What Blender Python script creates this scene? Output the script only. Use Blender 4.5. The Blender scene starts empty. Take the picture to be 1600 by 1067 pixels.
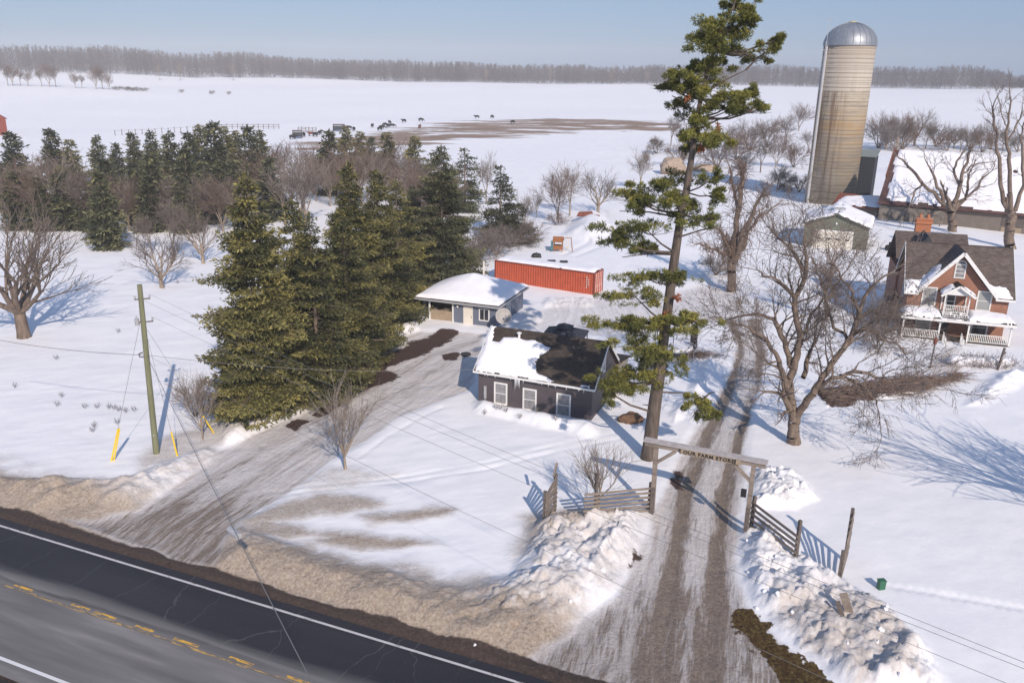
import bpy, bmesh, math, random
import numpy as np
from math import radians as R, sin, cos, pi, sqrt
from mathutils import Vector, Matrix

# ---------------------------------------------------------------- camera, world, sun, exposure
S = bpy.context.scene
COL = S.collection
FPX, CAMH, PITCH, ROLL = 1294.0, 23.0, R(18.2), R(0.75)
cam_d = bpy.data.cameras.new('camera')
cam = bpy.data.objects.new('camera', cam_d); COL.objects.link(cam)
cam_d.sensor_width = 36.0; cam_d.lens = 36.0 * FPX / 1600.0
cam_d.clip_start = 0.5; cam_d.clip_end = 30000
cam.location = (0, 0, CAMH)
cam.rotation_euler = (Matrix.Rotation(R(90) - PITCH, 3, 'X') @ Matrix.Rotation(ROLL, 3, 'Z')).to_euler()
S.camera = cam

SUN_AZ, SUN_EL = R(19.0), R(32.5)      # shadows fall towards (-sin az, cos az)
W = bpy.data.worlds.new('World'); S.world = W; W.use_nodes = True
wn = W.node_tree.nodes; wl = W.node_tree.links
bg = wn['Background']; sky = wn.new('ShaderNodeTexSky')
sky.sky_type = 'NISHITA'; sky.sun_disc = False
sky.sun_elevation = SUN_EL; sky.sun_rotation = pi - SUN_AZ
sky.altitude = 300; sky.air_density = 1.0; sky.dust_density = 1.0; sky.ozone_density = 2.0
hzmix = wn.new('ShaderNodeMix'); hzmix.data_type = 'RGBA'; hzmix.inputs[0].default_value = .64     # clear sky seen through an even winter veil
wl.new(sky.outputs[0], hzmix.inputs[6]); hzmix.inputs[7].default_value = (2.6, 3.95, 7.0, 1)
wl.new(hzmix.outputs[2], bg.inputs[0]); bg.inputs[1].default_value = 0.088
sd = bpy.data.lights.new('sun', 'SUN'); sun = bpy.data.objects.new('sun', sd); COL.objects.link(sun)
sd.energy = 3.95; sd.angle = R(0.5); sd.color = (1.0, 0.87, 0.75)
sdir = Vector((sin(SUN_AZ) * cos(SUN_EL), -cos(SUN_AZ) * cos(SUN_EL), sin(SUN_EL)))
sun.rotation_euler = sdir.to_track_quat('Z', 'Y').to_euler()
sun.location = (20, -40, 60)
S.view_settings.view_transform = 'Standard'; S.view_settings.look = 'None'
S.view_settings.exposure = 0.12; S.view_settings.gamma = 1.0
S.cycles.max_bounces = 5; S.cycles.diffuse_bounces = 3; S.cycles.glossy_bounces = 2
S.cycles.transmission_bounces = 3; S.cycles.transparent_max_bounces = 6; S.cycles.volume_bounces = 0
S.cycles.use_denoising = True

# ---------------------------------------------------------------- where a point of the survey picture lies on the ground
cp_, sp_ = cos(PITCH), sin(PITCH); cr_, sr_ = cos(ROLL), sin(ROLL)
def ray(px, py):
    u = (px - 800) / FPX; v = (533.5 - py) / FPX
    x = u * cr_ - v * sr_; y = u * sr_ + v * cr_
    return np.array([x, cp_ + y * sp_, -sp_ + y * cp_])
def P(px, py, z=0.0):
    r = ray(px, py); t = (z - CAMH) / r[2]
    return (float(r[0] * t), float(r[1] * t))
def at(px, py, Y):
    r = ray(px, py); t = Y / r[1]
    return (float(r[0] * t), float(Y), float(CAMH + r[2] * t))
RD = np.array([.9247, -.3806]); RN = np.array([.3806, .9247])   # along / across the highway
def road(s, q): return (float(RD[0] * s + RN[0] * q), float(RD[1] * s + RN[1] * q))
ROAD_ANG = math.atan2(RD[1], RD[0])

# ---------------------------------------------------------------- numpy noise
def _h(ix, iy, seed):
    n = (ix * 374761393 + iy * 668265263 + seed * 1442695041) & 0xFFFFFFFF
    n = ((n ^ (n >> 13)) * 1274126177) & 0xFFFFFFFF
    n = (n ^ (n >> 16)) & 0xFFFFFFFF
    return n.astype(np.float64) / 4294967295.0
def vn(x, y, seed=0):
    x = np.asarray(x, float); y = np.asarray(y, float)
    ix = np.floor(x).astype(np.int64); iy = np.floor(y).astype(np.int64)
    fx = x - ix; fy = y - iy
    fx = fx * fx * fx * (fx * (fx * 6 - 15) + 10); fy = fy * fy * fy * (fy * (fy * 6 - 15) + 10)
    a = _h(ix, iy, seed); b = _h(ix + 1, iy, seed); c = _h(ix, iy + 1, seed); d = _h(ix + 1, iy + 1, seed)
    return (a + (b - a) * fx) * (1 - fy) + (c + (d - c) * fx) * fy
def fbm(x, y, o=4, seed=0, g=.5):
    s = 0; a = 1; t = 0
    for i in range(o):
        s = s + a * (vn(x, y, seed + i * 17) - .5) * 2; t += a; a *= g; x = x * 2.03 + 11.3; y = y * 2.03 + 5.7
    return s / t
def worley(x, y, seed=0):
    ix = np.floor(x).astype(np.int64); iy = np.floor(y).astype(np.int64)
    f1 = np.full(x.shape, 9.0); hv = np.zeros(x.shape)
    for a in (-1, 0, 1):
        for b in (-1, 0, 1):
            cx = ix + a; cy = iy + b
            dx = cx + _h(cx, cy, seed) - x; dy = cy + _h(cx, cy, seed + 5) - y
            d = dx * dx + dy * dy; m = d < f1
            f1 = np.where(m, d, f1); hv = np.where(m, _h(cx, cy, seed + 9), hv)
    return np.sqrt(f1), hv
def sstep(a, b, x):
    t = np.clip((x - a) / (b - a), 0, 1); return t * t * (3 - 2 * t)
def sdist(X, Y, poly):                       # signed distance, positive inside
    d = np.full(X.shape, 1e18); ins = np.zeros(X.shape, bool); n = len(poly)
    for i in range(n):
        ax, ay = poly[i]; bx, by = poly[(i + 1) % n]
        ex, ey = bx - ax, by - ay; wx, wy = X - ax, Y - ay
        t = np.clip((wx * ex + wy * ey) / (ex * ex + ey * ey + 1e-12), 0, 1)
        d = np.minimum(d, (wx - ex * t) ** 2 + (wy - ey * t) ** 2)
        if ay != by:
            c = ((ay > Y) != (by > Y)) & (X < (bx - ax) * (Y - ay) / (by - ay) + ax)
            ins ^= c
    return np.where(ins, 1, -1) * np.sqrt(d)
def sd_in(X, Y, poly, pad=3.0):              # the same, only worked out near the polygon
    out = np.full(X.shape, -pad * 2.0)
    xs = [p[0] for p in poly]; ys = [p[1] for p in poly]
    m = (X > min(xs) - pad) & (X < max(xs) + pad) & (Y > min(ys) - pad) & (Y < max(ys) + pad)
    if m.any(): out[m] = sdist(X[m], Y[m], poly)
    return out
def pl(*pts, z=0.0): return [P(a, b, z) for a, b in pts]
def polyst(X, Y, line):                      # along / across coordinates of the nearest piece of a polyline
    best = np.full(X.shape, 1e18); s_ = np.zeros(X.shape); t_ = np.zeros(X.shape); acc = 0
    for i in range(len(line) - 1):
        ax, ay = line[i]; bx, by = line[i + 1]; ex, ey = bx - ax, by - ay; L = math.hypot(ex, ey)
        wx, wy = X - ax, Y - ay; t = (wx * ex + wy * ey) / (L * L)
        tc = np.clip(t, 0, 1); d = (wx - ex * tc) ** 2 + (wy - ey * tc) ** 2
        m = d < best; best = np.where(m, d, best)
        s_ = np.where(m, acc + t * L, s_); t_ = np.where(m, (wx * ey - wy * ex) / L, t_); acc += L
    return s_, t_, np.sqrt(best)

# ---------------------------------------------------------------- materials
def new_mat(name):
    m = bpy.data.materials.new(name); m.use_nodes = True
    return m, m.node_tree.nodes, m.node_tree.links, m.node_tree.nodes['Principled BSDF']
def ramp(N, L, fac, stops):
    r = N.new('ShaderNodeValToRGB'); L.new(fac, r.inputs[0]); e = r.color_ramp.elements
    while len(e) < len(stops): e.new(.5)
    for i, (p, c) in enumerate(stops):
        e[i].position = p; e[i].color = (*c, 1) if len(c) == 3 else c
    return r.outputs[0]
def noise(N, L, scale, vec=None, detail=4, rough=.55):
    n = N.new('ShaderNodeTexNoise'); n.inputs['Scale'].default_value = scale
    n.inputs['Detail'].default_value = detail; n.inputs['Roughness'].default_value = rough
    if vec is not None: L.new(vec, n.inputs['Vector'])
    return n.outputs[0]
def mapping(N, L, vec, scale, rot=(0, 0, 0)):
    m = N.new('ShaderNodeMapping'); m.inputs['Scale'].default_value = scale; m.inputs['Rotation'].default_value = rot
    L.new(vec, m.inputs[0]); return m.outputs[0]
def math_(N, L, op, a, b=None, clamp=False):
    m = N.new('ShaderNodeMath'); m.operation = op; m.use_clamp = clamp
    for i, v in enumerate((a, b)):
        if v is None: continue
        if isinstance(v, (int, float)): m.inputs[i].default_value = v
        else: L.new(v, m.inputs[i])
    return m.outputs[0]
def maprange(N, L, v, a, b, c=0., d=1.):
    m = N.new('ShaderNodeMapRange'); m.interpolation_type = 'SMOOTHSTEP'; L.new(v, m.inputs[0])
    for i, x in enumerate((a, b, c, d)): m.inputs[i + 1].default_value = x
    return m.outputs[0]
def mix(N, L, fac, a, b):
    m = N.new('ShaderNodeMix'); m.data_type = 'RGBA'
    if isinstance(fac, (int, float)): m.inputs[0].default_value = fac
    else: L.new(fac, m.inputs[0])
    for i, v in ((6, a), (7, b)):
        if isinstance(v, tuple): m.inputs[i].default_value = (*v, 1)
        else: L.new(v, m.inputs[i])
    return m.outputs[2]
def bump(N, L, bs, h, strength, dist):
    b = N.new('ShaderNodeBump'); b.inputs['Strength'].default_value = strength; b.inputs['Distance'].default_value = dist
    L.new(h, b.inputs['Height']); L.new(b.outputs[0], bs.inputs['Normal'])
def objc(N): return N.new('ShaderNodeTexCoord').outputs['Object']
def plain(name, col, rough=.7, var=.25, scale=3., metal=0., stretch=(1, 1, 1), bumps=0.):
    m, N, L, b = new_mat(name); v = mapping(N, L, objc(N), stretch)
    n = noise(N, L, scale, v, 6, .6); k = 1 - var; k2 = 1 + var
    c = ramp(N, L, n, [(.3, tuple(x * k for x in col)), (.7, tuple(min(x * k2, .95) for x in col))])
    L.new(c, b.inputs['Base Color']); b.inputs['Roughness'].default_value = rough; b.inputs['Metallic'].default_value = metal
    if rough > .6: b.inputs['Specular IOR Level'].default_value = .25
    if bumps: bump(N, L, b, n, .6, bumps)
    return m
def leafy(name, a, b_, c):                    # needles: hue from a per-face attribute, painted light-dark contrast included
    m, N, L, b = new_mat(name)
    at_ = N.new('ShaderNodeAttribute'); at_.attribute_name = 'hue'
    oi = N.new('ShaderNodeObjectInfo')
    f = math_(N, L, 'ADD', at_.outputs['Fac'], math_(N, L, 'MULTIPLY', math_(N, L, 'SUBTRACT', oi.outputs['Random'], .5), .25), True)
    L.new(ramp(N, L, f, [(0, a), (.5, b_), (1, c)]), b.inputs['Base Color'])
    b.inputs['Roughness'].default_value = .65; b.inputs['Specular IOR Level'].default_value = .25
    return m
def siding(name, col, pitch=.15, vertical=False, rough=.6, depth=.012):
    m, N, L, b = new_mat(name); v = objc(N)
    w = N.new('ShaderNodeTexWave'); w.wave_type = 'BANDS'; w.bands_direction = 'Z' if not vertical else 'X'
    w.wave_profile = 'SAW'; w.inputs['Scale'].default_value = .314 / pitch
    if vertical:
        mp = mapping(N, L, v, (1, 1, 1), (0, 0, R(45))); sc = mapping(N, L, mp, (1.2, 1.2, 1)); L.new(sc, w.inputs[0])
    else: L.new(v, w.inputs[0])
    n = noise(N, L, 1.2, v, 5)
    dk = ramp(N, L, w.outputs[0], [(0, tuple(x * .45 for x in col)), (.12, col), (1, tuple(min(1, x * 1.12) for x in col))])
    c = mix(N, L, maprange(N, L, n, .35, .75, 0, .35), dk, tuple(min(1, x * 1.5 + .01) for x in col))
    L.new(c, b.inputs['Base Color']); b.inputs['Roughness'].default_value = rough
    bump(N, L, b, w.outputs[0], .7, depth)
    return m
def brick_mat(name, c1, c2, mortar):
    m, N, L, b = new_mat(name); v = objc(N)
    sep = N.new('ShaderNodeSeparateXYZ'); L.new(v, sep.inputs[0])
    cmb = N.new('ShaderNodeCombineXYZ'); L.new(math_(N, L, 'ADD', sep.outputs[0], sep.outputs[1]), cmb.inputs[0]); L.new(sep.outputs[2], cmb.inputs[1])
    t = N.new('ShaderNodeTexBrick'); L.new(cmb.outputs[0], t.inputs[0]); t.inputs['Scale'].default_value = 1
    t.inputs['Brick Width'].default_value = .22; t.inputs['Row Height'].default_value = .075; t.inputs['Mortar Size'].default_value = .008
    t.inputs['Color1'].default_value = (*c1, 1); t.inputs['Color2'].default_value = (*c2, 1); t.inputs['Mortar'].default_value = (*mortar, 1)
    n = noise(N, L, 1.5, v, 5)
    L.new(mix(N, L, maprange(N, L, n, .4, .8, 0, .4), t.outputs[0], tuple(x * .6 for x in c1)), b.inputs['Base Color'])
    b.inputs['Roughness'].default_value = .85
    return m
def shingle_mat(name, col):
    m, N, L, b = new_mat(name); v = objc(N)
    sep = N.new('ShaderNodeSeparateXYZ'); L.new(v, sep.inputs[0])
    cmb = N.new('ShaderNodeCombineXYZ'); L.new(sep.outputs[0], cmb.inputs[0]); L.new(math_(N, L, 'MULTIPLY', sep.outputs[2], 1.3), cmb.inputs[1])
    t = N.new('ShaderNodeTexBrick'); L.new(cmb.outputs[0], t.inputs[0]); t.inputs['Scale'].default_value = 1
    t.inputs['Brick Width'].default_value = .33; t.inputs['Row Height'].default_value = .14; t.inputs['Mortar Size'].default_value = .012
    t.inputs['Color1'].default_value = (*[x * 1.25 for x in col], 1); t.inputs['Color2'].default_value = (*[x * .75 for x in col], 1)
    t.inputs['Mortar'].default_value = (*[x * .4 for x in col], 1)
    n = noise(N, L, .9, v, 6, .7)
    L.new(mix(N, L, maprange(N, L, n, .45, .8, 0, .5), t.outputs[0], tuple(x * 1.7 for x in col)), b.inputs['Base Color'])
    b.inputs['Roughness'].default_value = .9; b.inputs['Specular IOR Level'].default_value = .2
    return m

SNOW = (.84, .83, .86)
M = {}
M['roofsnow'] = plain('roof_snow', (.83, .825, .86), .8, .03, 1.2, bumps=.04)
M['white'] = plain('white_paint', (.72, .72, .71), .5, .06, 4)
M['cream'] = plain('cream_door', (.70, .66, .58), .5, .05, 2)
M['glass'], N_, L_, b_ = new_mat('window_glass'); b_.inputs['Base Color'].default_value = (.03, .035, .045, 1); b_.inputs['Roughness'].default_value = .08
M['palepane'], N_, L_, b_ = new_mat('pale_window_glass'); b_.inputs['Base Color'].default_value = (.30, .31, .31, 1); b_.inputs['Roughness'].default_value = .15
M['curtain'] = plain('curtained_pane', (.24, .24, .25), .25, .3, 3)
M['bark'] = plain('grey_bark', (.17, .13, .105), .95, .4, 5, stretch=(1, 1, .25), bumps=.02)
M['twig'] = plain('twig_bark', (.17, .138, .12), .95, .3, 2)
M['palebark'] = plain('pale_bark', (.30, .24, .185), .95, .35, 3, stretch=(1, 1, .3), bumps=.01)
M['paletwig'] = plain('pale_twigs', (.25, .21, .18), .95, .25, 2)
M['redtwig'] = plain('reddish_twigs', (.19, .135, .11), .95, .25, 2)
M['greytwig'] = plain('grey_twigs', (.22, .19, .18), .95, .25, 2)
M['pinebark'] = plain('pine_bark', (.115, .092, .078), .95, .45, 6, stretch=(1, 1, .2), bumps=.05)
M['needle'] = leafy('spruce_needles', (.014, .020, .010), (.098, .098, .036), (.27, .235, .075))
M['bluneedle'] = leafy('blue_spruce_needles', (.014, .02, .013), (.075, .082, .045), (.18, .175, .085))
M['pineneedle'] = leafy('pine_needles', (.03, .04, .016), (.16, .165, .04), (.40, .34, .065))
M['deadneedle'] = plain('dead_needles', (.28, .10, .05), .9, .4, 6)
M['wood'] = plain('weathered_wood', (.24, .20, .17), .9, .35, 5, stretch=(.15, 1, 1))
M['darkwood'] = plain('dark_weathered_wood', (.13, .11, .10), .9, .35, 5)
M['tanwood'] = plain('tan_board', (.33, .26, .19), .8, .2, 5)
M['greenpole'] = plain('green_treated_pole', (.185, .19, .115), .85, .25, 5, stretch=(1, 1, .1))
M['yellow'] = plain('yellow_plastic', (.80, .55, .03), .45, .08, 4)
M['wire'] = plain('wire_metal', (.16, .155, .15), .5, .1, 4)
M['grey'] = plain('grey_metal', (.35, .36, .38), .45, .1, 4)
M['black'] = plain('black_metal', (.02, .02, .022), .5, .2, 4)
M['orangewood'] = plain('orange_wood', (.28, .12, .055), .8, .2, 5)
M['teal'] = plain('teal_plastic', (.06, .17, .19), .5, .1, 4)
M['redpaint'] = plain('red_paint', (.5, .03, .02), .4, .15, 4)
M['greenbox'] = plain('green_box_paint', (.03, .13, .075), .5, .1, 4)
M['rust'] = plain('rusty_iron', (.20, .07, .045), .85, .4, 3)
M['stone'] = plain('tan_stone', (.36, .28, .22), .9, .25, 2, bumps=.1)
M['earth'] = plain('brown_earth', (.16, .095, .06), .95, .4, 8, bumps=.08)
M['canvas'] = plain('black_canvas', (.04, .045, .058), .8, .2, 3)
M['cowblack'] = plain('black_hide', (.018, .016, .018), .7, .2, 3)
M['cowred'] = plain('red_brown_hide', (.16, .06, .045), .7, .2, 3)

# ---------------------------------------------------------------- mesh and object helpers
def mesh_np(name, V, F, mat=None, smooth=False, hue=None):
    V = np.asarray(V, np.float32); F = np.asarray(F, np.int32); k = F.shape[1]
    me = bpy.data.meshes.new(name); me.vertices.add(len(V)); me.vertices.foreach_set('co', V.ravel())
    me.loops.add(F.size); me.loops.foreach_set('vertex_index', F.ravel())
    me.polygons.add(len(F)); me.polygons.foreach_set('loop_start', np.arange(0, F.size, k, dtype=np.int32))
    me.polygons.foreach_set('loop_total', np.full(len(F), k, np.int32))
    if smooth: me.polygons.foreach_set('use_smooth', np.ones(len(F), bool))
    if hue is not None:
        a = me.attributes.new('hue', 'FLOAT', 'FACE'); a.data.foreach_set('value', np.asarray(hue, np.float32))
    me.update(calc_edges=True)
    if mat: me.materials.append(mat)
    return me
def link(name, me, parent=None, loc=(0, 0, 0), rz=0, scale=None, label=None):
    o = bpy.data.objects.new(name, me); COL.objects.link(o); o.parent = parent
    o.location = loc; o.rotation_euler = (0, 0, rz)
    if scale is not None: o.scale = scale if hasattr(scale, '__len__') else (scale,) * 3
    if label: o['label'] = label
    return o
def tag(o, label=None, cat=None, group=None, kind=None):
    for k, v in (('label', label), ('category', cat), ('group', group), ('kind', kind)):
        if v: o[k] = v
    return o
def empty(name, loc, rz=0, label=None, cat=None, group=None, scale=1.0):
    o = bpy.data.objects.new(name, None); COL.objects.link(o); o.location = loc; o.rotation_euler = (0, 0, rz)
    o.scale = (scale,) * 3 if not hasattr(scale, '__len__') else scale; o.empty_display_size = .3
    return tag(o, label, cat, group)
def copy_tree(o, parent=None):
    c = o.copy(); COL.objects.link(c); c.parent = parent
    for ch in list(o.children): copy_tree(ch, c)
    return c
class MB:
    def __init__(s): s.v = []; s.f = []
    def add(s, vs, fs):
        n = len(s.v); s.v += [tuple(map(float, v)) for v in vs]; s.f += [tuple(i + n for i in f) for f in fs]; return s
    def box(s, x0, x1, y0, y1, z0, z1):
        return s.add([(x0, y0, z0), (x1, y0, z0), (x1, y1, z0), (x0, y1, z0), (x0, y0, z1), (x1, y0, z1), (x1, y1, z1), (x0, y1, z1)],
                     [(0, 3, 2, 1), (4, 5, 6, 7), (0, 1, 5, 4), (1, 2, 6, 5), (2, 3, 7, 6), (3, 0, 4, 7)])
    def prism(s, prof, a, b, axis='y'):       # prof in the other two axes
        n = len(prof)
        def pt(p, t): return {'y': (p[0], t, p[1]), 'x': (t, p[0], p[1]), 'z': (p[0], p[1], t)}[axis]
        vs = [pt(p, a) for p in prof] + [pt(p, b) for p in prof]
        return s.add(vs, [tuple(range(n)), tuple(range(2 * n - 1, n - 1, -1))] + [(i, i + n, (i + 1) % n + n, (i + 1) % n) for i in range(n)])
    def quadslab(s, a, b, c, d, t):           # four corners, thickness t below
        a, b, c, d = map(Vector, (a, b, c, d)); nn = (b - a).cross(d - a).normalized() * t
        return s.add([a, b, c, d, a - nn, b - nn, c - nn, d - nn], [(0, 1, 2, 3), (7, 6, 5, 4), (0, 4, 5, 1), (1, 5, 6, 2), (2, 6, 7, 3), (3, 7, 4, 0)])
    def bar(s, p, q, w, h=None, up=(0, 0, 1)):
        h = h or w; p = Vector(p); q = Vector(q); d = (q - p).normalized(); u = Vector(up)
        if abs(d.dot(u)) > .98: u = Vector((0, 1, 0))
        x = d.cross(u).normalized() * w / 2; y = x.cross(d).normalized() * h / 2
        return s.add([p - x - y, p + x - y, p + x + y, p - x + y, q - x - y, q + x - y, q + x + y, q - x + y],
                     [(0, 3, 2, 1), (4, 5, 6, 7), (0, 1, 5, 4), (1, 2, 6, 5), (2, 3, 7, 6), (3, 0, 4, 7)])
    def tube(s, pts, rs, n=8, cap=True):
        pts = [Vector(p) for p in pts]
        if not hasattr(rs, '__len__'): rs = [rs] * len(pts)
        base = len(s.v); ref = Vector((.13, .97, .2))
        for i, p in enumerate(pts):
            d = (pts[min(i + 1, len(pts) - 1)] - pts[max(i - 1, 0)]).normalized()
            if abs(d.dot(ref)) > .95: ref = Vector((1, .1, .1))
            x = d.cross(ref).normalized(); y = d.cross(x)
            for k in range(n):
                a = 2 * pi * k / n; s.v.append(tuple(p + (x * cos(a) + y * sin(a)) * rs[i]))
        for i in range(len(pts) - 1):
            for k in range(n):
                a = base + i * n + k; b = base + i * n + (k + 1) % n; s.f.append((a, b, b + n, a + n))
        if cap:
            s.f.append(tuple(base + k for k in range(n))[::-1]); s.f.append(tuple(base + (len(pts) - 1) * n + k for k in range(n)))
        return s
    def lathe(s, prof, c=(0, 0, 0), n=16):
        base = len(s.v)
        for r, z in prof:
            for k in range(n): s.v.append((c[0] + r * cos(2 * pi * k / n), c[1] + r * sin(2 * pi * k / n), c[2] + z))
        for i in range(len(prof) - 1):
            for k in range(n):
                a = base + i * n + k; b = base + i * n + (k + 1) % n; s.f.append((a, b, b + n, a + n))
        s.f.append(tuple(base + k for k in range(n))[::-1]); s.f.append(tuple(base + (len(prof) - 1) * n + k for k in range(n)))
        return s
    def mesh(s, name, mat, smooth=False, bev=0):
        me = bpy.data.meshes.new(name); me.from_pydata(s.v, [], s.f)
        bm = bmesh.new(); bm.from_mesh(me); bmesh.ops.recalc_face_normals(bm, faces=bm.faces)
        if bev: bmesh.ops.bevel(bm, geom=list(bm.edges), offset=bev, segments=1, affect='EDGES')
        bm.to_mesh(me); bm.free()
        if smooth: me.polygons.foreach_set('use_smooth', [True] * len(me.polygons))
        me.materials.append(mat); me.update(); return me
    def build(s, name, mat, parent=None, smooth=False, loc=(0, 0, 0), rz=0, label=None, bev=0):
        return link(name, s.mesh(name, mat, smooth, bev), parent, loc, rz, label=label)
def local_origin(root):
    bpy.context.view_layer.update()
def pillow(name, O, U, Vd, poly, thick, fall, res, parent, mat=None, seed=1, ragged=.12, slump=.0):
    """snow lying on a roof plane: O origin, U and Vd plane axes, poly in plane metres"""
    O, U, Vd = Vector(O), Vector(U).normalized(), Vector(Vd).normalized(); Nn = U.cross(Vd).normalized()
    if Nn.z < 0: Nn = -Nn
    xs = [p[0] for p in poly]; ys = [p[1] for p in poly]
    a = np.arange(min(xs) - res, max(xs) + 2 * res, res); b = np.arange(min(ys) - res, max(ys) + 2 * res, res)
    A, B = np.meshgrid(a, b); D = sdist(A, B, poly) + ragged * fbm(A * 1.7, B * 1.7, 4, seed)
    H_ = thick * np.sqrt(np.clip(D / fall, 0, 1)) * (1 + .25 * fbm(A * .8, B * .8, 3, seed + 3))
    inside = D > -res * .6
    idx = -np.ones(A.shape, int); idx[inside] = np.arange(inside.sum())
    An, Bn, Hn = A[inside], B[inside], H_[inside]
    V = np.outer(An, U) + np.outer(Bn, Vd) + np.outer(Hn + .012, Nn) + np.array(O)
    q = [idx[:-1, :-1], idx[:-1, 1:], idx[1:, 1:], idx[1:, :-1]]; ok = (q[0] >= 0) & (q[1] >= 0) & (q[2] >= 0) & (q[3] >= 0)
    F = np.stack([k[ok] for k in q], 1)
    if U.cross(Vd).z < 0: F = F[:, ::-1]
    return link(name, mesh_np(name, V, F, mat or M['roofsnow'], True), parent)
# ---------------------------------------------------------------- the ground
LANE = pl((1060, 1100), (1072, 1000), (1082, 920), (1092, 840), (1104, 760), (1128, 690), (1150, 640), (1168, 590), (1172, 540), (1160, 500), (1130, 470))
DRIVE = pl((150, 910), (260, 820), (350, 760), (450, 695), (540, 645), (620, 600), (690, 560), (740, 545))
POLY = dict(
 lane=pl((795, 1046), (880, 992), (965, 930), (1003, 860), (1030, 790), (1052, 740), (1075, 690), (1112, 640), (1140, 585), (1150, 540), (1130, 500), (1190, 500), (1200, 560), (1190, 600), (1172, 650), (1163, 700), (1160, 760), (1152, 850), (1150, 905), (1165, 950), (1225, 1010), (1300, 1075), (1200, 1150), (700, 1100)),
 drive=pl((90, 812), (150, 812), (215, 800), (300, 742), (345, 705), (400, 678), (450, 655), (480, 640), (520, 610), (570, 570), (610, 535), (650, 520), (700, 521), (755, 524), (748, 580), (738, 610), (690, 628), (620, 655), (575, 690), (520, 720), (470, 760), (425, 790), (380, 815), (350, 850), (340, 888), (280, 882)),
 yard=pl((790, 524), (830, 492), (870, 470), (960, 466), (1050, 455), (1120, 440), (1165, 470), (1180, 520), (1120, 510), (1060, 500), (990, 545), (960, 530), (880, 520)),
 apron=pl((-120, 755), (0, 789), (94, 815), (281, 878), (340, 888), (500, 946), (800, 1042), (1080, 1150), (1300, 1230), (1600, 1400), (1500, 1500), (815, 1067), (-120, 790)),
 bank_l=pl((-220, 700), (0, 748), (80, 756), (200, 753), (290, 712), (330, 700), (345, 712), (290, 752), (210, 800), (150, 806), (60, 800), (0, 782), (-220, 720)),
 bank_m=pl((352, 840), (372, 818), (430, 850), (560, 888), (700, 918), (800, 905), (820, 850), (850, 812), (930, 806), (1008, 805), (1000, 850), (958, 925), (880, 985), (800, 1034), (650, 990), (500, 938), (345, 884)),
 bank_r=pl((1156, 832), (1200, 822), (1252, 872), (1310, 905), (1390, 955), (1450, 1020), (1480, 1090), (1330, 1090), (1236, 1010), (1175, 945), (1158, 890)),
 mound=pl((1172, 745), (1200, 735), (1245, 742), (1275, 785), (1240, 800), (1172, 798)),
 spruce_bank=pl((350, 700), (352, 675), (430, 655), (500, 610), (560, 560), (615, 520), (650, 508), (655, 518), (600, 538), (560, 572), (515, 608), (470, 645), (400, 676)),
 front=pl((742, 628), (850, 655), (935, 668), (930, 690), (840, 672), (740, 645)),
 side=pl((1046, 650), (1085, 600), (1098, 572), (1110, 560), (1120, 575), (1108, 600), (1068, 655), (1052, 668)),
 hill=pl((872, 372), (892, 345), (915, 330), (950, 340), (975, 365), (930, 385)),
 cbank=pl((850, 468), (925, 470), (925, 480), (850, 482)),
 yardbank=pl((800, 520), (830, 487), (850, 492), (835, 520)),
 rbank=pl((1500, 640), (1545, 590), (1620, 570), (1700, 600), (1600, 605), (1540, 640)),
 bare1=pl((556, 604), (575, 580), (600, 558), (640, 535), (690, 520), (712, 522), (700, 536), (665, 550), (640, 562), (605, 576), (622, 588), (600, 602), (565, 612)),
 bare6=pl((690, 556), (716, 552), (712, 562), (694, 564)), bare7=pl((590, 594), (620, 586), (618, 598), (592, 602)),
 bare2=pl((445, 666), (465, 655), (480, 658), (460, 672)),
 bare3=pl((486, 648), (505, 632), (520, 620), (540, 605), (565, 598), (560, 612), (520, 640), (500, 650)),
 bare4=pl((1048, 752), (1050, 735), (1066, 735), (1064, 765), (1052, 768)),
 bare5=pl((960, 905), (990, 868), (1003, 870), (985, 905), (950, 935)),
 brushsoil=pl((1262, 618), (1290, 612), (1380, 612), (1440, 612), (1440, 618), (1350, 630), (1290, 640)),
 grass=pl((1160, 962), (1172, 962), (1202, 990), (1228, 1020), (1270, 1050), (1300, 1072), (1240, 1078), (1195, 1020), (1168, 988)),
 spray1=pl((560, 812), (640, 800), (718, 796), (725, 805), (660, 820), (580, 828)),
 spray2=pl((470, 845), (560, 838), (690, 852), (700, 860), (600, 862), (470, 858)),
 spray3=pl((370, 818), (430, 790), (500, 775), (600, 786), (612, 796), (520, 812), (430, 820), (500, 832), (600, 842), (560, 850), (440, 850), (380, 845)),
 spray4=pl((812, 812), (850, 800), (930, 800), (1010, 800), (960, 830), (860, 850), (822, 868)),
 spray5=pl((470, 760), (520, 735), (620, 745), (560, 765), (480, 785)),
 polefoot=pl((205, 725), (240, 690), (340, 660), (420, 665), (350, 700), (290, 720), (210, 752)),
 tankpath=pl((1440, 585), (1470, 545), (1500, 548), (1500, 590)),
)
TRACKS = [pl((420, 778), (520, 770), (640, 757), (760, 738), (880, 708), (970, 690)), pl((420, 768), (520, 762), (640, 748), (760, 728), (870, 700), (965, 680)),
          pl((560, 720), (600, 690), (650, 660), (690, 640))]
FARTR = [pl((540, 275), (700, 272), (860, 276), (1000, 285), (1120, 292)), pl((600, 286), (800, 290), (980, 296), (1050, 303)),
         pl((880, 400), (930, 375), (950, 350), (945, 330)), pl((900, 402), (955, 380), (975, 350)), pl((700, 305), (860, 300), (960, 320))]
GROVE = pl((-60, 400), (60, 380), (220, 350), (420, 300), (560, 300), (720, 330), (700, 420), (600, 420), (480, 330), (300, 400), (160, 380))
SPR = [(-17.4, 52.9), (-16.4, 60.2), (-12.2, 65), (-10.5, 72), (-6.7, 83.2), (-14.8, 55)]

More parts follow.
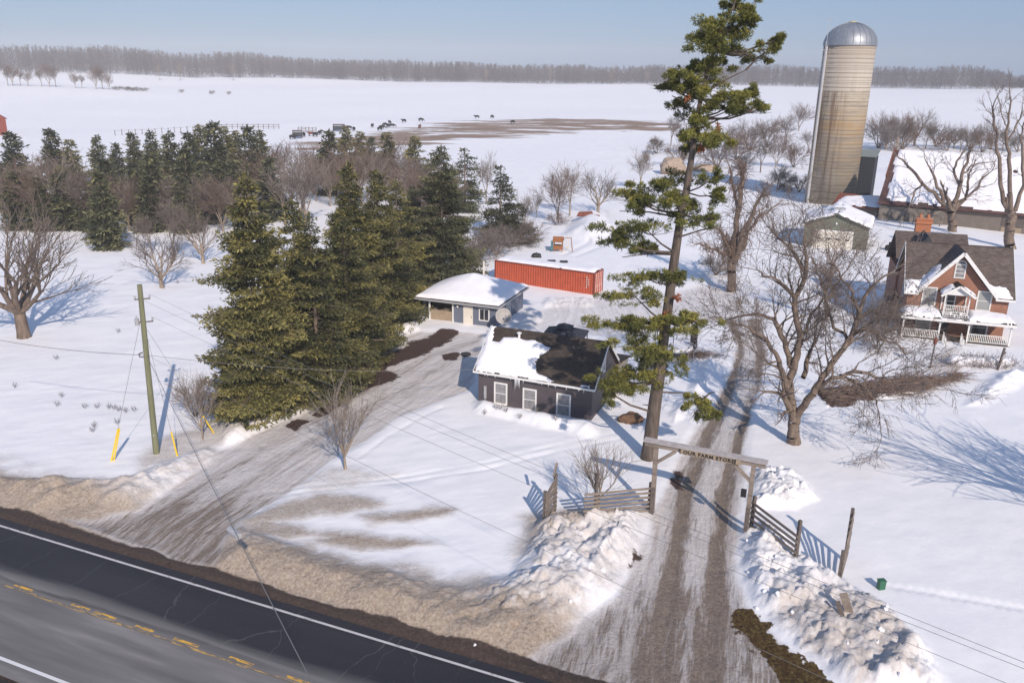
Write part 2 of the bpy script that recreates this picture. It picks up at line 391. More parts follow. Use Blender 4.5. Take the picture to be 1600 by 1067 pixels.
def flat_z(X, Y):                            # the broad lie of the land
    r = np.hypot(X, Y)
    lf = sstep(-40, -420, X)
    z = 9.0 * sstep(430, 1000, r) + lf * (5.5 * np.exp(-((r - 640) / 110) ** 2) - 2.0 * np.exp(-((r - 820) / 90) ** 2) + 6 * sstep(820, 1050, r)) + 3.5 * np.exp(-((X - 330) / 170) ** 2 - ((Y - 620) / 150) ** 2)
    z = z + .55 * fbm(X * .05, Y * .05, 4, 61) * sstep(15, 30, X) * sstep(75, 120, Y) * (1 - sstep(300, 420, Y)) * (1 - sstep(0, 10, X - 30) * sstep(20, 40, 130 - Y))
    z = z + 2.6 * fbm(X * .005, Y * .005, 3, 5) * sstep(150, 500, r)
    z = z + .9 * sstep(120, 260, Y) * fbm(X * .012, Y * .012, 2, 8)
    return z
def terrain(X, Y):
    X = np.asarray(X, float); Y = np.asarray(Y, float)
    s = X * RD[0] + Y * RD[1]; q = X * RN[0] + Y * RN[1]
    n1 = fbm(X * .09, Y * .09, 4, 1); n2 = fbm(X * .55, Y * .55, 4, 2); n3 = fbm(X * 2.1, Y * 2.1, 3, 3)
    wx_ = X + .5 * n3 + .5 * n2; wy_ = Y + .5 * fbm(X * 1.7 + 9, Y * 1.7, 3, 14); nr = fbm(X * 1.1, Y * 1.1, 5, 15, .62)
    wch, hv1 = worley(wx_ * 1.25, wy_ * 1.25, 3); wc2, hv2 = worley(wx_ * 2.7, wy_ * 2.7, 4)
    wc3, hv3 = worley(wx_ * 5.5, wy_ * 5.5, 6)
    clod = .55 * (hv1 - .4) + .16 * (.55 - wch) + .22 * (hv2 - .4) + .08 * (.55 - wc2) + .07 * (hv3 - .5) + .5 * nr
    far = 1 - sstep(90, 200, Y)
    z = flat_z(X, Y) + far * (.12 * n1 + .03 * n2 + (.035 - .022 * sstep(12, 20, X)) * fbm(X * .35 + Y * .12, Y * 1.0 - X * .3, 4, 71))
    ic = {k: sd_in(X, Y, POLY[k]) for k in ('lane', 'drive', 'apron', 'yard')}
    hard = np.maximum.reduce([sstep(-.5, .6, ic['lane']), sstep(-.5, .6, ic['drive']), sstep(-.3, .3, ic['apron']), .8 * sstep(-1, 1, ic['yard'])])
    verge = sstep(15.5, 16.8, q) * (1 - sstep(26.2, 27.0, q)); hard = np.maximum(hard, verge)
    z = z + (.22 * (1 - hard)) * sstep(15, 30, Y) * far
    def bank(key, h, fall, rough, clods=0.):
        nonlocal z
        d = sd_in(X, Y, POLY[key], 2.5) + .25 * n2
        m = sstep(-.25, fall, d)
        z = z + m * h * (1 + .35 * n1 + .6 * rough * n2) + m * (.10 * rough * n3 + clods * clod + .18 * rough * nr)
        return m
    bank('bank_l', .6, 1.5, .7, .2); 
    east = sstep(-2.0, 3.0, X)               # the plough piles are lumpier towards the lane
    d = sd_in(X, Y, POLY['bank_m'], 2.5) + .3 * n2; m = sstep(-.3, 1.4, d)
    z = z + m * (.42 + .38 * east) * (1 + .4 * n1 + .35 * n2) + m * (.08 * n3 + (.18 + .45 * east) * clod)
    bank('bank_r', .62, 1.0, .5, .62); bank('mound', .62, .9, .5, .5)
    bank('spruce_bank', .55, .7, .6, .3); bank('front', .55, .9, .2); bank('side', .35, .8, .3, .12)
    bank('hill', 1.5, 3.8, .08, .04); bank('cbank', .3, .7, .5, .3); bank('yardbank', .25, .6, .4, .2); bank('rbank', .55, 2.0, .5, .5)
    d = sd_in(X, Y, POLY['brushsoil'], 2.5); z = z + .25 * sstep(-.3, .6, d) * (1 + n2)
    # ruts of the farm lane and churned ice of the drive
    ls, lt, ld = polyst(X, Y, LANE)
    inl = sstep(-.2, .8, ic['lane']); z = z - inl * .05 * np.exp(-((np.abs(lt) - .95) / .3) ** 2) + inl * .02 * fbm(ls * .3, lt * 5, 3, 9)
    ds, dt, dd = polyst(X, Y, DRIVE); ind = sstep(0, 1, ic['drive']); z = z + ind * .025 * fbm(ds * .25, dt * 4, 3, 12)
    for t in TRACKS:
        _, tt, td = polyst(X, Y, t); z = z - (.035 + .03 * fbm(X * .8, Y * .8, 2, 40)) * np.exp(-(td / .2) ** 2)
    for t in FARTR:
        _, tt, td = polyst(X, Y, t); z = z - .14 * np.exp(-(td / .5) ** 2)
    z = z - .16 * sstep(16.9, 17.2, q) * (1 - sstep(25.7, 25.95, q))
    for i in range(26):                      # a line of footprints across the open snow on the right
        fx, fy = P(1390 + 8.6 * i, 921 + 1.5 * i + 2.5 * (i % 2)); mk = (np.abs(X - fx) < .8) & (np.abs(Y - fy) < .8)
        if mk.any(): z = z - mk * .06 * np.exp(-(((X - fx) / .13) ** 2 + ((Y - fy) / .19) ** 2))
    return z
def gz(x, y): return float(terrain(np.array([x]), np.array([y]))[0])
def G(px, py):
    x, y = P(px, py)
    for _ in range(3): x, y = P(px, py, gz(x, y))
    return (x, y, gz(x, y))

def axis(segs):
    out = [segs[0][0]]
    for a, b, st0, st1 in segs:
        x = a; n = 0
        while x < b - 1e-6:
            t = (x - a) / (b - a); x += st0 + (st1 - st0) * t; out.append(min(x, b))
    return np.array(sorted(set(np.round(out, 4))))
xs = axis([(-5000, -1200, 400, 120), (-1200, -250, 80, 12), (-250, -60, 9, 1.6), (-60, -30, 1.2, .125), (-30, 36, .125, .125), (36, 60, .14, 1.2), (60, 250, 1.6, 9), (250, 1200, 12, 80), (1200, 5000, 120, 400)])
ys = axis([(-300, 10, 60, 4), (10, 22, 2, .2), (22, 46, .125, .125), (46, 58, .15, .17), (58, 100, .2, .5), (100, 200, .6, 1.6), (200, 420, 2.2, 3.5), (420, 1200, 8, 50), (1200, 7000, 100, 700)])
GX, GY = np.meshgrid(xs, ys); GZ = terrain(GX, GY)
def attrs(X, Y):
    s = X * RD[0] + Y * RD[1]; q = X * RN[0] + Y * RN[1]
    n2 = fbm(X * .5, Y * .5, 4, 21); n3 = fbm(X * 1.9, Y * 1.9, 3, 22)
    sd = {k: sd_in(X, Y, POLY[k]) for k in POLY}
    soft = lambda k, a=-.6, b=.7, n=.6: sstep(a, b, sd[k] + n * n2)
    ls, lt, ld = polyst(X, Y, LANE); ds, dt, dd = polyst(X, Y, DRIVE)
    lane = sstep(-.35, .5, sd['lane'] + .25 * n2); drive = sstep(-.35, .6, sd['drive'] + .3 * n2)
    dirt = np.maximum.reduce([soft('bank_l', -.9, .4) * (1 - .45 * sstep(28.5, 31.5, q + 1.2 * n2)) * np.clip(1.0 + .6 * n2 + .3 * n3, .35, 1), soft('bank_m', -.9, .3) * (1 - .35 * sstep(2, 7, X)) * (1 - .40 * sstep(28.0, 31.0, q + 1.5 * n2)) * np.clip(1.0 + .8 * n2 + .5 * n3, .25, 1), soft('bank_r', -.2, 1) * .30 + .35 * soft('bank_r', -.2, 1) * (1 - sstep(31, 34, Y)),
             soft('mound', 0, .8) * .4 * np.clip(.6 + 1.2 * n2, 0, 1), soft('spray1') * .95, soft('spray2') * .95, soft('spray3') * .85, soft('spray4') * .8, soft('spray5') * .45, soft('polefoot') * .6, soft('spruce_bank') * .3, soft('tankpath') * .6,
             1.0 * sstep(25.6, 26.0, q) * (1 - sstep(27.6, 31.0, q + n2 * 1.5)) * (1 - sstep(8, 15, X)), .85 * sstep(-1.5, -.2, sd['apron'] + .3 * n2)])
    ice = np.maximum.reduce([lane, drive, soft('yard', -1.5, 1.5) * .55])
    rut = lane * np.clip(1.15 * np.exp(-((np.abs(lt + .1 * n2) - 1.05) / .55) ** 2) + .12 + .62 * (1 - sstep(30, 37, Y + .8 * n2)) * sstep(-.7, .9, sd['lane']), 0, 1.25)
    dr = drive * np.clip(.12 + 1.0 * (1 - sstep(35, 46, Y + n2)) + .5 * np.exp(-((np.abs(dt + .15 * n2) - 1.1) / .5) ** 2), 0, 1)
    rut = np.maximum(rut, dr * .9)
    bare = np.maximum.reduce([soft('bare1', -.6, .4, .8), soft('bare6', -.3, .3, .5), soft('bare7', -.3, .3, .5), soft('bare2', -.3, .3, .5), soft('bare3', -.3, .4, .7), soft('bare4', -.1, .6, 1.2) * .9, soft('bare5', .1, .9, 1.3) * .8, soft('brushsoil', -.4, .5, .8)])
    grass = soft('grass', -.3, .4, 1.1)
    nx = fbm(X * .3, Y * .3, 2, 31)
    gravel = np.maximum(sstep(-.2, .35, sd['apron'] + .25 * n2), sstep(9.5, 15, q) * (1 - sstep(26.15, 26.5, q + .25 * n2)))
    rr = np.hypot(X, Y)
    f1 = sd_in(X, Y, pl((420, 226), (560, 208), (640, 195), (720, 189), (860, 187), (1000, 189), (1080, 192), (1080, 203), (960, 210), (860, 216), (760, 222), (640, 232), (560, 236), (420, 242)), 60)
    field = sstep(-14, 22, f1)
    flow = np.zeros(X.shape + (3,)); ind = (dd < ld) & (X < 4)
    flow[..., 0] = np.where(ind, ds, ls); flow[..., 1] = np.where(ind, dt, lt) + np.where(ind, 40, 0)
    one = np.ones(X.shape)
    return np.stack([dirt, ice, rut, one], -1), np.stack([bare, grass, gravel, one], -1), np.stack([field, np.zeros(X.shape), np.zeros(X.shape), one], -1), flow, sd
A1, A2, A3, FLOW, SD = attrs(GX, GY)

def ground_mat():
    m, N, L, b = new_mat('snowy_ground'); pos = N.new('ShaderNodeNewGeometry').outputs['Position']
    def A(name):
        a = N.new('ShaderNodeAttribute'); a.attribute_name = name; s = N.new('ShaderNodeSeparateColor'); L.new(a.outputs['Color'], s.inputs[0]); return s.outputs, a.outputs['Vector']
    (dirt, ice, rut), _ = A('m1'); (bare, grass, gravel), _ = A('m2'); (field, _x, _y), _ = A('m3'); _, flow = A('flow')
    nA = noise(N, L, .35, pos, 5); nB = noise(N, L, 2.2, pos, 6, .65); nC = noise(N, L, 6.5, pos, 7, .78); nF = noise(N, L, 30, pos, 3, .7)
    st = noise(N, L, 1.0, mapping(N, L, flow, (.20, 2.2, 1)), 7, .72); st2 = noise(N, L, 1.0, mapping(N, L, flow, (.9, 6, 1)), 6, .75)
    snow = ramp(N, L, nA, [(.3, (.80, .80, .825)), (.7, (.865, .86, .87))])
    # sand and grit thrown on the ploughed snow
    sand = ramp(N, L, nC, [(.28, (.20, .145, .105)), (.48, (.40, .32, .25)), (.62, (.52, .44, .355)), (.8, (.70, .65, .59))])
    fd = math_(N, L, 'MULTIPLY', dirt, maprange(N, L, math_(N, L, 'ADD', nB, math_(N, L, 'MULTIPLY', dirt, .5)), .45, .95, .25, 1.0), True)
    c = mix(N, L, fd, snow, sand)
    icec = ramp(N, L, st, [(.3, (.43, .37, .335)), (.5, (.66, .62, .60)), (.7, (.82, .81, .81))])
    c = mix(N, L, maprange(N, L, math_(N, L, 'ADD', ice, math_(N, L, 'MULTIPLY', math_(N, L, 'SUBTRACT', nB, .5), .5)), .1, .8, 0, .95), c, icec)
    rutc = ramp(N, L, nC, [(.35, (.115, .08, .058)), (.65, (.29, .225, .17))])
    fr = math_(N, L, 'ADD', rut, math_(N, L, 'MULTIPLY', math_(N, L, 'SUBTRACT', st, .5), 3.2))
    fr = math_(N, L, 'ADD', fr, math_(N, L, 'MULTIPLY', math_(N, L, 'SUBTRACT', st2, .5), 1.8))
    fr = math_(N, L, 'MULTIPLY', maprange(N, L, fr, .25, 1.15, 0, .92), maprange(N, L, rut, .02, .25))
    c = mix(N, L, fr, c, rutc)
    gr = ramp(N, L, nC, [(.35, (.045, .032, .029)), (.6, (.085, .062, .052)), (.75, (.17, .14, .12))])
    c = mix(N, L, maprange(N, L, math_(N, L, 'ADD', gravel, math_(N, L, 'MULTIPLY', math_(N, L, 'SUBTRACT', nB, .5), .7)), .3, .7), c, gr)
    br = ramp(N, L, nC, [(.3, (.045, .026, .022)), (.7, (.10, .062, .05))])
    c = mix(N, L, maprange(N, L, math_(N, L, 'ADD', math_(N, L, 'ADD', bare, math_(N, L, 'MULTIPLY', math_(N, L, 'SUBTRACT', nB, .5), 1.5)), math_(N, L, 'MULTIPLY', math_(N, L, 'SUBTRACT', nC, .5), 1.2)), .42, .72), c, br)
    gs = ramp(N, L, nC, [(.38, (.022, .014, .008)), (.5, (.09, .05, .016)), (.6, (.13, .10, .03)), (.7, (.22, .19, .12))])
    c = mix(N, L, maprange(N, L, math_(N, L, 'ADD', grass, math_(N, L, 'MULTIPLY', math_(N, L, 'SUBTRACT', nB, .5), 1.8)), .42, .6), c, gs)
    fs = noise(N, L, 1., mapping(N, L, pos, (.016, .085, 1), (0, 0, R(9))), 6, .68); fs2 = noise(N, L, 1., mapping(N, L, pos, (.05, .3, 1)), 5, .7)
    ff = math_(N, L, 'ADD', math_(N, L, 'ADD', math_(N, L, 'MULTIPLY', field, .66), math_(N, L, 'MULTIPLY', math_(N, L, 'SUBTRACT', fs, .5), 1.9)), math_(N, L, 'MULTIPLY', math_(N, L, 'SUBTRACT', fs2, .5), .8))
    ff = math_(N, L, 'MULTIPLY', maprange(N, L, ff, .44, .56), maprange(N, L, field, .02, .3))
    c = mix(N, L, ff, c, ramp(N, L, fs2, [(.35, (.20, .13, .085)), (.7, (.36, .26, .19))]))
    L.new(c, b.inputs['Base Color']); b.inputs['Roughness'].default_value = .75; b.inputs['Specular IOR Level'].default_value = .2
    hh = math_(N, L, 'ADD', math_(N, L, 'MULTIPLY', nB, .5), math_(N, L, 'MULTIPLY', nC, .6)); hh = math_(N, L, 'ADD', hh, math_(N, L, 'MULTIPLY', st2, math_(N, L, 'MULTIPLY', ice, .4)))
    amt = math_(N, L, 'ADD', math_(N, L, 'MULTIPLY', math_(N, L, 'MAXIMUM', dirt, ice), .9), .16)
    bump(N, L, b, math_(N, L, 'MULTIPLY', hh, amt), 1.0, .16)
    return m
MG = ground_mat()
nv = GX.size; idx = np.arange(nv).reshape(GX.shape)
quads = np.stack([idx[:-1, :-1].ravel(), idx[:-1, 1:].ravel(), idx[1:, 1:].ravel(), idx[1:, :-1].ravel()], 1)
def cellmask(field_, thr): 
    f = (field_[:-1, :-1] + field_[1:, 1:] + field_[:-1, 1:] + field_[1:, :-1]) / 4
    return (f > thr).ravel()
reg = np.zeros(len(quads), int)
reg[cellmask(np.maximum.reduce([SD[k] for k in ('bank_l', 'bank_m', 'bank_r', 'mound', 'spruce_bank', 'side', 'rbank', 'cbank', 'hill')]), 0)] = 3
reg[cellmask(SD['drive'], 0)] = 1; reg[cellmask(SD['lane'], 0)] = 2
reg[cellmask(A2[..., 2], .5)] = 4
reg[cellmask(SD['grass'], 0)] = 5
NAMES = ['snow_ground', 'driveway', 'lane_road', 'snow_bank', 'road_shoulder', 'dry_grass_ground']
LABS = ['white snow covering the fields and yards', 'icy brown streaked driveway leading to the dark house', 'rutted muddy lane passing under the wooden gate', 'dirty ploughed snow piled along the road and lane', 'brown gravel shoulder beside the highway', 'strip of dead brown grass at the lane mouth']
CO = np.stack([GX.ravel(), GY.ravel(), GZ.ravel()], 1)
for k, nm in enumerate(NAMES):
    q = quads[reg == k]
    if not len(q): continue
    u, inv = np.unique(q, return_inverse=True); F = inv.reshape(q.shape)
    me = mesh_np(nm, CO[u], F, MG, True)
    for an, arr in (('m1', A1), ('m2', A2), ('m3', A3)):
        a = me.attributes.new(an, 'FLOAT_COLOR', 'POINT'); a.data.foreach_set('color', arr.reshape(-1, 4)[u].astype(np.float32).ravel())
    a = me.attributes.new('flow', 'FLOAT_VECTOR', 'POINT'); a.data.foreach_set('vector', FLOW.reshape(-1, 3)[u].astype(np.float32).ravel())
    # one continuous surface: every sheet takes the normals of the whole terrain
    tag(link(nm, me), LABS[k], None, None, 'structure')
del CO

# normals of the whole heightfield so that the sheets meet without seams
gy_, gx_ = np.gradient(GZ, ys, xs)
NRM = np.stack([-gx_, -gy_, np.ones_like(gx_)], -1); NRM /= np.linalg.norm(NRM, axis=-1, keepdims=True)
for k, nm in enumerate(NAMES):
    q = quads[reg == k]
    if not len(q): continue
    u = np.unique(q); me = bpy.data.objects[nm].data
    me.normals_split_custom_set_from_vertices(NRM.reshape(-1, 3)[u].tolist())

# the highway, built in its own frame: x along, y across
def asphalt_mat():
    m, N, L, b = new_mat('asphalt'); v = objc(N); sep = N.new('ShaderNodeSeparateXYZ'); L.new(v, sep.inputs[0]); y = sep.outputs[1]
    n1 = noise(N, L, 1., mapping(N, L, v, (.12, 1.3, 1)), 5); n2 = noise(N, L, 14, v, 4, .7); n3 = noise(N, L, 1., mapping(N, L, v, (.05, .35, 1)), 4)
    yy = math_(N, L, 'ADD', y, math_(N, L, 'MULTIPLY', math_(N, L, 'SUBTRACT', n1, .5), 1.3))
    dark = maprange(N, L, yy, 21.9, 22.7); grey = ramp(N, L, n1, [(.3, (.125, .12, .122)), (.5, (.175, .168, .165)), (.72, (.26, .25, .24))])
    blk = ramp(N, L, n3, [(.3, (.018, .019, .026)), (.75, (.036, .036, .044))])
    c = mix(N, L, dark, grey, blk)
    # old black seams by the centre line
    sm = maprange(N, L, math_(N, L, 'ABSOLUTE', math_(N, L, 'SUBTRACT', yy, 21.75)), .25, .0); sm = math_(N, L, 'MULTIPLY', sm, maprange(N, L, n3, .45, .65)); c = mix(N, L, sm, c, (.03, .03, .034))
    # cracks running across
    w = N.new('ShaderNodeTexNoise'); w.inputs['Scale'].default_value = 1.1; L.new(v, w.inputs[0])
    wv = N.new('ShaderNodeVectorMath'); wv.operation = 'MULTIPLY_ADD'; L.new(w.outputs['Color'], wv.inputs[0]); wv.inputs[1].default_value = (.9, .9, 0); L.new(v, wv.inputs[2])
    vo = N.new('ShaderNodeTexVoronoi'); vo.feature = 'DISTANCE_TO_EDGE'; L.new(mapping(N, L, wv.outputs[0], (.26, .07, 1)), vo.inputs['Vector']); vo.inputs['Scale'].default_value = 1.
    cr = maprange(N, L, vo.outputs['Distance'], .006, .001); cr = math_(N, L, 'MULTIPLY', cr, maprange(N, L, n3, .38, .5))
    c = mix(N, L, math_(N, L, 'MULTIPLY', cr, .45), c, (.15, .14, .13))
    c = mix(N, L, maprange(N, L, n2, .55, .8, 0, .25), c, (.2, .19, .18))
    L.new(c, b.inputs['Base Color']); rr = maprange(N, L, dark, 0, 1, .85, .7); L.new(rr, b.inputs['Roughness']); b.inputs['Specular IOR Level'].default_value = .25
    bump(N, L, b, n2, .3, .01)
    return m
rv = []; rf = []; ns = 200
qs = [17.25, 17.9, 19.7, 21.45, 23.2, 25.0, 25.55]; zs = [.0, .02, .05, .07, .05, .02, .0]
for i in range(ns + 1):
    for q, z in zip(qs, zs): rv.append((-250 + 2.5 * i, q, z + .0))
for i in range(ns):
    for j in range(6): a = i * 7 + j; rf.append((a, a + 7, a + 8, a + 1))
hw = link('highway_road', mesh_np('highway_road', rv, [f[::-1] for f in rf], asphalt_mat(), True), None, (0, 0, 0), ROAD_ANG)
tag(hw, 'two lane asphalt highway, one lane black and the other grey', None, None, 'structure')
def rz_at(q): return float(np.interp(q, qs, zs))
def stripe(name, mat, q, w, pieces, label):
    vs = []; fs = []
    for a, b_ in pieces:
        n = max(1, int((b_ - a) / 2.5))
        for i in range(n):
            x0 = a + (b_ - a) * i / n; x1 = a + (b_ - a) * (i + 1) / n; k = len(vs); h = .006
            vs += [(x0, q - w / 2, rz_at(q - w / 2) + h), (x1, q - w / 2, rz_at(q - w / 2) + h), (x1, q + w / 2, rz_at(q + w / 2) + h), (x0, q + w / 2, rz_at(q + w / 2) + h)]
            fs.append((k, k + 1, k + 2, k + 3))
    return tag(link(name, mesh_np(name, vs, fs, mat), None, (0, 0, 0), ROAD_ANG), label, None, None, 'structure')
def worn(name, col, thr, under):
    m, N, L, b = new_mat(name); v = objc(N); n = noise(N, L, 1., mapping(N, L, v, (1.6, 9, 1)), 6, .7)
    c = mix(N, L, maprange(N, L, n, thr, thr + .08), under, col); L.new(c, b.inputs['Base Color']); b.inputs['Roughness'].default_value = .8; return m
stripe('white_edge_line_marking', worn('worn_white_line', (.55, .53, .52), .36, (.14, .13, .13)), 25.0, .13, [(-250, 250)], 'worn white edge line on the north side')
stripe('white_line_marking', worn('white_line', (.68, .68, .68), .30, (.2, .2, .2)), 17.93, .15, [(-250, 250)], 'bright white edge line on the south side')
rg = random.Random(4); yp = []; x = -250
while x < 250:
    l = rg.uniform(.5, 1.4); yp.append((x, x + l)); x += l + rg.choice([.3, 1.6, 2.4, 1.1])
stripe('yellow_centre_line_marking', worn('faded_yellow_line', (.50, .32, .10), .49, (.15, .13, .11)), 21.42, .12, [(-250, 250)], 'faded solid yellow centre line')
stripe('yellow_dash_marking', worn('bright_yellow_line', (.72, .40, .04), .44, (.16, .14, .12)), 21.62, .13, yp, 'chipped bright yellow dashes beside the centre line')
# ---------------------------------------------------------------- trees
def unit(v): return v / (np.linalg.norm(v, axis=-1, keepdims=True) + 1e-9)
def tubes(segs, n=3, taper=True):            # segs: (p0, p1, r0, r1) arrays -> verts, faces
    p0 = np.array([s[0] for s in segs], float); p1 = np.array([s[1] for s in segs], float)
    r0 = np.array([s[2] for s in segs])[:, None, None]; r1 = np.array([s[3] for s in segs])[:, None, None]
    d = unit(p1 - p0); ref = np.where(np.abs(d[:, 2:3]) > .9, np.array([[1., 0, 0]]), np.array([[0, 0, 1.]]))
    x = unit(np.cross(d, ref)); y = np.cross(d, x); a = np.arange(n) * 2 * pi / n
    ring = x[:, None, :] * np.cos(a)[None, :, None] + y[:, None, :] * np.sin(a)[None, :, None]
    V = np.concatenate([p0[:, None] + ring * r0, p1[:, None] + ring * r1], 1).reshape(-1, 3)
    k = np.arange(len(segs))[:, None, None] * 2 * n; i = np.arange(n); F = np.stack([i, (i + 1) % n, (i + 1) % n + n, i + n], 1)[None] + k
    return V, F.reshape(-1, 4)
def sprays(P0, D, Lg, Wd, rng, up=None):     # leaf-sized pointed quads
    n = len(P0); D = unit(D); r = unit(rng.normal(size=(n, 3))); x = unit(np.cross(D, r)) * (Wd[:, None] / 2)
    m = P0 + D * Lg[:, None] * .45; V = np.stack([P0, m + x, P0 + D * Lg[:, None], m - x], 1).reshape(-1, 3)
    return V, np.arange(4 * n).reshape(n, 4)

def spruce_arrays(seed, H, Rm, dens=1.0, spray=.34, bare_to=.4, gap=0., droop=.22):
    rng = np.random.default_rng(seed); ps = []; ds = []; ls = []; hs = []; seg = []
    nz = int(H / .30 * min(1, dens + .15)); zs_ = np.linspace(bare_to, H - .25, nz)
    off = rng.random() * 6
    for z in zs_:
        t = z / H; Rz = Rm * (1 - t) ** .74 * (1 - .35 * max(0, .12 - t) / .12) + .12
        nb = int(rng.integers(6, 10) * (dens if dens > .6 else .75))
        for b in range(max(nb, 3)):
            az = rng.random() * 2 * pi
            if rng.random() < gap * .5 or vn(np.array([az * 1.1 + off * 7]), np.array([z * .55]), seed)[0] < gap + .12: continue
            lob = 1 + .16 * sin(3 * az + off + z * .5) + .12 * sin(7 * az + z * 1.3)
            L = Rz * rng.uniform(.72, 1.12) * lob * (.68 + .62 * vn(np.array([az * 1.9 + off]), np.array([z * .9]), seed + 4)[0]); dx = np.array([cos(az), sin(az), 0]); zz = z + rng.uniform(-.15, .15)
            hue = rng.uniform(.2, .7) + .45 * (vn(np.array([az * 2.3 + 9]), np.array([z * 1.2]), seed + 8)[0] - .5)  # clump noise paints light and dark contrast over the needles' own colour
            k = max(2, int(L / (.17 if dens >= 1 else .22) * dens)); r = np.linspace(.18, 1, k) * L
            dr = lambda q: -droop * q * (1.2 - .5 * q / max(L, .1)) + (.10 * L * (q / L) ** 3)
            pts = np.array([0, 0, zz]) + dx * r[:, None]; pts[:, 2] += dr(r)
            seg.append(((0, 0, zz), tuple(pts[-1]), .012 + .01 * L, .006))
            sidev = np.array([-dx[1], dx[0], 0])
            for p, rr in zip(pts, r):
                w = (L - rr) * .42 + .16
                for sg in (-1, 1):
                    nl = max(1, int(w / (.13 if dens >= 1 else .17) * dens)); u = (np.arange(nl) + rng.random(nl)) / nl
                    q = p + sidev * sg * (u * w)[:, None] + dx * (u * w * .45)[:, None] + rng.normal(0, .05, (nl, 3)); q[:, 2] -= .12 * u * w
                    m = 2 if dens > .6 else 1
                    for _ in range(m):
                        ps.append(q + rng.normal(0, .05, q.shape)); dd = dx * rng.uniform(.4, 1.0) + sidev * sg * .6 + rng.normal(0, .6, (nl, 3)); dd[:, 2] += rng.normal(-.05, .3, nl)
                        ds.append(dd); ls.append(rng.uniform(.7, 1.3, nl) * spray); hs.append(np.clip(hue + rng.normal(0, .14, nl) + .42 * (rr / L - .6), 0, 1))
    # the leader at the very top
    n = 40; q = np.zeros((n, 3)); q[:, 2] = H - rng.random(n) * .9; ps.append(q); dd = rng.normal(0, .5, (n, 3)); dd[:, 2] += .8; ds.append(dd); ls.append(np.full(n, .25)); hs.append(np.full(n, .6))
    Pp = np.concatenate(ps); Dd = np.concatenate(ds); Ll = np.concatenate(ls); Hh = np.concatenate(hs)
    V, F = sprays(Pp, Dd, Ll, Ll * .36, rng)
    seg2 = [((0, 0, -.3), (0, 0, H * .5), H * .013 + .03, H * .008 + .02), ((0, 0, H * .5), (0, 0, H - .3), H * .008 + .02, .015)]
    tv, tf = tubes(seg2, 7); bv, bf = tubes(seg, 3)
    return (V, F, Hh), (np.concatenate([tv, bv]), np.concatenate([tf, bf + len(tv)]))
def spruce_proto(seed, H, Rm, needle, **k):
    (V, F, h), (tv, tf) = spruce_arrays(seed, H, Rm, **k)
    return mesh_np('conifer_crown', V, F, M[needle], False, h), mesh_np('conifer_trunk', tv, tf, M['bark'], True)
def put_tree(name, meshes, loc, rz, sc, label, cat, group=None):
    root = empty(name, loc, rz, label, cat, group, scale=sc)
    link('crown', meshes[0], root); link('trunk', meshes[1], root); return root

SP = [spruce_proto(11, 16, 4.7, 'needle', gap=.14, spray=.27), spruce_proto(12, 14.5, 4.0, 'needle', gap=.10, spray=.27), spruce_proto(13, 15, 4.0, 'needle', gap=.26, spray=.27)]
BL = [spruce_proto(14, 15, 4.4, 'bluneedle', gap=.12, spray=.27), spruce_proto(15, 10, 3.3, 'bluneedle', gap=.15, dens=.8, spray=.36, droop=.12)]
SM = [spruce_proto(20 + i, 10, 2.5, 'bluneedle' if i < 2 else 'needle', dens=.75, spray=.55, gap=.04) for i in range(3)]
def spr(meshes, x, y, rz, sx, sz, label, group=None, name='spruce_tree'):
    return put_tree(name, meshes, (x, y, gz(x, y) - .1), rz, (sx, sx, sz), label, 'tree', group)
spr(SP[0], -17.3, 53.6, 0.4, 1.03, 1.02, 'tallest olive green spruce at the left end of the driveway row')
spr(SP[2], -13.9, 56.0, 2.0, .92, .90, 'thin gappy olive spruce second along the driveway row')
spr(SP[1], -16.6, 61.8, 1.2, .98, .93, 'olive spruce behind the tallest one in the driveway row')
spr(SP[1], -12.7, 61.2, 3.1, 1.0, .86, 'low full olive spruce behind the bare roadside shrub')
spr(SP[0], -13.2, 66.8, 3.9, .92, .98, 'yellow green spruce with a narrow top in mid row')
spr(SP[1], -11.9, 72.3, 5.1, .98, 1.0, 'yellow green spruce whose narrow top stands right of mid row')
spr(SP[2], -11.2, 79.0, .7, .95, .85, 'short olive spruce beside the blue garage roof')
spr(BL[0], -7.2, 83.0, .3, 1.10, 1.04, 'broad dark green spruce behind the blue garage')
spr(BL[0], -10.5, 86.0, 2.3, .8, .75, 'shorter dark spruce leaning on the broad one behind the garage')
spr(BL[1], -1.9, 116.5, 1.0, 1.25, 1.02, 'lone dark spruce behind the left end of the red container')
spr(BL[1], .6, 113.0, 3.0, 1.05, .55, 'squat bushy evergreen at the foot of the lone dark spruce')
spr(BL[1], -8.2, 139, 2.0, 1.25, 1.05, 'slim dark spruce standing behind the broad garage spruce')
spr(BL[1], -14, 141, 4.0, 1.1, .95, 'dark spruce half hidden between two larger spruces behind the garage')
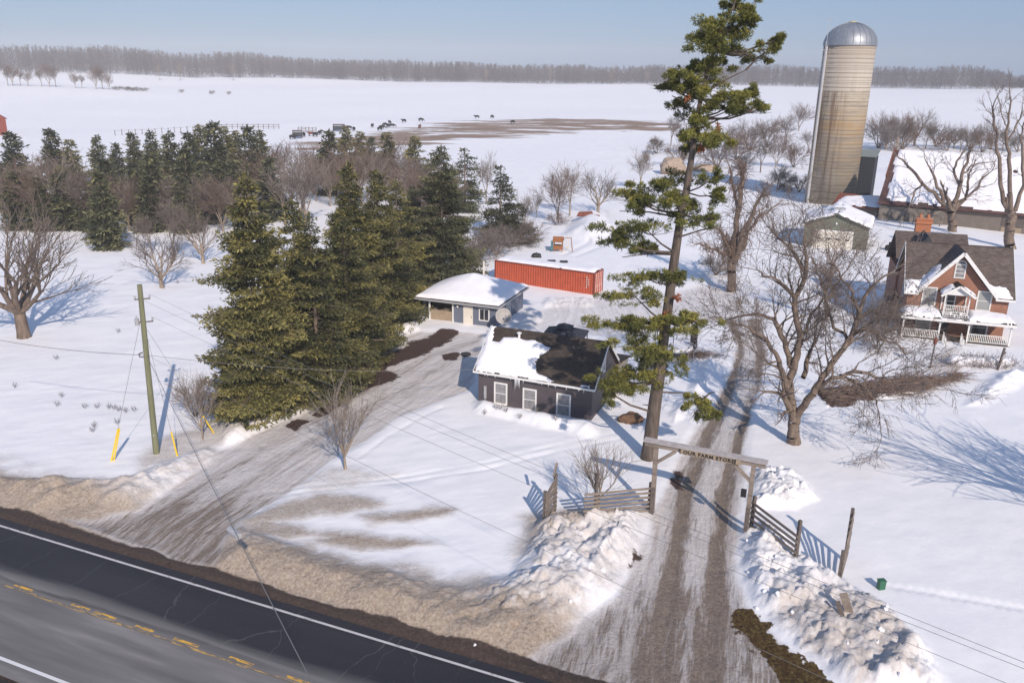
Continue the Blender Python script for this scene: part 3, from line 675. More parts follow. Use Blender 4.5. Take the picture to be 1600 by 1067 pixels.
back = [(150, 213, 0, 1, 'small dark spruce at the left end of the back row'), (180, 224, 1, .8, 'short spruce with a reddish base second in the back row'), (204, 208, 1, 1, 'pointed dark spruce beside the red bush in the back row'),
        (234, 206, 0, 1.05, 'neat pointed blue grey spruce in the back row'), (263, 207, 0, 1.15, 'palest blue spruce in the back row'), (293, 207, 1, 1.1, 'dark spruce at the left edge of the tight back clump'),
        (311, 196, 2, 1.2, 'tall narrow spruce in the tight back clump'), (331, 190, 1, 1.35, 'tallest spruce of the tight back clump'), (349, 199, 2, 1.1, 'thin spruce right of the tallest in the back clump'),
        (368, 206, 2, 1.0, 'lower spruce filling the back clump'), (386, 197, 1, 1.25, 'dense spruce at the right edge of the back clump'), (405, 205, 2, 1.0, 'sparse spruce right of the back clump under the cattle'),
        (514, 203, 1, 1.2, 'bushy dark spruce just below the cattle herd'), (540, 199, 2, 1.1, 'brownish spruce right of the one below the herd'), (562, 206, 2, 1.0, 'thin spruce tucked in the bare grove below the cattle'),
        (580, 214, 1, .9, 'low spruce in the bare grove below the cattle'), (604, 207, 2, 1.1, 'brown tinged spruce near the brown field edge'), (648, 213, 2, 1.1, 'thin dying spruce left of the broad dark spruce')]
for i, (px, py, k, sc, lb) in enumerate(back):
    x, y = P(px, py, 10 * sc); sc2 = sc
    spr(SM[k], x, y, i * 1.7, sc2 * 1.18, sc2, lb, 'spruces of the back row')
for px, py, k, sx, sz, lb in [(168, 388, 1, 1.15, 1.0, 'round crowned pine with a bare trunk at the grove edge'), (155, 372, 1, .9, .6, 'low yellow green conifer left of the round crowned pine'),
                              (247, 355, 1, 1.2, 1.1, 'mid green conifer behind the small bare orchard trees'), (300, 350, 1, 1.1, 1.15, 'olive conifer right of the mid green one'),
                              (12, 330, 1, 1.0, .75, 'green conifer at the far left edge of the grove'), (60, 335, 2, 1.2, .75, 'brown tinged conifer inside the left grove'), (105, 340, 2, 1.1, .8, 'brown green conifer behind the tall pale bare tree'),
                              (215, 318, 1, 1.1, .7, 'dark conifer low in the middle of the left grove'), (345, 332, 1, 1.0, .75, 'dark conifer left of the tallest olive spruce top'),
                              (30, 300, 1, 1.5, 1.1, 'ragged pine at the top left beside the red building'), (90, 290, 1, 1.4, 1.1, 'tall ragged pine rising over the left grove'), (118, 292, 2, 1.2, .9, 'dark ragged pine right of the tall one over the left grove')]:
    x, y, z = G(px, py); spr(SM[k], x, y, px * .1, sx, sz, lb, None, 'conifer_tree')
for px, py, s, lb in [(362, 655, .13, 'tiny young evergreen under the tallest spruce, leftmost of three'), (385, 664, .12, 'tiny young evergreen under the tallest spruce, middle of three'), (402, 652, .16, 'tiny young evergreen under the tallest spruce, rightmost of three')]:
    x, y, z = G(px, py); put_tree('young_evergreen', SM[1], (x, y, z), px, (s * .8, s * .8, s), lb, 'young tree', 'young evergreens at the bank')

def grow(rng, out, p, d, L, r, lvl, maxl, o):
    """one limb and everything it carries"""
    nseg = 4 if lvl < 2 else 3; step = L / nseg; p = np.array(p, float); d = unit(np.array(d, float)); r1 = r * (o['tip'] if lvl else o['stem_tip'])
    for i in range(nseg):
        d = unit(d + rng.normal(0, o['wig'], 3) + np.array([0, 0, o['up'] * (.5 if lvl < 2 else 1)]))
        q = p + d * step; ra = r + (r1 - r) * i / nseg; rb = r + (r1 - r) * (i + 1) / nseg
        out.append((p, q, ra, rb, lvl)); p = q
        if lvl < maxl and (i > 0 or lvl >= 2) and i < nseg:
            for _ in range(o['kids'][min(lvl, len(o['kids']) - 1)]):
                if rng.random() > o['prob']: continue
                a = unit(rng.normal(size=3)); sidev = unit(np.cross(d, a)); ang = rng.uniform(*o['ang'])
                nd = d * cos(ang) + sidev * sin(ang)
                grow(rng, out, q, nd, L * rng.uniform(*o['len']), max(rb * rng.uniform(.45, .7), o['rmin']), lvl + 1, maxl, o)
    if lvl < maxl:
        for _ in range(2):
            a = unit(rng.normal(size=3)); sidev = unit(np.cross(d, a)); ang = rng.uniform(.2, .5)
            grow(rng, out, p, d * cos(ang) + sidev * sin(ang), L * rng.uniform(.6, .85), max(r1 * .8, o['rmin']), lvl + 1, maxl, o)
DEF = dict(wig=.10, up=.06, kids=[1, 2, 1, 1], prob=.8, ang=(.45, 1.0), len=(.5, .75), tip=.55, stem_tip=.75, rmin=.011)
def bare_meshes(segs, thr, tm, cm):
    a = [s for s in segs if s[2] > thr]; b = [s for s in segs if s[2] <= thr]
    V, F = tubes([(s[0], s[1], s[2], s[3]) for s in a], 7); V2, F2 = tubes([(s[0], s[1], s[2], s[3]) for s in b], 3)
    return mesh_np('bare_twigs', V2, F2, M[cm]), mesh_np('bare_trunk', V, F, M[tm], True)
def bare_proto(seed, H, r0, trunk_len, stems, spread, maxl, tm='bark', cm='twig', thr=.06, **kw):
    rng = np.random.default_rng(seed); o = dict(DEF); o.update(kw); out = []
    top = np.array([rng.normal(0, .03), rng.normal(0, .03), 1]) * trunk_len
    if trunk_len > .05:
        out.append((np.array([0, 0, -.3]), top * .25, r0 * 1.25, r0, 0)); out.append((top * .25, top, r0, r0 * .88, 0))
    for i in range(stems):
        az = 2 * pi * (i + rng.random() * .6) / stems; an = rng.uniform(spread * .4, spread)
        rr = r0 * (.62 if trunk_len > .05 else 1) * rng.uniform(.75, 1.1)
        grow(rng, out, top if trunk_len > .05 else np.array([cos(az), sin(az), 0]) * r0 * 1.5, (sin(an) * cos(az), sin(an) * sin(az), cos(an)), (H - trunk_len) * .45 * rng.uniform(.8, 1.1), rr, 1 if trunk_len > .05 else 0, maxl, o)
    zmax = max(s[1][2] for s in out); k = H / zmax
    out = [(s[0] * k, s[1] * k, s[2], s[3], s[4]) for s in out]
    return bare_meshes(out, thr, tm, cm)
B_VASE = [bare_proto(31, 10, .34, 2.0, 7, .85, 4, kids=[1, 1, 1, 1], rmin=.018, up=.05, prob=.9, len=(.6, .85), wig=.07, ang=(.35, .8)), bare_proto(32, 10, .30, 1.8, 6, .75, 4, 'palebark', 'twig', kids=[1, 1, 1, 1], rmin=.020, prob=.9, len=(.6, .85), ang=(.35, .9))]
B_TALL = [bare_proto(33, 10, .17, 1.5, 4, .35, 4, 'palebark', 'paletwig', up=.10, kids=[1, 2, 1, 1], rmin=.022), bare_proto(34, 10, .15, 2.5, 3, .4, 4, 'bark', 'twig', up=.06, kids=[1, 2, 2, 1], rmin=.022),
          bare_proto(35, 10, .16, 1.0, 5, .5, 4, 'palebark', 'redtwig', up=.05, kids=[1, 2, 2, 1], rmin=.022)]
B_SLIM = [bare_proto(36, 7, .10, 1.5, 3, .25, 4, 'palebark', 'paletwig', up=.08, kids=[1, 2, 2], rmin=.012, thr=.04), bare_proto(37, 7, .09, .8, 4, .3, 4, 'bark', 'redtwig', up=.07, kids=[1, 2, 2], rmin=.012, thr=.04)]
B_POLL = bare_proto(61, 10, .42, 3.2, 6, .8, 4, 'palebark', 'twig', kids=[1, 1, 1], rmin=.02, up=.06, prob=.7)
B_BUSH = [bare_proto(38, 4.5, .06, 0, 10, .55, 3, 'palebark', 'greytwig', up=.03, kids=[1, 2, 2], rmin=.012, thr=.045), bare_proto(39, 4.5, .05, 0, 9, .7, 3, 'bark', 'redtwig', up=.02, kids=[1, 2, 2], rmin=.012, thr=.04), bare_proto(40, 4.5, .06, 0, 11, .8, 3, 'bark', 'twig', up=.0, kids=[1, 2, 2], rmin=.012, thr=.045, wig=.16)]
B_WISP = bare_proto(41, 4.6, .06, .7, 9, .42, 3, 'palebark', 'paletwig', up=.03, kids=[1, 2], rmin=.008, thr=.03, ang=(.2, .5))
def bare(meshes, base, h, hp, rz, label, name='bare_tree', cat='tree', group=None, wide=1.0):
    x, y = base[:2]; z = gz(x, y) if len(base) < 3 else base[2]; k = h / hp
    return put_tree(name, meshes, (x, y, z - .05), rz, (k * wide, k * wide, k), label, cat, group)
# single trees on the left snow
bare(B_VASE[0], G(38, 527), 12.5, 10, .5, 'large many limbed bare tree alone on the snow at the left edge', wide=1.25)
bare(B_VASE[1], G(253, 450), 7.0, 10, 1.5, 'small leaning bare orchard tree behind the green pole', wide=1.15)
bare(B_VASE[1], G(318, 412), 7.6, 10, 3.0, 'pale bare tree with a short clean trunk left of the tall spruce', wide=.95)
bare(B_TALL[1], G(272, 408), 9.0, 10, 2.0, 'thin straight bare tree between the two small orchard trees')
bare(B_TALL[0], G(103, 358), 12.5, 10, .9, 'tallest pale bare tree rising from the left grove', wide=1.1)
bare(B_TALL[2], G(8, 348), 9, 10, 2.1, 'bare tree cut by the left edge with a dark stem base')
bare(B_TALL[1], G(237, 395), 6, 10, 4.1, 'thin twiggy sapling just behind the small leaning orchard tree', 'bare_tree')
rt = random.Random(5)
gl = [(0, 245), (18, 262), (40, 240), (58, 270), (75, 235), (88, 262), (120, 250), (132, 285), (150, 262), (160, 240), (190, 268), (205, 255), (215, 280), (228, 262), (262, 262), (280, 268), (300, 260), (322, 262), (340, 268), (362, 246),
      (376, 262), (392, 240), (405, 222), (420, 238), (434, 212), (450, 228), (462, 240), (478, 218), (490, 236), (500, 225), (512, 245), (524, 228), (536, 218), (548, 240), (560, 226), (572, 238), (584, 222), (598, 236), (612, 214), (622, 230), (636, 242), (650, 232), (664, 246), (678, 250)]
marks = lambda px: 'left edge of the picture' if px < 70 else 'tall pale bare tree' if px < 170 else 'blue grey back spruces' if px < 290 else 'tight clump of back spruces' if px < 410 else 'cattle herd' if px < 560 else 'brown field'
ORD = ['leftmost', 'second', 'third', 'fourth', 'fifth', 'sixth', 'seventh', 'eighth', 'ninth', 'tenth', 'eleventh', 'twelfth', 'thirteenth', 'fourteenth', 'fifteenth', 'sixteenth', 'seventeenth', 'eighteenth']
cnt = {}
for i, (px, py) in enumerate(gl):
    mk = marks(px); cnt[mk] = cnt.get(mk, -1) + 1; od = ORD[cnt[mk]] + ('' if cnt[mk] == 0 else ' from the left')
    h = rt.uniform(8.5, 11.5); x, y = P(px, py, h); y2 = min(max(y, 118), 165); x = x * y2 / y
    hh = CAMH + (h - CAMH) * y2 / y
    if px < 430 and i % 2:
        spr(SM[1 + (i % 2) * 0], x, y2, i * 1.1, hh / 10 * 1.25, hh / 10 * .92, 'dark grove conifer, ' + od + ' before the ' + mk, 'dark conifers within the grove', 'conifer_tree'); continue
    m = (B_TALL + [B_TALL[2], B_TALL[1]])[i % 5]
    bare(m, (x, y2), hh, 10, rt.uniform(0, 6), 'bare grove tree, ' + od + ' before the ' + mk, 'bare_tree', 'tree', 'bare grove trees before the ' + marks(px), wide=1.1)
bare(B_TALL[0], G(478, 355), 12.5, 10, 2.9, 'white barked bare tree forking low just behind the spruce row', wide=1.15)
bare(B_TALL[0], G(446, 352), 10.5, 10, 1.2, 'second pale barked bare tree left of the white barked fork', wide=1.0)
# roadside shrubs and saplings
bare(B_WISP, G(540, 733), 6.0, 4.6, 0, 'upright many stemmed bare shrub beside the driveway ice', 'bare_shrub', 'shrub', wide=1.1)
bare(B_WISP, G(317, 686), 5.3, 4.6, 2, 'bare many stemmed shrub beside the yellow guy guards', 'bare_shrub', 'shrub', wide=.85)
bare(B_WISP, G(934, 800), 4.3, 4.6, 4, 'wispy bare shrub behind the left gate fence', 'bare_shrub', 'shrub', wide=1.25)
bare(B_BUSH[1], G(305, 650), 3.4, 4.5, 1, 'reddish brown bush at the foot of the tallest spruce', 'bush', 'bush', wide=.8)
# thin trees beyond the yard
for px, py, h, k, lb in [(818, 368, 7, 0, 'thin bare sapling behind the red container'), (872, 348, 9.5, 1, 'reddish thin bare tree left of the snow hill'), (890, 336, 9.5, 0, 'pale thin bare tree just behind the reddish one'),
                         (1000, 296, 9, 0, 'thin pale bare tree in the field left of the great pine'), (760, 318, 9.5, 0, 'fan shaped bare tree between two dark spruces'), (1010, 262, 5, 1, 'low bare sapling right of the thin pale field tree'), (838, 340, 4.5, 0, 'short grey sapling left of the snow hill')]:
    bare(B_SLIM[k], G(px, py), h, 7, px, lb)
bare(B_VASE[1], G(934, 334), 8, 10, 1, 'spreading bare tree behind the rusty plough blade hill', wide=1.1)
for px, py, h, k, lb in [(745, 408, 4.6, 2, 'grey bare bush against the container left end'), (775, 398, 4.2, 0, 'grey twiggy bush behind the container'), (800, 386, 4.2, 2, 'brown bush under the lone dark spruce'), (818, 378, 3.6, 1, 'reddish bush at the end of the container hedge'), (725, 415, 4.5, 0, 'pale bush beside the broad dark spruce'), (868, 352, 2.5, 1, 'low red brush at the foot of the reddish thin tree'), (550, 600, 3.0, 1, 'red stemmed bush at the edge of the bare soil')]:
    bare(B_BUSH[k], G(px, py), h, 4.5, px, lb, 'bush', 'bush', wide=1.2)
# the brushy fence line right of the great pine
rb = [(1048, 228, 11), (1062, 262, 8), (1078, 240, 10), (1120, 262, 9), (1150, 250, 10), (1158, 285, 8), (1172, 235, 11), (1188, 270, 10), (1198, 230, 12), (1212, 262, 9), (1228, 226, 12), (1240, 262, 8), (1248, 205, 13), (1262, 240, 8), (1216, 296, 6), (1248, 300, 5), (1026, 240, 6), (1136, 232, 9)]
rb.sort()
for i, (px, py, h) in enumerate(rb):
    k = i % 4; ms, hp = (B_BUSH[2], 4.5) if k == 0 else (B_TALL[1], 10) if k == 1 else (B_BUSH[1], 4.5) if k == 2 else (B_TALL[2], 10)
    bare(ms, G(px, py), h * .95, hp, i * 1.3, 'brown bare tree, ' + ORD[i] + ('' if i == 0 else ' from the left') + ' in the brush between pine and silo', 'bare_tree', 'tree', 'brush line between pine and silo', wide=1.15 if hp > 5 else .9)
rb = [(1372, 232), (1392, 228), (1410, 234), (1428, 228), (1446, 233), (1462, 230), (1480, 236), (1500, 238), (1516, 234), (1534, 238), (1548, 234), (1400, 236), (1490, 232), (1566, 236), (1590, 238), (1384, 234)]
rb.sort()
for i, (px, py) in enumerate(rb):
    ms, hp = (B_BUSH[1], 4.5) if i % 4 == 0 else (B_VASE[1], 10) if i % 4 == 1 else (B_TALL[1], 10) if i % 4 == 2 else (B_BUSH[0], 4.5); bare(ms, G(px, py), rt.uniform(10, 14) if px < 1460 else rt.uniform(7, 10), hp, i * 2.1, 'bare scrub tree, ' + ORD[i] + ('' if i == 0 else ' from the left') + ' in the hedgerow behind the barn', 'scrub_tree', 'tree', 'hedgerow behind the barn', wide=1.0)
bare(B_VASE[1], (34.0, 35.0), 12, 10, 2.0, 'bare tree just outside the right edge casting twig shadows', wide=1.2)
bare(B_VASE[0], (37, 30), 12, 10, 1.0, 'second bare tree outside the right edge', wide=1.2)
# ivy clad broken willow behind the pine
def limbs_tree(name, label, base, limbs, vines, seed, o, maxl, tm, cm, thr, side_len, side_every=1, cat='tree', lv=2):
    """limbs: lists of (px, py, width_px, dy) read off the photograph, each given its own distance"""
    rng = np.random.default_rng(seed); segs = []; B = np.array([base[0], base[1], base[2]])
    for lb in limbs:
        pts = []; 
        for px, py, w, dy in lb:
            Y = base[1] + dy; p = np.array(at(px, py, Y)); zc = p[1] * cp_ - (p[2] - CAMH) * sp_; pts.append((p - B, max(w, .8) * (.72 if seed > 20 else .9) * zc / FPX / 2))
        for i in range(len(pts) - 1):
            (a, ra), (b, rb_) = pts[i], pts[i + 1]; n = 3; prev = a; pr = ra
            for j in range(1, n + 1):
                t = j / n; q = a + (b - a) * t + (rng.normal(0, .05, 3) * np.linalg.norm(b - a) * (1 if j < n else 0)); r = ra + (rb_ - ra) * t
                segs.append((prev, q, pr, r, 0)); prev = q; pr = r
                if r < .22 and side_len > 0 and rng.random() < .8:
                    d = unit(b - a); s_ = unit(np.cross(d, rng.normal(size=3))); an = rng.uniform(.5, 1.2)
                    grow(rng, segs, q, d * cos(an) + s_ * sin(an) + np.array([0, 0, .15]), side_len * rng.uniform(.5, 1.1), max(min(r * .5, .07), .02), lv, maxl, o)
        d = unit(pts[-1][0] - pts[-2][0]); grow(rng, segs, pts[-1][0], d, side_len * 1.0, max(pts[-1][1] * .8, .02), lv, maxl, o)
    core = [s for s in segs if s[2] > .08]
    for _ in range(vines or 0):
        s = core[int(rng.integers(len(core)))]; p = s[0] + (s[1] - s[0]) * rng.random() + rng.normal(0, s[2] * 1.3, 3); d = rng.normal(0, .5, 3); d[2] = -abs(d[2]) - .4 if rng.random() < .6 else abs(d[2]); L_ = rng.uniform(.4, 1.5)
        segs.append((p, p + unit(d) * L_, .028, .014, 3))
    me = bare_meshes(segs, thr, tm, cm)
    return put_tree(name, me, tuple(B), 0, 1.0, label, cat)
o1 = dict(DEF); o1.update(wig=.17, up=.01, kids=[1, 1, 1, 1], rmin=.012, prob=.66, len=(.55, .8), ang=(.4, 1.1))
b0 = G(1240, 692)
limbs_tree('bare_tree', 'big forked bare tree right of the farm gate reaching over the brush pile', b0, [
    [(1240, 695, 26, 0), (1240, 672, 20, 0), (1240, 650, 19, 0)],
    [(1240, 655, 17, 0), (1234, 615, 15, .1), (1234, 590, 14, .2), (1246, 555, 12, .3), (1250, 520, 11, .4), (1243, 490, 10, .4), (1242, 465, 9.5, .4), (1252, 448, 9, .4), (1259, 427, 7, .4), (1260, 400, 6, .4), (1256, 380, 4, .6)],
    [(1242, 465, 8, .4), (1228, 448, 6, -.2), (1212, 436, 4, -.8), (1190, 425, 3, -1.4)],
    [(1259, 427, 7, .4), (1246, 405, 6, .9), (1232, 385, 5, 1.4), (1212, 368, 3, 2.0)],
    [(1236, 620, 12, 0), (1222, 580, 10, -.5), (1212, 552, 8, -.9), (1195, 528, 6, -1.4), (1172, 512, 4, -2.0), (1145, 508, 3, -2.6)],
    [(1240, 575, 12, .2), (1228, 545, 10, .8), (1216, 512, 9, 1.2), (1208, 498, 7, 1.5), (1180, 490, 5, 1.8), (1150, 496, 3, 2.2), (1125, 505, 2, 2.6)],
    [(1244, 662, 14, 0), (1258, 632, 13, -.3), (1274, 606, 12, -.6), (1295, 578, 11, -.8), (1312, 552, 10, -.8), (1326, 535, 9.5, -.8), (1338, 510, 8, -.8), (1342, 490, 8, -.8), (1352, 462, 6, -.6), (1375, 436, 4, -.4), (1395, 425, 3, 0)],
    [(1342, 490, 6, -.8), (1332, 465, 5, -1.4), (1318, 440, 4, -2.0), (1305, 415, 3, -2.4)],
    [(1274, 606, 8, -.6), (1300, 590, 7, -1.4), (1335, 580, 6.5, -2.0), (1368, 590, 5, -2.6), (1400, 600, 4, -3.0), (1435, 598, 3, -3.4)],
    [(1312, 585, 5, -1.2), (1345, 600, 4, -1.8), (1370, 625, 3, -2.4), (1375, 655, 2, -2.6)],
    [(1338, 520, 7, -.8), (1358, 512, 6, .2), (1378, 530, 4, .8), (1405, 540, 3, 1.2), (1418, 560, 2, 1.4)],
    [(1255, 590, 9, .5), (1262, 560, 8, 1.4), (1268, 545, 6, 1.8)],
    [(1246, 540, 7, .4), (1262, 505, 5, 1.8), (1284, 470, 4, 2.6), (1300, 430, 3, 3.2)],
    [(1326, 535, 6, -.8), (1300, 500, 5, .8), (1290, 470, 4, 1.2), (1296, 440, 2.5, 1.6)],
], None, 7, o1, 5, 'bark', 'twig', .05, 1.7)
b1 = G(1142, 455)
limbs_tree('broken_willow_tree', 'thick broken trunk tree with vines behind the great pine', b1, [
    [(1142, 458, 17, 0), (1143, 440, 15, 0), (1144, 400, 15, 0)], [(1144, 405, 12, 0), (1148, 370, 11, .3), (1152, 335, 9, .4), (1158, 300, 8, .4), (1160, 275, 7, .4)],
    [(1146, 410, 11, 0), (1158, 375, 10, -.4), (1172, 345, 8, -.9), (1186, 312, 5, -1.2)], [(1150, 410, 8, 0), (1166, 372, 6, .6), (1184, 340, 4, 1.2), (1206, 325, 2.5, 2)],
    [(1140, 400, 6, 0), (1120, 390, 5, -.6), (1096, 382, 3, -1.2)], [(1142, 395, 7, 0), (1128, 365, 5, -1), (1110, 350, 3, -1.6)], [(1154, 330, 6, .4), (1146, 290, 4, 1), (1140, 262, 2.5, 1.4)]],
    1500, 9, o1, 4, 'bark', 'redtwig', .06, 1.3)
o2 = dict(o1); o2.update(up=.06)
limbs_tree('bare_tree', 'bare multi stemmed tree standing before the green garage', G(1292, 500), [
    [(1292, 502, 6, 0), (1290, 480, 5, 0), (1288, 450, 4, 0)], [(1288, 455, 4, 0), (1275, 425, 3, .4), (1268, 400, 2, .6)], [(1288, 455, 4, 0), (1298, 420, 3, -.4), (1304, 395, 2, -.6)], [(1290, 470, 4, 0), (1312, 440, 3, .8), (1330, 410, 2, 1)]],
    None, 12, o2, 5, 'bark', 'redtwig', .05, 1.6)
o3 = dict(o1); o3.update(up=.05, prob=.55, rmin=.022)
limbs_tree('bare_tree', 'pollarded pale bare tree between the farmhouse and the barn', G(1488, 362), [
    [(1488, 364, 20, 0), (1487, 345, 17, 0), (1486, 326, 17, 0)], [(1486, 328, 10, 0), (1465, 310, 8, .5), (1442, 288, 7, .8), (1425, 266, 6, 1), (1410, 250, 4, 1)], [(1442, 288, 5, .8), (1428, 300, 4, 0), (1424, 315, 3, -.5)],
    [(1484, 326, 9, 0), (1470, 298, 7, 0), (1458, 272, 5, 0), (1450, 258, 3, 0)], [(1488, 326, 11, 0), (1498, 300, 9, -.4), (1503, 272, 7, -.6), (1512, 245, 5, -.6), (1516, 236, 4, -.6)], [(1500, 290, 6, -.4), (1490, 265, 5, -1), (1500, 246, 4, -1)],
    [(1490, 330, 8, 0), (1508, 312, 6, .8), (1512, 285, 5, 1), (1514, 272, 4, 1)], [(1492, 326, 7, 0), (1520, 300, 5, -.5), (1544, 272, 3, -.8)], [(1503, 272, 4, -.6), (1520, 258, 3, 0), (1545, 254, 2, 0)]], None, 21, o3, 4, 'bark', 'twig', .06, 2.0)
limbs_tree('bare_tree', 'very tall thick bare tree at the right edge behind the farmhouse', G(1580, 388), [
    [(1580, 390, 22, 0), (1578, 360, 20, 0), (1580, 335, 20, 0)], [(1578, 338, 12, 0), (1566, 300, 9, 0), (1562, 260, 8, 0), (1556, 225, 6, 0), (1553, 185, 5, 0), (1551, 170, 4, 0)], [(1582, 338, 12, 0), (1578, 300, 9, -.5), (1576, 250, 8, -.8), (1572, 215, 6, -1), (1576, 180, 4, -1), (1578, 150, 3, -1)],
    [(1576, 220, 4, -1), (1586, 200, 4, -1), (1596, 178, 3, -1)], [(1586, 330, 10, 0), (1600, 290, 7, .5), (1598, 250, 6, .8), (1594, 215, 4, 1), (1600, 192, 3, 1)], [(1575, 200, 3, -1), (1566, 182, 2, -1), (1562, 160, 2, -1)]], None, 22, o3, 4, 'bark', 'twig', .06, 1.6)
for px, py, h, lb in [(1385, 520, 3.6, 'tangled vine bush left of the farmhouse porch'), (1398, 500, 3.2, 'dark bare bush against the farmhouse side wall'), (1370, 545, 2.8, 'low bare bush in front of the farmhouse left corner')]:
    bare(B_BUSH[2], G(px, py), h, 4.5, px, lb, 'bush', 'bush', wide=1.1)
bare(B_BUSH[2], G(1118, 430), 3.2, 4.5, 2, 'round brown bush against the broken trunk tree', 'bush', 'bush', wide=1.0)

# ---- the great white pine
def great_pine():
    base = G(1011, 716); B = np.array(base); rng = np.random.default_rng(77)
    tr = [(1011, 722, 28), (1016, 690, 25), (1022, 640, 24), (1029, 590, 22), (1034, 550, 20), (1041, 500, 18), (1049, 440, 17), (1056, 390, 16), (1065, 330, 14), (1073, 295, 13), (1080, 250, 11), (1085, 215, 10), (1090, 180, 9), (1096, 150, 8), (1106, 110, 7), (1118, 75, 5), (1132, 40, 4), (1146, 10, 3), (1150, 0, 2)]
    def wp(px, py, dy):
        p = np.array(at(px, py, base[1] + dy)); zc = p[1] * cp_ - (p[2] - CAMH) * sp_; return p - B, zc / FPX
    T = []; 
    for px, py, w in tr:
        p, k = wp(px, py, 0); T.append((p, w * k / 2 * .86))
    T[0] = (np.array([0, 0, -.6]), .50)
    segs = [(T[i][0], T[i + 1][0], T[i][1], T[i + 1][1]) for i in range(len(T) - 1)]
    mb = MB(); mb.tube([t[0] for t in T], [t[1] for t in T], 14)
    root = empty('white_pine', base, 0, 'tall leaning white pine with layered foliage beside the farm gate', 'tree')
    z8 = lambda x, y, rx, ry, s=2.051: (900 + x / s, y / s, rx / s, ry / s)
    c8 = lambda x, y, rx, ry, s=3.9525: (720 + x / s, 480 + y / s, rx / s, ry / s)
    up = [(510, 12, 36, 14), (545, 35, 30, 16), (520, 60, 45, 22), (560, 62, 25, 14), (450, 90, 50, 28), (495, 110, 55, 32), (400, 120, 35, 18), (420, 150, 60, 32), (500, 160, 60, 28), (560, 175, 55, 20), (610, 158, 40, 16), (645, 128, 18, 12), (450, 205, 60, 28), (400, 225, 50, 26), (350, 245, 40, 18),
          (290, 275, 52, 18), (335, 288, 25, 12), (430, 278, 48, 30), (395, 312, 38, 30), (445, 330, 30, 14), (520, 322, 42, 32), (555, 298, 24, 20), (500, 350, 30, 14), (595, 348, 32, 14), (335, 380, 50, 28), (400, 398, 48, 26), (460, 450, 50, 24), (415, 435, 35, 16), (350, 440, 22, 16),
          (285, 590, 48, 38), (370, 568, 55, 24), (440, 572, 32, 26), (440, 628, 34, 15), (170, 632, 48, 24), (225, 650, 46, 24), (350, 690, 52, 22), (445, 698, 44, 18), (225, 735, 85, 22), (130, 768, 46, 20), (200, 792, 46, 16), (300, 885, 55, 15), (215, 888, 60, 14), (190, 950, 85, 24), (150, 1048, 66, 20), (350, 1022, 70, 20), (400, 1028, 28, 12), (270, 1050, 40, 16), (320, 640, 35, 16)]
    lo = [(1010, 108, 110, 34), (1080, 85, 70, 22), (1390, 85, 120, 28), (1300, 60, 50, 22), (1200, 125, 55, 40), (1070, 225, 120, 36), (1200, 260, 95, 48), (1130, 300, 90, 40), (1190, 345, 95, 75), (1000, 400, 105, 38), (930, 450, 85, 38), (1110, 435, 95, 50), (1240, 430, 42, 42), (900, 515, 55, 48), (970, 490, 60, 30), (1060, 500, 60, 22)]
    clumps = [z8(*c) for c in up] + [c8(*c) for c in lo]
    drop = [c8(*c) for c in [(1460, 600, 46, 34), (1440, 665, 30, 36), (1520, 640, 45, 26), (1490, 580, 35, 18)]]
    axis_pts = np.array([t[0] for t in T]); axis_px = [(a[0], a[1]) for a in tr]
    ps = []; ds = []; ls = []; hs = []; lv = []; lr = []
    def tufts(c, rad, n, hue):
        u = unit(rng.normal(size=(n, 3))) * (rng.random((n, 1)) ** .45); q = c + u * rad; q[:, 2] += -.25 * (np.abs(u[:, 0]) ** 2) * rad[2]
        lump = fbm(q[:, 0] * 1.7 + c[0], q[:, 2] * 1.7 + q[:, 1] * 1.1, 3, 7); q = q[lump > -.18]; n = len(q)
        if n == 0: return
        h = np.clip(hue + .22 * (q[:, 2] - c[2]) / rad[2] + rng.normal(0, .10, n), 0, 1)  # clump tops brighter, undersides darker: highlights put into the needle colour
        for k in range(9):
            d = rng.normal(0, .62, (n, 3)) + unit(q - c) * .6; d[:, 2] += .45
            ps.append(q + rng.normal(0, .03, q.shape)); ds.append(d); ls.append(rng.uniform(.10, .25, n)); hs.append(np.clip(h + rng.normal(0, .06, n), 0, 1))
    limb = []
    for i, (px, py, rx, ry) in enumerate(clumps + drop):
        isd = i >= len(clumps)
        j = int(np.argmin([abs(a[1] - (py + ry * .6)) for a in axis_px])); tx = axis_px[j][0]; side = px - tx
        m = wp(px, py, 0)[1]; reach = abs(side) * m
        # the foliage stands all round the stem: clumps far out sideways sit near the stem's distance, central ones fore or aft
        dy = rng.uniform(-1, 1) * max(0.5, 2.6 - reach * .55) * (1 if py > 200 else .7); dy = -abs(dy) if i % 3 else dy
        c, m = wp(px, py, dy); rad = np.array([rx * m * 1.05, max(.7, (rx * .6 + ry * .3) * m), ry * m * .95]) * (1.16 if py > 280 else 1)
        hue = rng.uniform(.35, .62) + (.1 if py > 400 else 0)
        vol = rad[0] * rad[1] * rad[2]; nt = int(min(3600, 560 * vol ** .75 + 260)); nsb = 11
        for sb in range(nsb):
            u = rng.normal(0, .58, 3); f = rng.uniform(.24, .52); tufts(c + u * rad, rad * np.array([f, f, f * 1.15]), int(nt / nsb * .9 * rng.uniform(.6, 1.5)), hue + rng.normal(0, .07))
        t0 = T[j][0] + (T[j][0] - T[max(j - 1, 0)][0]) * 0; a = t0 + np.array([0, 0, -.2]); 
        if isd: a = wp(1100, 622, -.3)[0]
        mid = a * .5 + c * .5 + np.array([0, 0, -.25 * reach * .3]); limb.append((a, mid, c, .03 + .014 * np.linalg.norm(c - a)))
        for _ in range(10):
            e = c + rng.normal(0, .6, 3) * rad; s0 = mid * .4 + c * .6; limb.append((s0, (s0 + e) / 2 + np.array([0, 0, -.05]), e, .018))
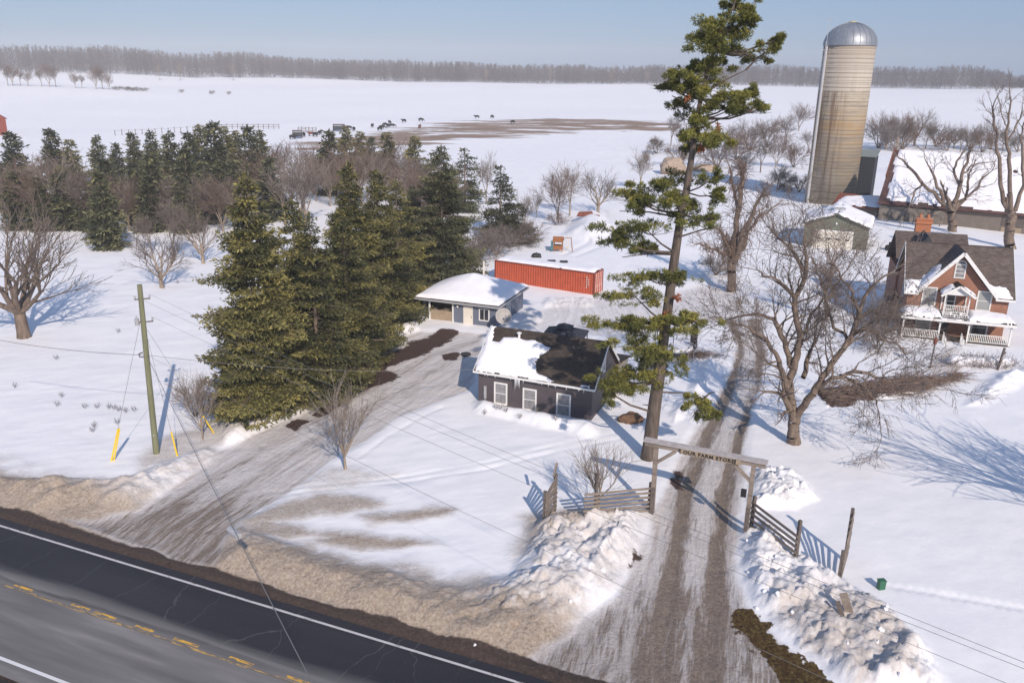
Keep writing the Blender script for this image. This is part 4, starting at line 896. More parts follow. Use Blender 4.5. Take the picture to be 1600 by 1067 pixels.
    # leafage behind the stem, unseen clumps of the far side
    for j in range(5, 17):
        for _ in range(1):
            if j % 2 and j < 11: continue
            c = T[j][0] + np.array([rng.uniform(-.8, .8), rng.uniform(.8, 2.0), rng.uniform(-.3, .5)]); rad = np.array([.8, .9, .35]) * (1.2 - j * .03); tufts(c, rad, 320, .4); limb.append((T[j][0], (T[j][0] + c) / 2, c, .04))
    bare_l = [((1082, 266), (1110, 258), 0), ((1022, 640), (1004, 632), -.4), ((1062, 340), (968, 330), .6), ((1052, 398), (972, 402), 0), ((1030, 612), (1100, 622), -.3), ((1100, 622), (1118, 612), -.5), ((1095, 150), (1165, 110), 0), ((1165, 110), (1200, 80), 0), ((1085, 205), (1160, 176), 0), ((1160, 176), (1200, 168), 0), ((1080, 172), (1050, 150), 0), ((1062, 370), (1130, 355), .8)]
    for (x0, y0), (x1, y1), dy in bare_l:
        a = wp(x0, y0, 0 if (x0, y0) != (1165, 110) else dy)[0]; b_ = wp(x1, y1, dy)[0]; limb.append((a, (a + b_) / 2 + np.array([0, 0, .12]), b_, .06))
    sg = []
    for a, m_, c, r in limb: sg += [(a, m_, r, r * .75), (m_, c, r * .75, r * .35)]
    V, F = tubes(sg, 5); mb_v = mb.mesh('pine_trunk', M['pinebark'], True)
    link('trunk', mb_v, root); link('limb_wood', mesh_np('pine_limbs', V, F, M['pinebark'], True), root)
    Pp = np.concatenate(ps); Dd = np.concatenate(ds); Ll = np.concatenate(ls); Hh = np.concatenate(hs)
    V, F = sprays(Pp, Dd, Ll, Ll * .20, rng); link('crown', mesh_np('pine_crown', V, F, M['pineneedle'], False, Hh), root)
    ps.clear(); ds.clear(); ls.clear(); hs.clear()
    for x, y, rx, ry in [z8(355, 322, 8, 16), z8(455, 408, 9, 20), z8(402, 470, 14, 16), z8(325, 950, 12, 12), z8(286, 1000, 9, 20)]:
        c, m = wp(x, y, -.7); tufts(c, np.array([rx * m, rx * m, ry * m]) * .8, 20, .5)
    Pp = np.concatenate(ps); Dd = np.concatenate(ds); Dd[:, 2] -= 1.2; Ll = np.concatenate(ls); V, F = sprays(Pp, Dd, Ll, Ll * .3, rng)
    link('dead_foliage', mesh_np('pine_dead', V, F, M['deadneedle']), root)
great_pine()

# ---- the far wood: one mass of bare stems beyond the fields
def far_wood():
    rng = np.random.default_rng(3); segs = []; tw = []
    n = 9000; th = rng.uniform(-.80, .80, n); d = 955 + rng.random(n) ** 1.8 * 300 + 40 * np.sin(th * 5)
    x = d * np.tan(th) * .98; y = d; dd = np.hypot(x, y); k = np.where(np.abs(th) > .35, (d / dd) ** .4, 1); x = x * k; y = y * k
    z = terrain(x, y); h = rng.uniform(12, 21, n) + 5.0 * fbm(th * 16, th * 0 + 1.3, 5, 6) + 1.5 * (rng.random(n) > .96) + 6 * sstep(-.2, -.5, th)
    h = np.maximum(h - sstep(.50, .53, th) * 8 + 2.5 * ((th > .36) & (th < .49)), 6)
    p = np.stack([x, y, z - .5], 1); q = p + np.stack([rng.normal(0, .8, n), np.zeros(n), h], 1)
    r = rng.uniform(.05, .13, n); V, F = tubes(list(zip(p, q, r, np.full(n, .05))), 3)
    m_ = 64; t = rng.uniform(.06, 1, (n, m_)) ** .95; a = (p[:, None] + (q - p)[:, None] * t[..., None]) + rng.normal(0, 1, (n, m_, 3)) * np.array([2.4, 2.4, .8]) * (1.15 - t)[..., None]
    a = a.reshape(-1, 3); dv = rng.normal(0, .5, a.shape); dv[:, 2] = np.abs(dv[:, 2]) + .7; V2, F2 = sprays(a, dv, rng.uniform(1.4, 3.2, len(a)), rng.uniform(.16, .42, len(a)), rng)
    m, N, L, b = new_mat('far_wood_bark'); v = objc(N); c = ramp(N, L, noise(N, L, .05, v, 4), [(.3, (.105, .095, .11)), (.7, (.155, .138, .15))])
    L.new(c, b.inputs['Base Color']); b.inputs['Roughness'].default_value = 1
    o = link('far_woodland', mesh_np('far_woodland', np.concatenate([V, V2]), np.concatenate([F, F2 + len(V)]), m)); tag(o, 'hazy bare woodland along the horizon beyond the snow fields', 'woodland', None, 'stuff')
far_wood()
# pale birches along the edge of the far wood, and the loose trees on the left ridge
for i, (px, py) in enumerate([(250, 130), (281, 116), (364, 122), (760, 130), (860, 128), (955, 130), (1010, 133)]):
    x, y = P(px, py); r = math.hypot(x, y); k = 900 / r; x *= k; y *= k
    bare(B_SLIM[0], (x, y), 17 + (i % 3) * 2, 7, i, 'pale birch before the far woodland, ' + ORD[i] + ' of seven', 'birch_tree', 'tree', 'pale birches at the woodland edge', wide=.6)
for i, (px, py, h) in enumerate([(14, 142, 22), (22, 144, 24), (33, 140, 20), (45, 141, 18), (66, 139, 20), (78, 139, 26), (88, 139, 24), (118, 137, 18), (128, 137, 16), (150, 136, 26), (160, 136, 28), (170, 135, 20)]):
    x, y = P(px, py); r = math.hypot(x, y); k = min(1, 640 / r); x *= k; y *= k
    bare(B_TALL[1 + i % 2], (x, y), h * .62, 10, i, 'bare tree on the far ridge at upper left, ' + ORD[i], 'bare_tree', 'tree', 'bare trees on the upper left ridge', wide=.9)
for i, (px, py) in enumerate([(184, 134), (196, 134), (206, 134), (222, 134), (283, 133), (330, 132), (357, 133)]):
    x, y = P(px, py); r = math.hypot(x, y); k = min(1, 640 / r); x *= k; y *= k
    bare(B_BUSH[i % 3], (x, y), 3.2, 4.5, i, 'low scrub bush on the far field ridge, ' + ORD[i], 'bush', 'bush', 'scrub bushes on the ridge', wide=2.2 if i < 4 else 1)
# weeds poking through the snow on the left and by the dark house
wd = bare_proto(55, .6, .014, 0, 7, .6, 1, 'greytwig', 'greytwig', thr=.012, kids=[1, 1], rmin=.006)
wd = (wd[0], wd[1])
wl_ = [(23, 606), (88, 562), (90, 635), (97, 621), (133, 638), (152, 638), (170, 639), (178, 640), (186, 643), (197, 645), (210, 643), (145, 675), (147, 668), (183, 663), (185, 520), (278, 443), (775, 640), (782, 642), (757, 640), (790, 645), (812, 650), (838, 653), (868, 656), (940, 634)]
for i, (px, py) in enumerate(wl_):
    o = tag(link('dry_weed', wd[0], None, G(px, py), i, (.9, .9, .8)), 'dry weed stalk, number' * 0 + ORD[sorted(q_[0] for q_ in wl_ if (q_[0] < 400) == (px < 400)).index(px)] + ' from the left poking out of the ' + ('left snow field' if px < 400 else 'snow by the dark house'), 'weed', 'dry weeds of the ' + ('left snow field' if px < 400 else 'dark house'))
# ---------------------------------------------------------------- buildings
def root_at(name, x, y, ang, label, cat, z=None): return empty(name, (x, y, 0 if z is None else z), ang, label, cat)
def window(root, plane, u0, u1, z0, z1, y, glass='glass', n_v=0, n_h=1, fr=.09, label=None, nrm=-1, trim='white', name='window'):
    """a window on a wall: plane 'x' runs along local x at depth y, plane 'y' runs along local y at x"""
    def bx(mb, a, b, c, d, lo, hi):
        o0, o1 = sorted((y + nrm * lo, y + nrm * hi))
        return mb.box(a, b, o0, o1, c, d) if plane == 'x' else mb.box(o0, o1, a, b, c, d)
    f = MB(); bx(f, u0 - fr, u0, z0 - fr, z1 + fr, -.02, .06); bx(f, u1, u1 + fr, z0 - fr, z1 + fr, -.02, .06); bx(f, u0, u1, z1, z1 + fr, -.02, .06); bx(f, u0, u1, z0 - fr, z0, -.02, .07)
    for i in range(n_h):
        zc = z0 + (z1 - z0) * (i + 1) / (n_h + 1); bx(f, u0, u1, zc - .025, zc + .025, .0, .045)
    for i in range(n_v):
        uc = u0 + (u1 - u0) * (i + 1) / (n_v + 1); bx(f, uc - .022, uc + .022, z0, z1, .0, .043)
    w = f.build(name, M[trim], root, label=label)
    g = MB(); bx(g, u0, u1, z0, z1, .004, .02); g.build('pane', M[glass], w); return w
M['sid_purple'] = siding('dark_purple_siding', (.072, .060, .068), .16)
M['sid_blue'] = siding('slate_blue_siding', (.12, .14, .19), .2, True)
M['sid_bluedk'] = siding('slate_blue_panel', (.085, .10, .125), .2)
M['sid_green'] = siding('green_metal_siding', (.125, .135, .10), .25, True)
M['barnwood'] = siding('barn_boards', (.17, .145, .125), .3, True, .95, .02)
M['barndark'] = siding('dark_barn_boards', (.055, .06, .072), .3, True, .95, .02)
M['tansiding'] = siding('tan_siding', (.35, .30, .22), .16)
M['shingle'] = shingle_mat('brown_shingles', (.125, .10, .09)); M['dkshingle'] = shingle_mat('dark_old_shingles', (.062, .05, .043))
M['brick'] = brick_mat('red_brick', (.34, .14, .085), (.25, .10, .065), (.33, .24, .19)); M['chimbrick'] = brick_mat('orange_brick', (.52, .17, .07), (.42, .13, .05), (.4, .25, .17))
M['fieldstone'] = plain('field_stone_wall', (.20, .175, .15), .95, .5, 1.3, bumps=.1)

# ---- dark house beside the highway
def dark_house():
    ox, oy = road(-23.25, 50.35); H = root_at('dark_house', ox, oy, ROAD_ANG, 'small dark sided house with half snow covered dark roof', 'house')
    W_, D_, E_, Rg = 8.45, 5.6, 2.82, 5.05
    b = MB(); b.box(0, W_, 0, D_, -.5, E_); b.build('wall', M['sid_purple'], H)
    g = MB(); g.prism([(0.02, E_), (D_ - .02, E_), (D_ / 2, Rg - .12)], .02, W_ - .02, 'x'); g.build('gable', M['sid_purple'], H)
    r = MB(); sl = (Rg - E_) / (D_ / 2); oh = .32
    f0 = (-.25, -oh, E_ - oh * sl + .08); f1 = (W_ + .25, -oh, E_ - oh * sl + .08); rl = (-.25, D_ / 2, Rg + .06); rr = (W_ + .25, D_ / 2, Rg + .06)
    r.quadslab(f0, f1, rr, rl, .12); r.quadslab(rl, rr, (W_ + .25, D_ + oh, E_ - oh * sl + .08), (-.25, D_ + oh, E_ - oh * sl + .08), .12); roof = r.build('roof', M['dkshingle'], H)
    t = MB(); t.box(-.28, W_ + .28, -oh - .1, -oh - .003, f0[2] - .13, f0[2] - .005)
    for x in (-.30, W_ + .252):
        for y0, y1 in ((-oh, D_ / 2), (D_ + oh, D_ / 2)): t.bar((x + .02, y0, f0[2] - .06), (x + .02, y1, rl[2] - .06), .04, .17)
    t.build('eave_trim', M['white'], H)
    U = Vector((1, 0, 0)); Vd = (Vector(rl) - Vector(f0)).normalized(); Ls = (Vector(rl) - Vector(f0)).length
    pillow('roof_snow', Vector(f0), U, Vd, [(0.02, .0), (6.6, .02), (5.3, .35), (4.6, .65), (4.2, 1.3), (4.55, 2.15), (4.95, 2.75), (4.3, 2.95), (3.6, 3.2), (2.9, 3.05), (2.1, 3.25), (1.3, 3.05), (1.15, 2.6), (.75, 2.55), (.45, 2.7), (.35, Ls - .05), (.0, Ls - .05)], .20, .35, .08, roof, seed=3)
    pillow('snow_patch', Vector(f0), U, Vd, [(7.9, .05), (8.6, .05), (8.55, .22), (8.0, .2)], .08, .15, .05, roof, seed=5)
    v = MB(); v.tube([(2.15, 2.25, 4.6), (2.15, 2.25, 4.98)], .09, 10); v.lathe([(.02, 0), (.2, .02), (.14, .08), (.02, .12)], (2.15, 2.25, 4.98), 10); v.build('roof_vent', M['white'], roof)
    for u0, u1, z0, z1 in ((1.32, 2.12, .38, 1.82), (3.52, 4.34, .28, 1.72), (6.02, 6.86, .28, 1.76)): window(H, 'x', u0, u1, z0, z1, 0, 'curtain', 0, 1, .11)
    window(H, 'y', 2.0, 2.7, 3.0, 4.1, W_, 'palepane', 1, 1, .12, nrm=1, label='small white framed window in the right gable')
    ic = MB(); ri = random.Random(2)
    for x in [2.95, 3.02, 3.1, 3.2, 3.28] + [ri.uniform(.2, 8) for _ in range(16)]:
        l = ri.uniform(.1, .25) if not 2.9 < x < 3.3 else ri.uniform(.35, .8); ic.tube([(x, -oh - .06, f0[2] - .12), (x, -oh - .06, f0[2] - .12 - l)], [.03, .004], 5)
    m, N, L, bb = new_mat('ice'); bb.inputs['Base Color'].default_value = (.75, .78, .82, 1); bb.inputs['Roughness'].default_value = .15; ic.build('icicle_fringe', m, H)
    mt = MB(); mt.box(.45, .62, -.14, 0, .55, 1.5); mt.tube([(.53, -.08, .0), (.53, -.08, .6)], .035, 8); mt.build('meter_box', M['grey'], H)
    # back wing
    w = MB(); w.box(4.2, W_ + .3, D_, D_ + 2.6, -.5, 2.35); wg = w.build('rear_wing', M['tansiding'], H)
    w = MB(); w.quadslab((4.0, D_ - .02, 2.85), (W_ + .5, D_ - .02, 2.85), (W_ + .5, D_ + 2.8, 2.35), (4.0, D_ + 2.8, 2.35), .1); w.build('wing_roof', M['dkshingle'], wg)
    s = MB(); s.box(W_ + .02, W_ + .06, 3.7, 4.6, -.1, 1.95); s.build('door', M['white'], H)
    c = MB(); c.box(W_ - .08, W_ + .025, -.025, .08, -.4, E_ - .15); c.box(-.025, .08, -.025, .08, -.4, E_ - .15); c.build('corner_trim', M['sid_purple'], H)
dark_house()

# ---- blue garage with a hipped roof under thick snow
def blue_garage():
    cx, cy = P(775, 516); d = np.array([.937, -.35]); ang = math.atan2(d[1], d[0]); W_, D_, E_ = 6.9, 7.3, 2.35
    H = root_at('blue_garage', cx - d[0] * W_, cy - d[1] * W_, ang, 'slate blue garage with thick snow on its roof and an open woodshed bay', 'garage')
    b = MB(); b.box(2.62, W_, 0, .12, -.2, E_); b.box(2.5, 2.62, 0, D_ - .12, -.2, E_); b.box(W_ - .12, W_, .12, D_ - .12, -.2, E_); b.box(-.8, W_, D_ - .12, D_, -.2, E_); b.box(-.8, -.68, .6, D_ - .12, -.2, E_)
    b.build('wall', M['sid_blue'], H)
    # open bay on the left, closed low down by a board
    k = MB(); k.box(.18, 2.45, .1, .16, -.1, 1.25); k.build('bay_board', M['tanwood'], H)
    k = MB(); k.box(.02, .16, .0, .14, -.2, E_ - .02); k.box(2.46, 2.61, -.025, .1, -.2, E_ - .02); k.build('white_post', M['white'], H)
    k = MB(); k.box(-.7, 2.45, 1.6, 1.7, -.1, E_ - .1); k.build('bay_back_wall', M['black'], H)
    rw = random.Random(3); k = MB()
    for i in range(34):
        x = rw.uniform(.3, 2.3); z = rw.uniform(0, 1.35); k.tube([(x, .5, z), (x + rw.uniform(-.1, .1), 1.2, z)], rw.uniform(.07, .13), 7)
    k.build('firewood_stack', M['barnwood'], H)
    o = .42; r = MB(); z0 = E_ + .0; e = [(-.8 - o, -o, z0), (W_ + o, -o, z0), (W_ + o, D_ + o, z0), (-.8 - o, D_ + o, z0)]; zr = z0 + 1.25; a = (2.9, D_ / 2, zr); c = (3.3, D_ / 2, zr)
    r.add(e + [a, c] + [(p[0], p[1], z0 - .1) for p in e], [(0, 1, 5, 4), (1, 2, 5), (2, 3, 4, 5), (3, 0, 4), (6, 9, 8, 7), (0, 6, 7, 1), (1, 7, 8, 2), (2, 8, 9, 3), (3, 9, 6, 0)]); roof = r.build('roof', M['dkshingle'], H)
    t = MB(); t.box(e[0][0] - .04, e[1][0] + .04, -o - .05, -o - .003, z0 - .16, z0 + .02); t.box(W_ + o + .003, W_ + o + .05, -o, D_ + o, z0 - .16, z0 + .02); t.build('gutter', M['grey'], roof)
    # the snow: a deep smooth cushion following the hips
    x0, x1, y0, y1 = -.8 - o, W_ + o, -o, D_ + o; res = .09
    A, B = np.meshgrid(np.arange(x0, x1 + res, res), np.arange(y0, y1 + res, res)); A = np.clip(A, x0 + .02, x1 - .02); B = np.clip(B, y0 + .02, y1 - .02)
    dx = np.minimum(A - x0, x1 - A); dy = np.minimum(B - y0, y1 - B); q = -np.log(np.exp(-1.1 * dx) + np.exp(-1.1 * dy)) / 1.1; q = np.maximum(q, 0); ed = np.minimum(dx, dy)
    Z = z0 + .03 + .36 * np.sqrt(np.clip(ed / .4, 0, 1)) + q * .44 + .05 * fbm(A * .6, B * .6, 3, 4); ix = np.arange(A.size).reshape(A.shape)
    F = np.stack([ix[:-1, :-1].ravel(), ix[:-1, 1:].ravel(), ix[1:, 1:].ravel(), ix[1:, :-1].ravel()], 1)
    link('roof_snow', mesh_np('garage_snow', np.stack([A.ravel(), B.ravel(), Z.ravel()], 1), F, M['roofsnow'], True), roof)
    v = MB(); v.tube([(3.0, D_ - .9, zr - .3), (3.0, D_ - .9, zr + 1.25)], .09, 8); v.build('white_vent_pipe', M['cream'], roof)
    dr = MB(); dr.box(3.62, 4.58, -.05, 0.001, -.15, 2.02); dd = dr.build('door', M['cream'], H)
    kk = MB(); kk.box(4.42, 4.5, -.09, -.05, .95, 1.03); kk.build('handle', M['black'], dd)
    window(H, 'x', 5.3, 6.15, .85, 1.85, 0, 'glass', 1, 0, .1, label='white framed front window'); window(H, 'y', 2.6, 3.5, .9, 1.8, W_, 'palepane', 1, 1, .1, nrm=1, label='white framed side window')
    l = MB(); l.lathe([(.03, 0), (.09, .05), (.09, .2), (.02, .26)], (3.05, -.1, 1.75), 8); l.build('wall_lamp', M['white'], H)
blue_garage()

# ---- red shipping container
def container():
    a = np.array(P(928, 464)); bq = np.array(P(763, 440)); u = a - bq; u /= np.linalg.norm(u); ang = math.atan2(u[1], u[0]); L_ = 12.2; st = a - u * L_
    H = root_at('shipping_container', st[0], st[1], ang, 'long orange red corrugated shipping container with snow on top', 'container')
    red = plain('container_red', (.43, .085, .04), .55, .15, 1.5); dk = plain('container_dark_red', (.2, .05, .035), .7, .3, 3)
    def corr(x0, x1, y, s, n):                # trapezoid corrugation as real folds
        pts = []; w = (x1 - x0) / n
        for i in range(n):
            x = x0 + i * w; pts += [(x, 0), (x + w * .28, 0), (x + w * .42, .05), (x + w * .78, .05)] 
        pts.append((x1, 0)); return [(p[0], y + s * p[1]) for p in pts]
    mb = MB(); 
    for y, s in ((.06, 1), (2.38, -1)):
        c = corr(.12, L_ - .12, y, s, 40); n = len(c); vs = [(p[0], p[1], .16) for p in c] + [(p[0], p[1], 2.48) for p in c]; mb.add(vs, [(i, i + 1, i + 1 + n, i + n) for i in range(n - 1)])
    c = corr(.1, 2.34, .06, 1, 8); n = len(c); vs = [(p[1], p[0], .16) for p in c] + [(p[1], p[0], 2.48) for p in c]; mb.add(vs, [(i, i + 1, i + 1 + n, i + n) for i in range(n - 1)])
    mb.build('corrugated_side', red, H)
    f = MB(); f.box(.1, L_ - .1, .1, 2.34, 2.46, 2.5)
    for y in (0, 2.3): f.box(.14, L_ - .14, y, y + .13, 2.48, 2.59); f.box(.14, L_ - .14, y, y + .13, 0, .16)
    for x in (0, L_ - .14):
        f.box(x, x + .14, .143, 2.287, 2.48, 2.59); f.box(x, x + .14, .143, 2.287, 0, .16)
        for y in (0, 2.287): f.box(x, x + .138, y, y + .14, 0, 2.592)
    f.build('frame', dk, H)
    for y0 in (.17, 1.23):
        d = MB(); d.box(L_ - .07, L_ - .03, y0, y0 + 1.03, .17, 2.47); dd = d.build('door', red, H)
        for y in (y0 + .25, y0 + .75):
            r = MB(); r.tube([(L_ - .0, y, .12), (L_ - .0, y, 2.5)], .022, 6); r.box(L_ - .02, L_ + .02, y - .04, y + .14, 1.0, 1.06); r.build('lock_rod', M['white'], dd)
    s = MB()
    for i in range(5): s.box(L_ - .95, L_ - .87, -.012, .056, .85 + i * .28, .98 + i * .28)
    for i in range(4): s.box(L_ - .72, L_ - .66, -.012, .056, 1.1 + i * .22, 1.2 + i * .22)
    s.build('white_mark', M['white'], H)
    pillow('top_snow', (0, 0, 2.5), (1, 0, 0), (0, 1, 0), [(.05, .12), (L_ - .25, .12), (L_ - .2, 2.3), (.05, 2.32)], .30, .6, .12, H, seed=8)
container()

# ---- brick farmhouse
def farmhouse():
    u = np.array([.954, -.298]); v = np.array([.298, .954]); ox, oy = u * 12.2 + v * 79.31
    H = root_at('brick_farmhouse', ox, oy, math.atan2(u[1], u[0]), 'red brick farmhouse with steep white trimmed front gable and porch', 'house')
    X0, X1, Y0, Y1, E_, RZ = .45, 8.75, 2.0, 9.0, 4.5, 8.0
    b = MB(); b.box(X0, X1, Y0, Y1, -.3, E_ - .02)
    b.prism([(Y0 + .02, E_ - .05), (Y1 - .02, E_ - .05), ((Y0 + Y1) / 2, RZ - .25)], X0 + .01, X1 - .01, 'x')
    gx, gz_ = 4.4, 8.05; sl = (gz_ - E_) / 3.05
    b.prism([(gx - 2.75, E_ - .04), (gx + 2.75, E_ - .04), (gx, gz_ - .32)], Y0 - .012, 5.4, 'y'); b.build('brick_wall', M['brick'], H)
    r = MB(); oh = .45; ym = (Y0 + Y1) / 2; s2 = (RZ - E_) / (ym - Y0); ze = E_ - oh * s2 + .1
    xa, xb = 1.25, 7.55
    r.quadslab((X0 - .35, Y0 - oh, ze), (xa, Y0 - oh, ze), (xa, ym, RZ + .1), (X0 - .35, ym, RZ + .1), .14); r.quadslab((xb, Y0 - oh, ze), (X1 + .35, Y0 - oh, ze), (X1 + .35, ym, RZ + .1), (xb, ym, RZ + .1), .14)
    r.quadslab((xa, Y0 + .1, ze + (oh + .1) * s2), (xb, Y0 + .1, ze + (oh + .1) * s2), (xb, ym, RZ + .1), (xa, ym, RZ + .1), .14)
    r.quadslab((X0 - .35, ym, RZ + .1), (X1 + .35, ym, RZ + .1), (X1 + .35, Y1 + oh, ze), (X0 - .35, Y1 + oh, ze), .14); roof = r.build('roof', M['shingle'], H)
    # steep front gable roof running back into the main one
    g = MB(); fy = Y0 - .55; w = 3.25; zl = gz_ - w * sl
    g.quadslab((gx - w, fy, zl), (gx, fy, gz_), (gx, ym + .0, gz_), (gx - w, ym, zl), -.12); g.quadslab((gx, fy, gz_ + .002), (gx + w, fy, zl), (gx + w, ym, zl), (gx, ym, gz_ + .002), -.12)
    gr = g.build('gable_roof', M['shingle'], roof)
    t = MB()
    for s in (-1, 1): t.bar((gx + s * (w + .03), fy - .04, zl - .06), (gx, fy - .04, gz_ - .04), .07, .30)
    t.box(X0 - .38, xa, Y0 - oh - .08, Y0 - oh - .003, ze - .2, ze - .02); t.box(xb, X1 + .38, Y0 - oh - .08, Y0 - oh - .003, ze - .2, ze - .02)
    for x in (X0 - .39, X1 + .352): t.bar((x + .02, Y0 - oh, ze - .08), (x + .02, ym, RZ), .04, .2); t.bar((x + .02, Y1 + oh, ze - .08), (x + .02, ym, RZ), .04, .2)
    t.build('bargeboard', M['white'], H)
    Ls = math.hypot(ym - (Y0 - oh), RZ + .1 - ze); Vd = (0, ym - Y0 + oh, RZ + .1 - ze)
    pillow('roof_snow', (X0 - .35, Y0 - oh, ze), (1, 0, 0), Vd, [(.05, .05), (1.1, .05), (1.5, .6), (2.2, 1.5), (2.7, 2.4), (2.2, 2.3), (1.6, 1.9), (1.3, 1.4), (.8, 1.3), (.3, 1.35), (.05, 1.2)], .22, .4, .1, roof, seed=12)
    pillow('roof_snow', (X0 - .35, Y0 - oh, ze), (1, 0, 0), Vd, [(6.2, 1.6), (6.8, .9), (7.4, .05), (8.9, .05), (8.6, .45), (8.3, 1.2), (7.7, 1.3), (7.4, 1.15), (6.7, 1.7)], .22, .4, .1, roof, seed=13)
    Gv = Vector((gx, fy, gz_)) - Vector((gx - w, fy, zl)); 
    pillow('gable_snow', (gx - w, fy, zl + .12), (0, 1, 0), Gv, [(0, .1), (1.9, .1), (2.6, 1.4), (2.3, 2.2), (1.6, 2.9), (.2, 2.6), (0, 2.0)], .22, .4, .1, roof, seed=14)
    # rear wing with its chimney and little cross gable
    b = MB(); b.box(X0 - .2, 6.2, Y1 - .01, 15.5, -.3, 4.6); rw_ = b.build('rear_wing', M['brick'], H)
    r = MB(); r.quadslab((X0 - .55, 8.2, 5.6), (6.5, 8.2, 5.6), (6.5, 12, 7.95), (X0 - .55, 12, 7.95), .14); r.quadslab((X0 - .55, 12, 7.95), (6.5, 12, 7.95), (6.5, 15.9, 4.5), (X0 - .55, 15.9, 4.5), .14); r.build('wing_roof', M['shingle'], H)
    d = MB(); d.prism([(1.55, 7.2), (3.1, 7.2), (2.3, 8.35)], 7.4, 10.8, 'y'); d.build('cross_gable', M['canvas'], H)  # near-black all over: the gable's shaded slope is put into its colour
    c = MB(); c.box(1.75, 3.15, 12.1, 12.9, 6.5, 9.25); c.box(1.65, 3.25, 12.0, 13.0, 8.72, 8.92); c.box(1.68, 3.22, 12.03, 12.97, 9.12, 9.3); ch = c.build('chimney', M['chimbrick'], H)
    for x in (2.1, 2.8):
        p = MB(); p.lathe([(.15, 0), (.17, .08), (.13, .3), (.15, .36)], (x, 12.5, 9.3), 10); p.build('chimney_pot', M['chimbrick'], ch)
    # windows
    window(H, 'x', 1.75, 2.75, 2.95, 4.55, Y0, 'palepane', 0, 1, .11, label='left upstairs window with a pale blind'); window(H, 'x', 6.25, 7.25, 2.95, 4.55, Y0, 'palepane', 0, 1, .11, label='right upstairs window with a pale blind')
    window(H, 'x', 4.05, 4.75, 5.75, 6.85, Y0 - .012, 'curtain', 0, 2, .10, label='small arched attic window')
    a = MB()
    for i in range(8):
        t0 = pi * i / 8; t1 = pi * (i + 1) / 8; a.bar((4.4 - .42 * cos(t0), Y0 - .05, 6.9 + .38 * sin(t0)), (4.4 - .42 * cos(t1), Y0 - .05, 6.9 + .38 * sin(t1)), .08, .1, (0, 1, 0))
    a.build('window_arch', M['white'], H); a = MB(); a.prism([(4.4 - .38 * cos(pi * i / 8), 6.9 + .34 * sin(pi * i / 8)) for i in range(9)], Y0 - .03, Y0 - .012 - .003, 'y'); a.build('arch_pane', M['curtain'], H)
    window(H, 'x', 6.2, 7.35, .55, 2.0, Y0, 'glass', 0, 1, .12, label='dark ground floor window right of the door'); window(H, 'x', 1.6, 2.7, .55, 2.0, Y0, 'curtain', 0, 1, .12, label='ground floor window left of the door')
    d = MB(); d.box(3.35, 4.25, Y0 - .06, Y0 + .01, .25, 2.15); d.build('front_door', M['black'], H)
    window(H, 'y', 4.0, 5.0, .8, 2.2, X0, 'glass', 0, 1, .1, nrm=-1); window(H, 'y', 4.0, 5.0, 3.1, 4.3, X0, 'glass', 0, 1, .1, nrm=-1); window(H, 'y', 5.0, 6.0, .8, 2.2, X1, 'glass', 0, 1, .1, nrm=1)
    # porch
    f = MB(); f.box(.1, 9.0, .1, Y0, -.2, .28); f.build('porch_floor', M['darkwood'], H)
    pr = MB(); pr.quadslab((-.1, -.15, 2.3), (9.2, -.15, 2.3), (8.75, Y0, 2.68), (.35, Y0, 2.68), .12); pf = pr.build('porch_roof', M['shingle'], H)
    k = MB(); k.box(-.1, 9.2, -.20, -.153, 2.08, 2.3); k.box(-.12, -.08, -.15, Y0, 2.1, 2.3); k.build('porch_fascia', M['white'], pf)
    Vp = (0, 2.15, .38)
    pillow('porch_snow', (-.1, -.15, 2.3), (1, 0, 0), Vp, [(.05, .02), (3.35, .05), (3.3, 1.7), (2.9, 2.1), (.5, 2.15), (.1, 1.6)], .34, .35, .09, pf, seed=21)
    pillow('porch_snow', (-.1, -.15, 2.3), (1, 0, 0), Vp, [(5.45, .05), (9.2, .05), (9.0, 1.4), (8.6, 1.9), (7.5, 2.1), (5.6, 2.1)], .34, .35, .09, pf, seed=22)
    pillow('porch_snow', (-.1, -.15, 2.3), (1, 0, 0), Vp, [(3.2, .02), (5.6, .02), (5.6, .22), (3.2, .22)], .07, .3, .09, pf, seed=23)
    for x in (.15, 3.15, 5.5, 8.85):
        p = MB(); p.box(x, x + .13, .12, .25, .28, 2.12); pp = p.build('porch_post', M['white'], H)
        q = MB(); q.bar((x + .065, .18, 1.75), (x + .45 if x < 8 else x - .35, .18, 2.1), .05); 
        if .2 < x < 8: q.bar((x + .065, .18, 1.75), (x - .35, .18, 2.1), .05)
        q.build('post_bracket', M['white'], pp)
    for a0, a1 in ((.30, 3.13), (5.65, 8.83)):
        q = MB(); q.box(a0, a1, .15, .21, 1.06, 1.12); q.box(a0, a1, .15, .21, .40, .45); n = int((a1 - a0) / .14)
        for i in range(n): x = a0 + (i + .5) * (a1 - a0) / n; q.box(x - .025, x + .025, .16, .2, .45, 1.06)
        q.build('porch_railing', M['white'], H)
    # balcony with its own little gable roof
    bx0, bx1, bz = 3.3, 5.35, 2.62; m0 = (bx0 + bx1) / 2; f = MB(); f.box(bx0, bx1, .55, Y0, bz - .12, bz); f.box(bx0 - .02, bx1 + .02, .12, .18, bz - .16, bz + .12); f.box(m0 - .5, m0 + .5, .12, .18, bz + .12, bz + .36); f.box(bx0, bx1, .18, .55, bz - .12, bz - .04); bl = f.build('balcony', M['white'], H)
    q = MB(); q.box(bx0 + .1, bx1 - .1, .58, .63, bz + .78, bz + .84); q.box(bx0 + .1, bx1 - .1, .58, .63, bz + .1, bz + .15)
    for i in range(13): x = bx0 + .15 + i * (bx1 - bx0 - .3) / 12; q.box(x - .02, x + .02, .59, .62, bz + .15, bz + .78)
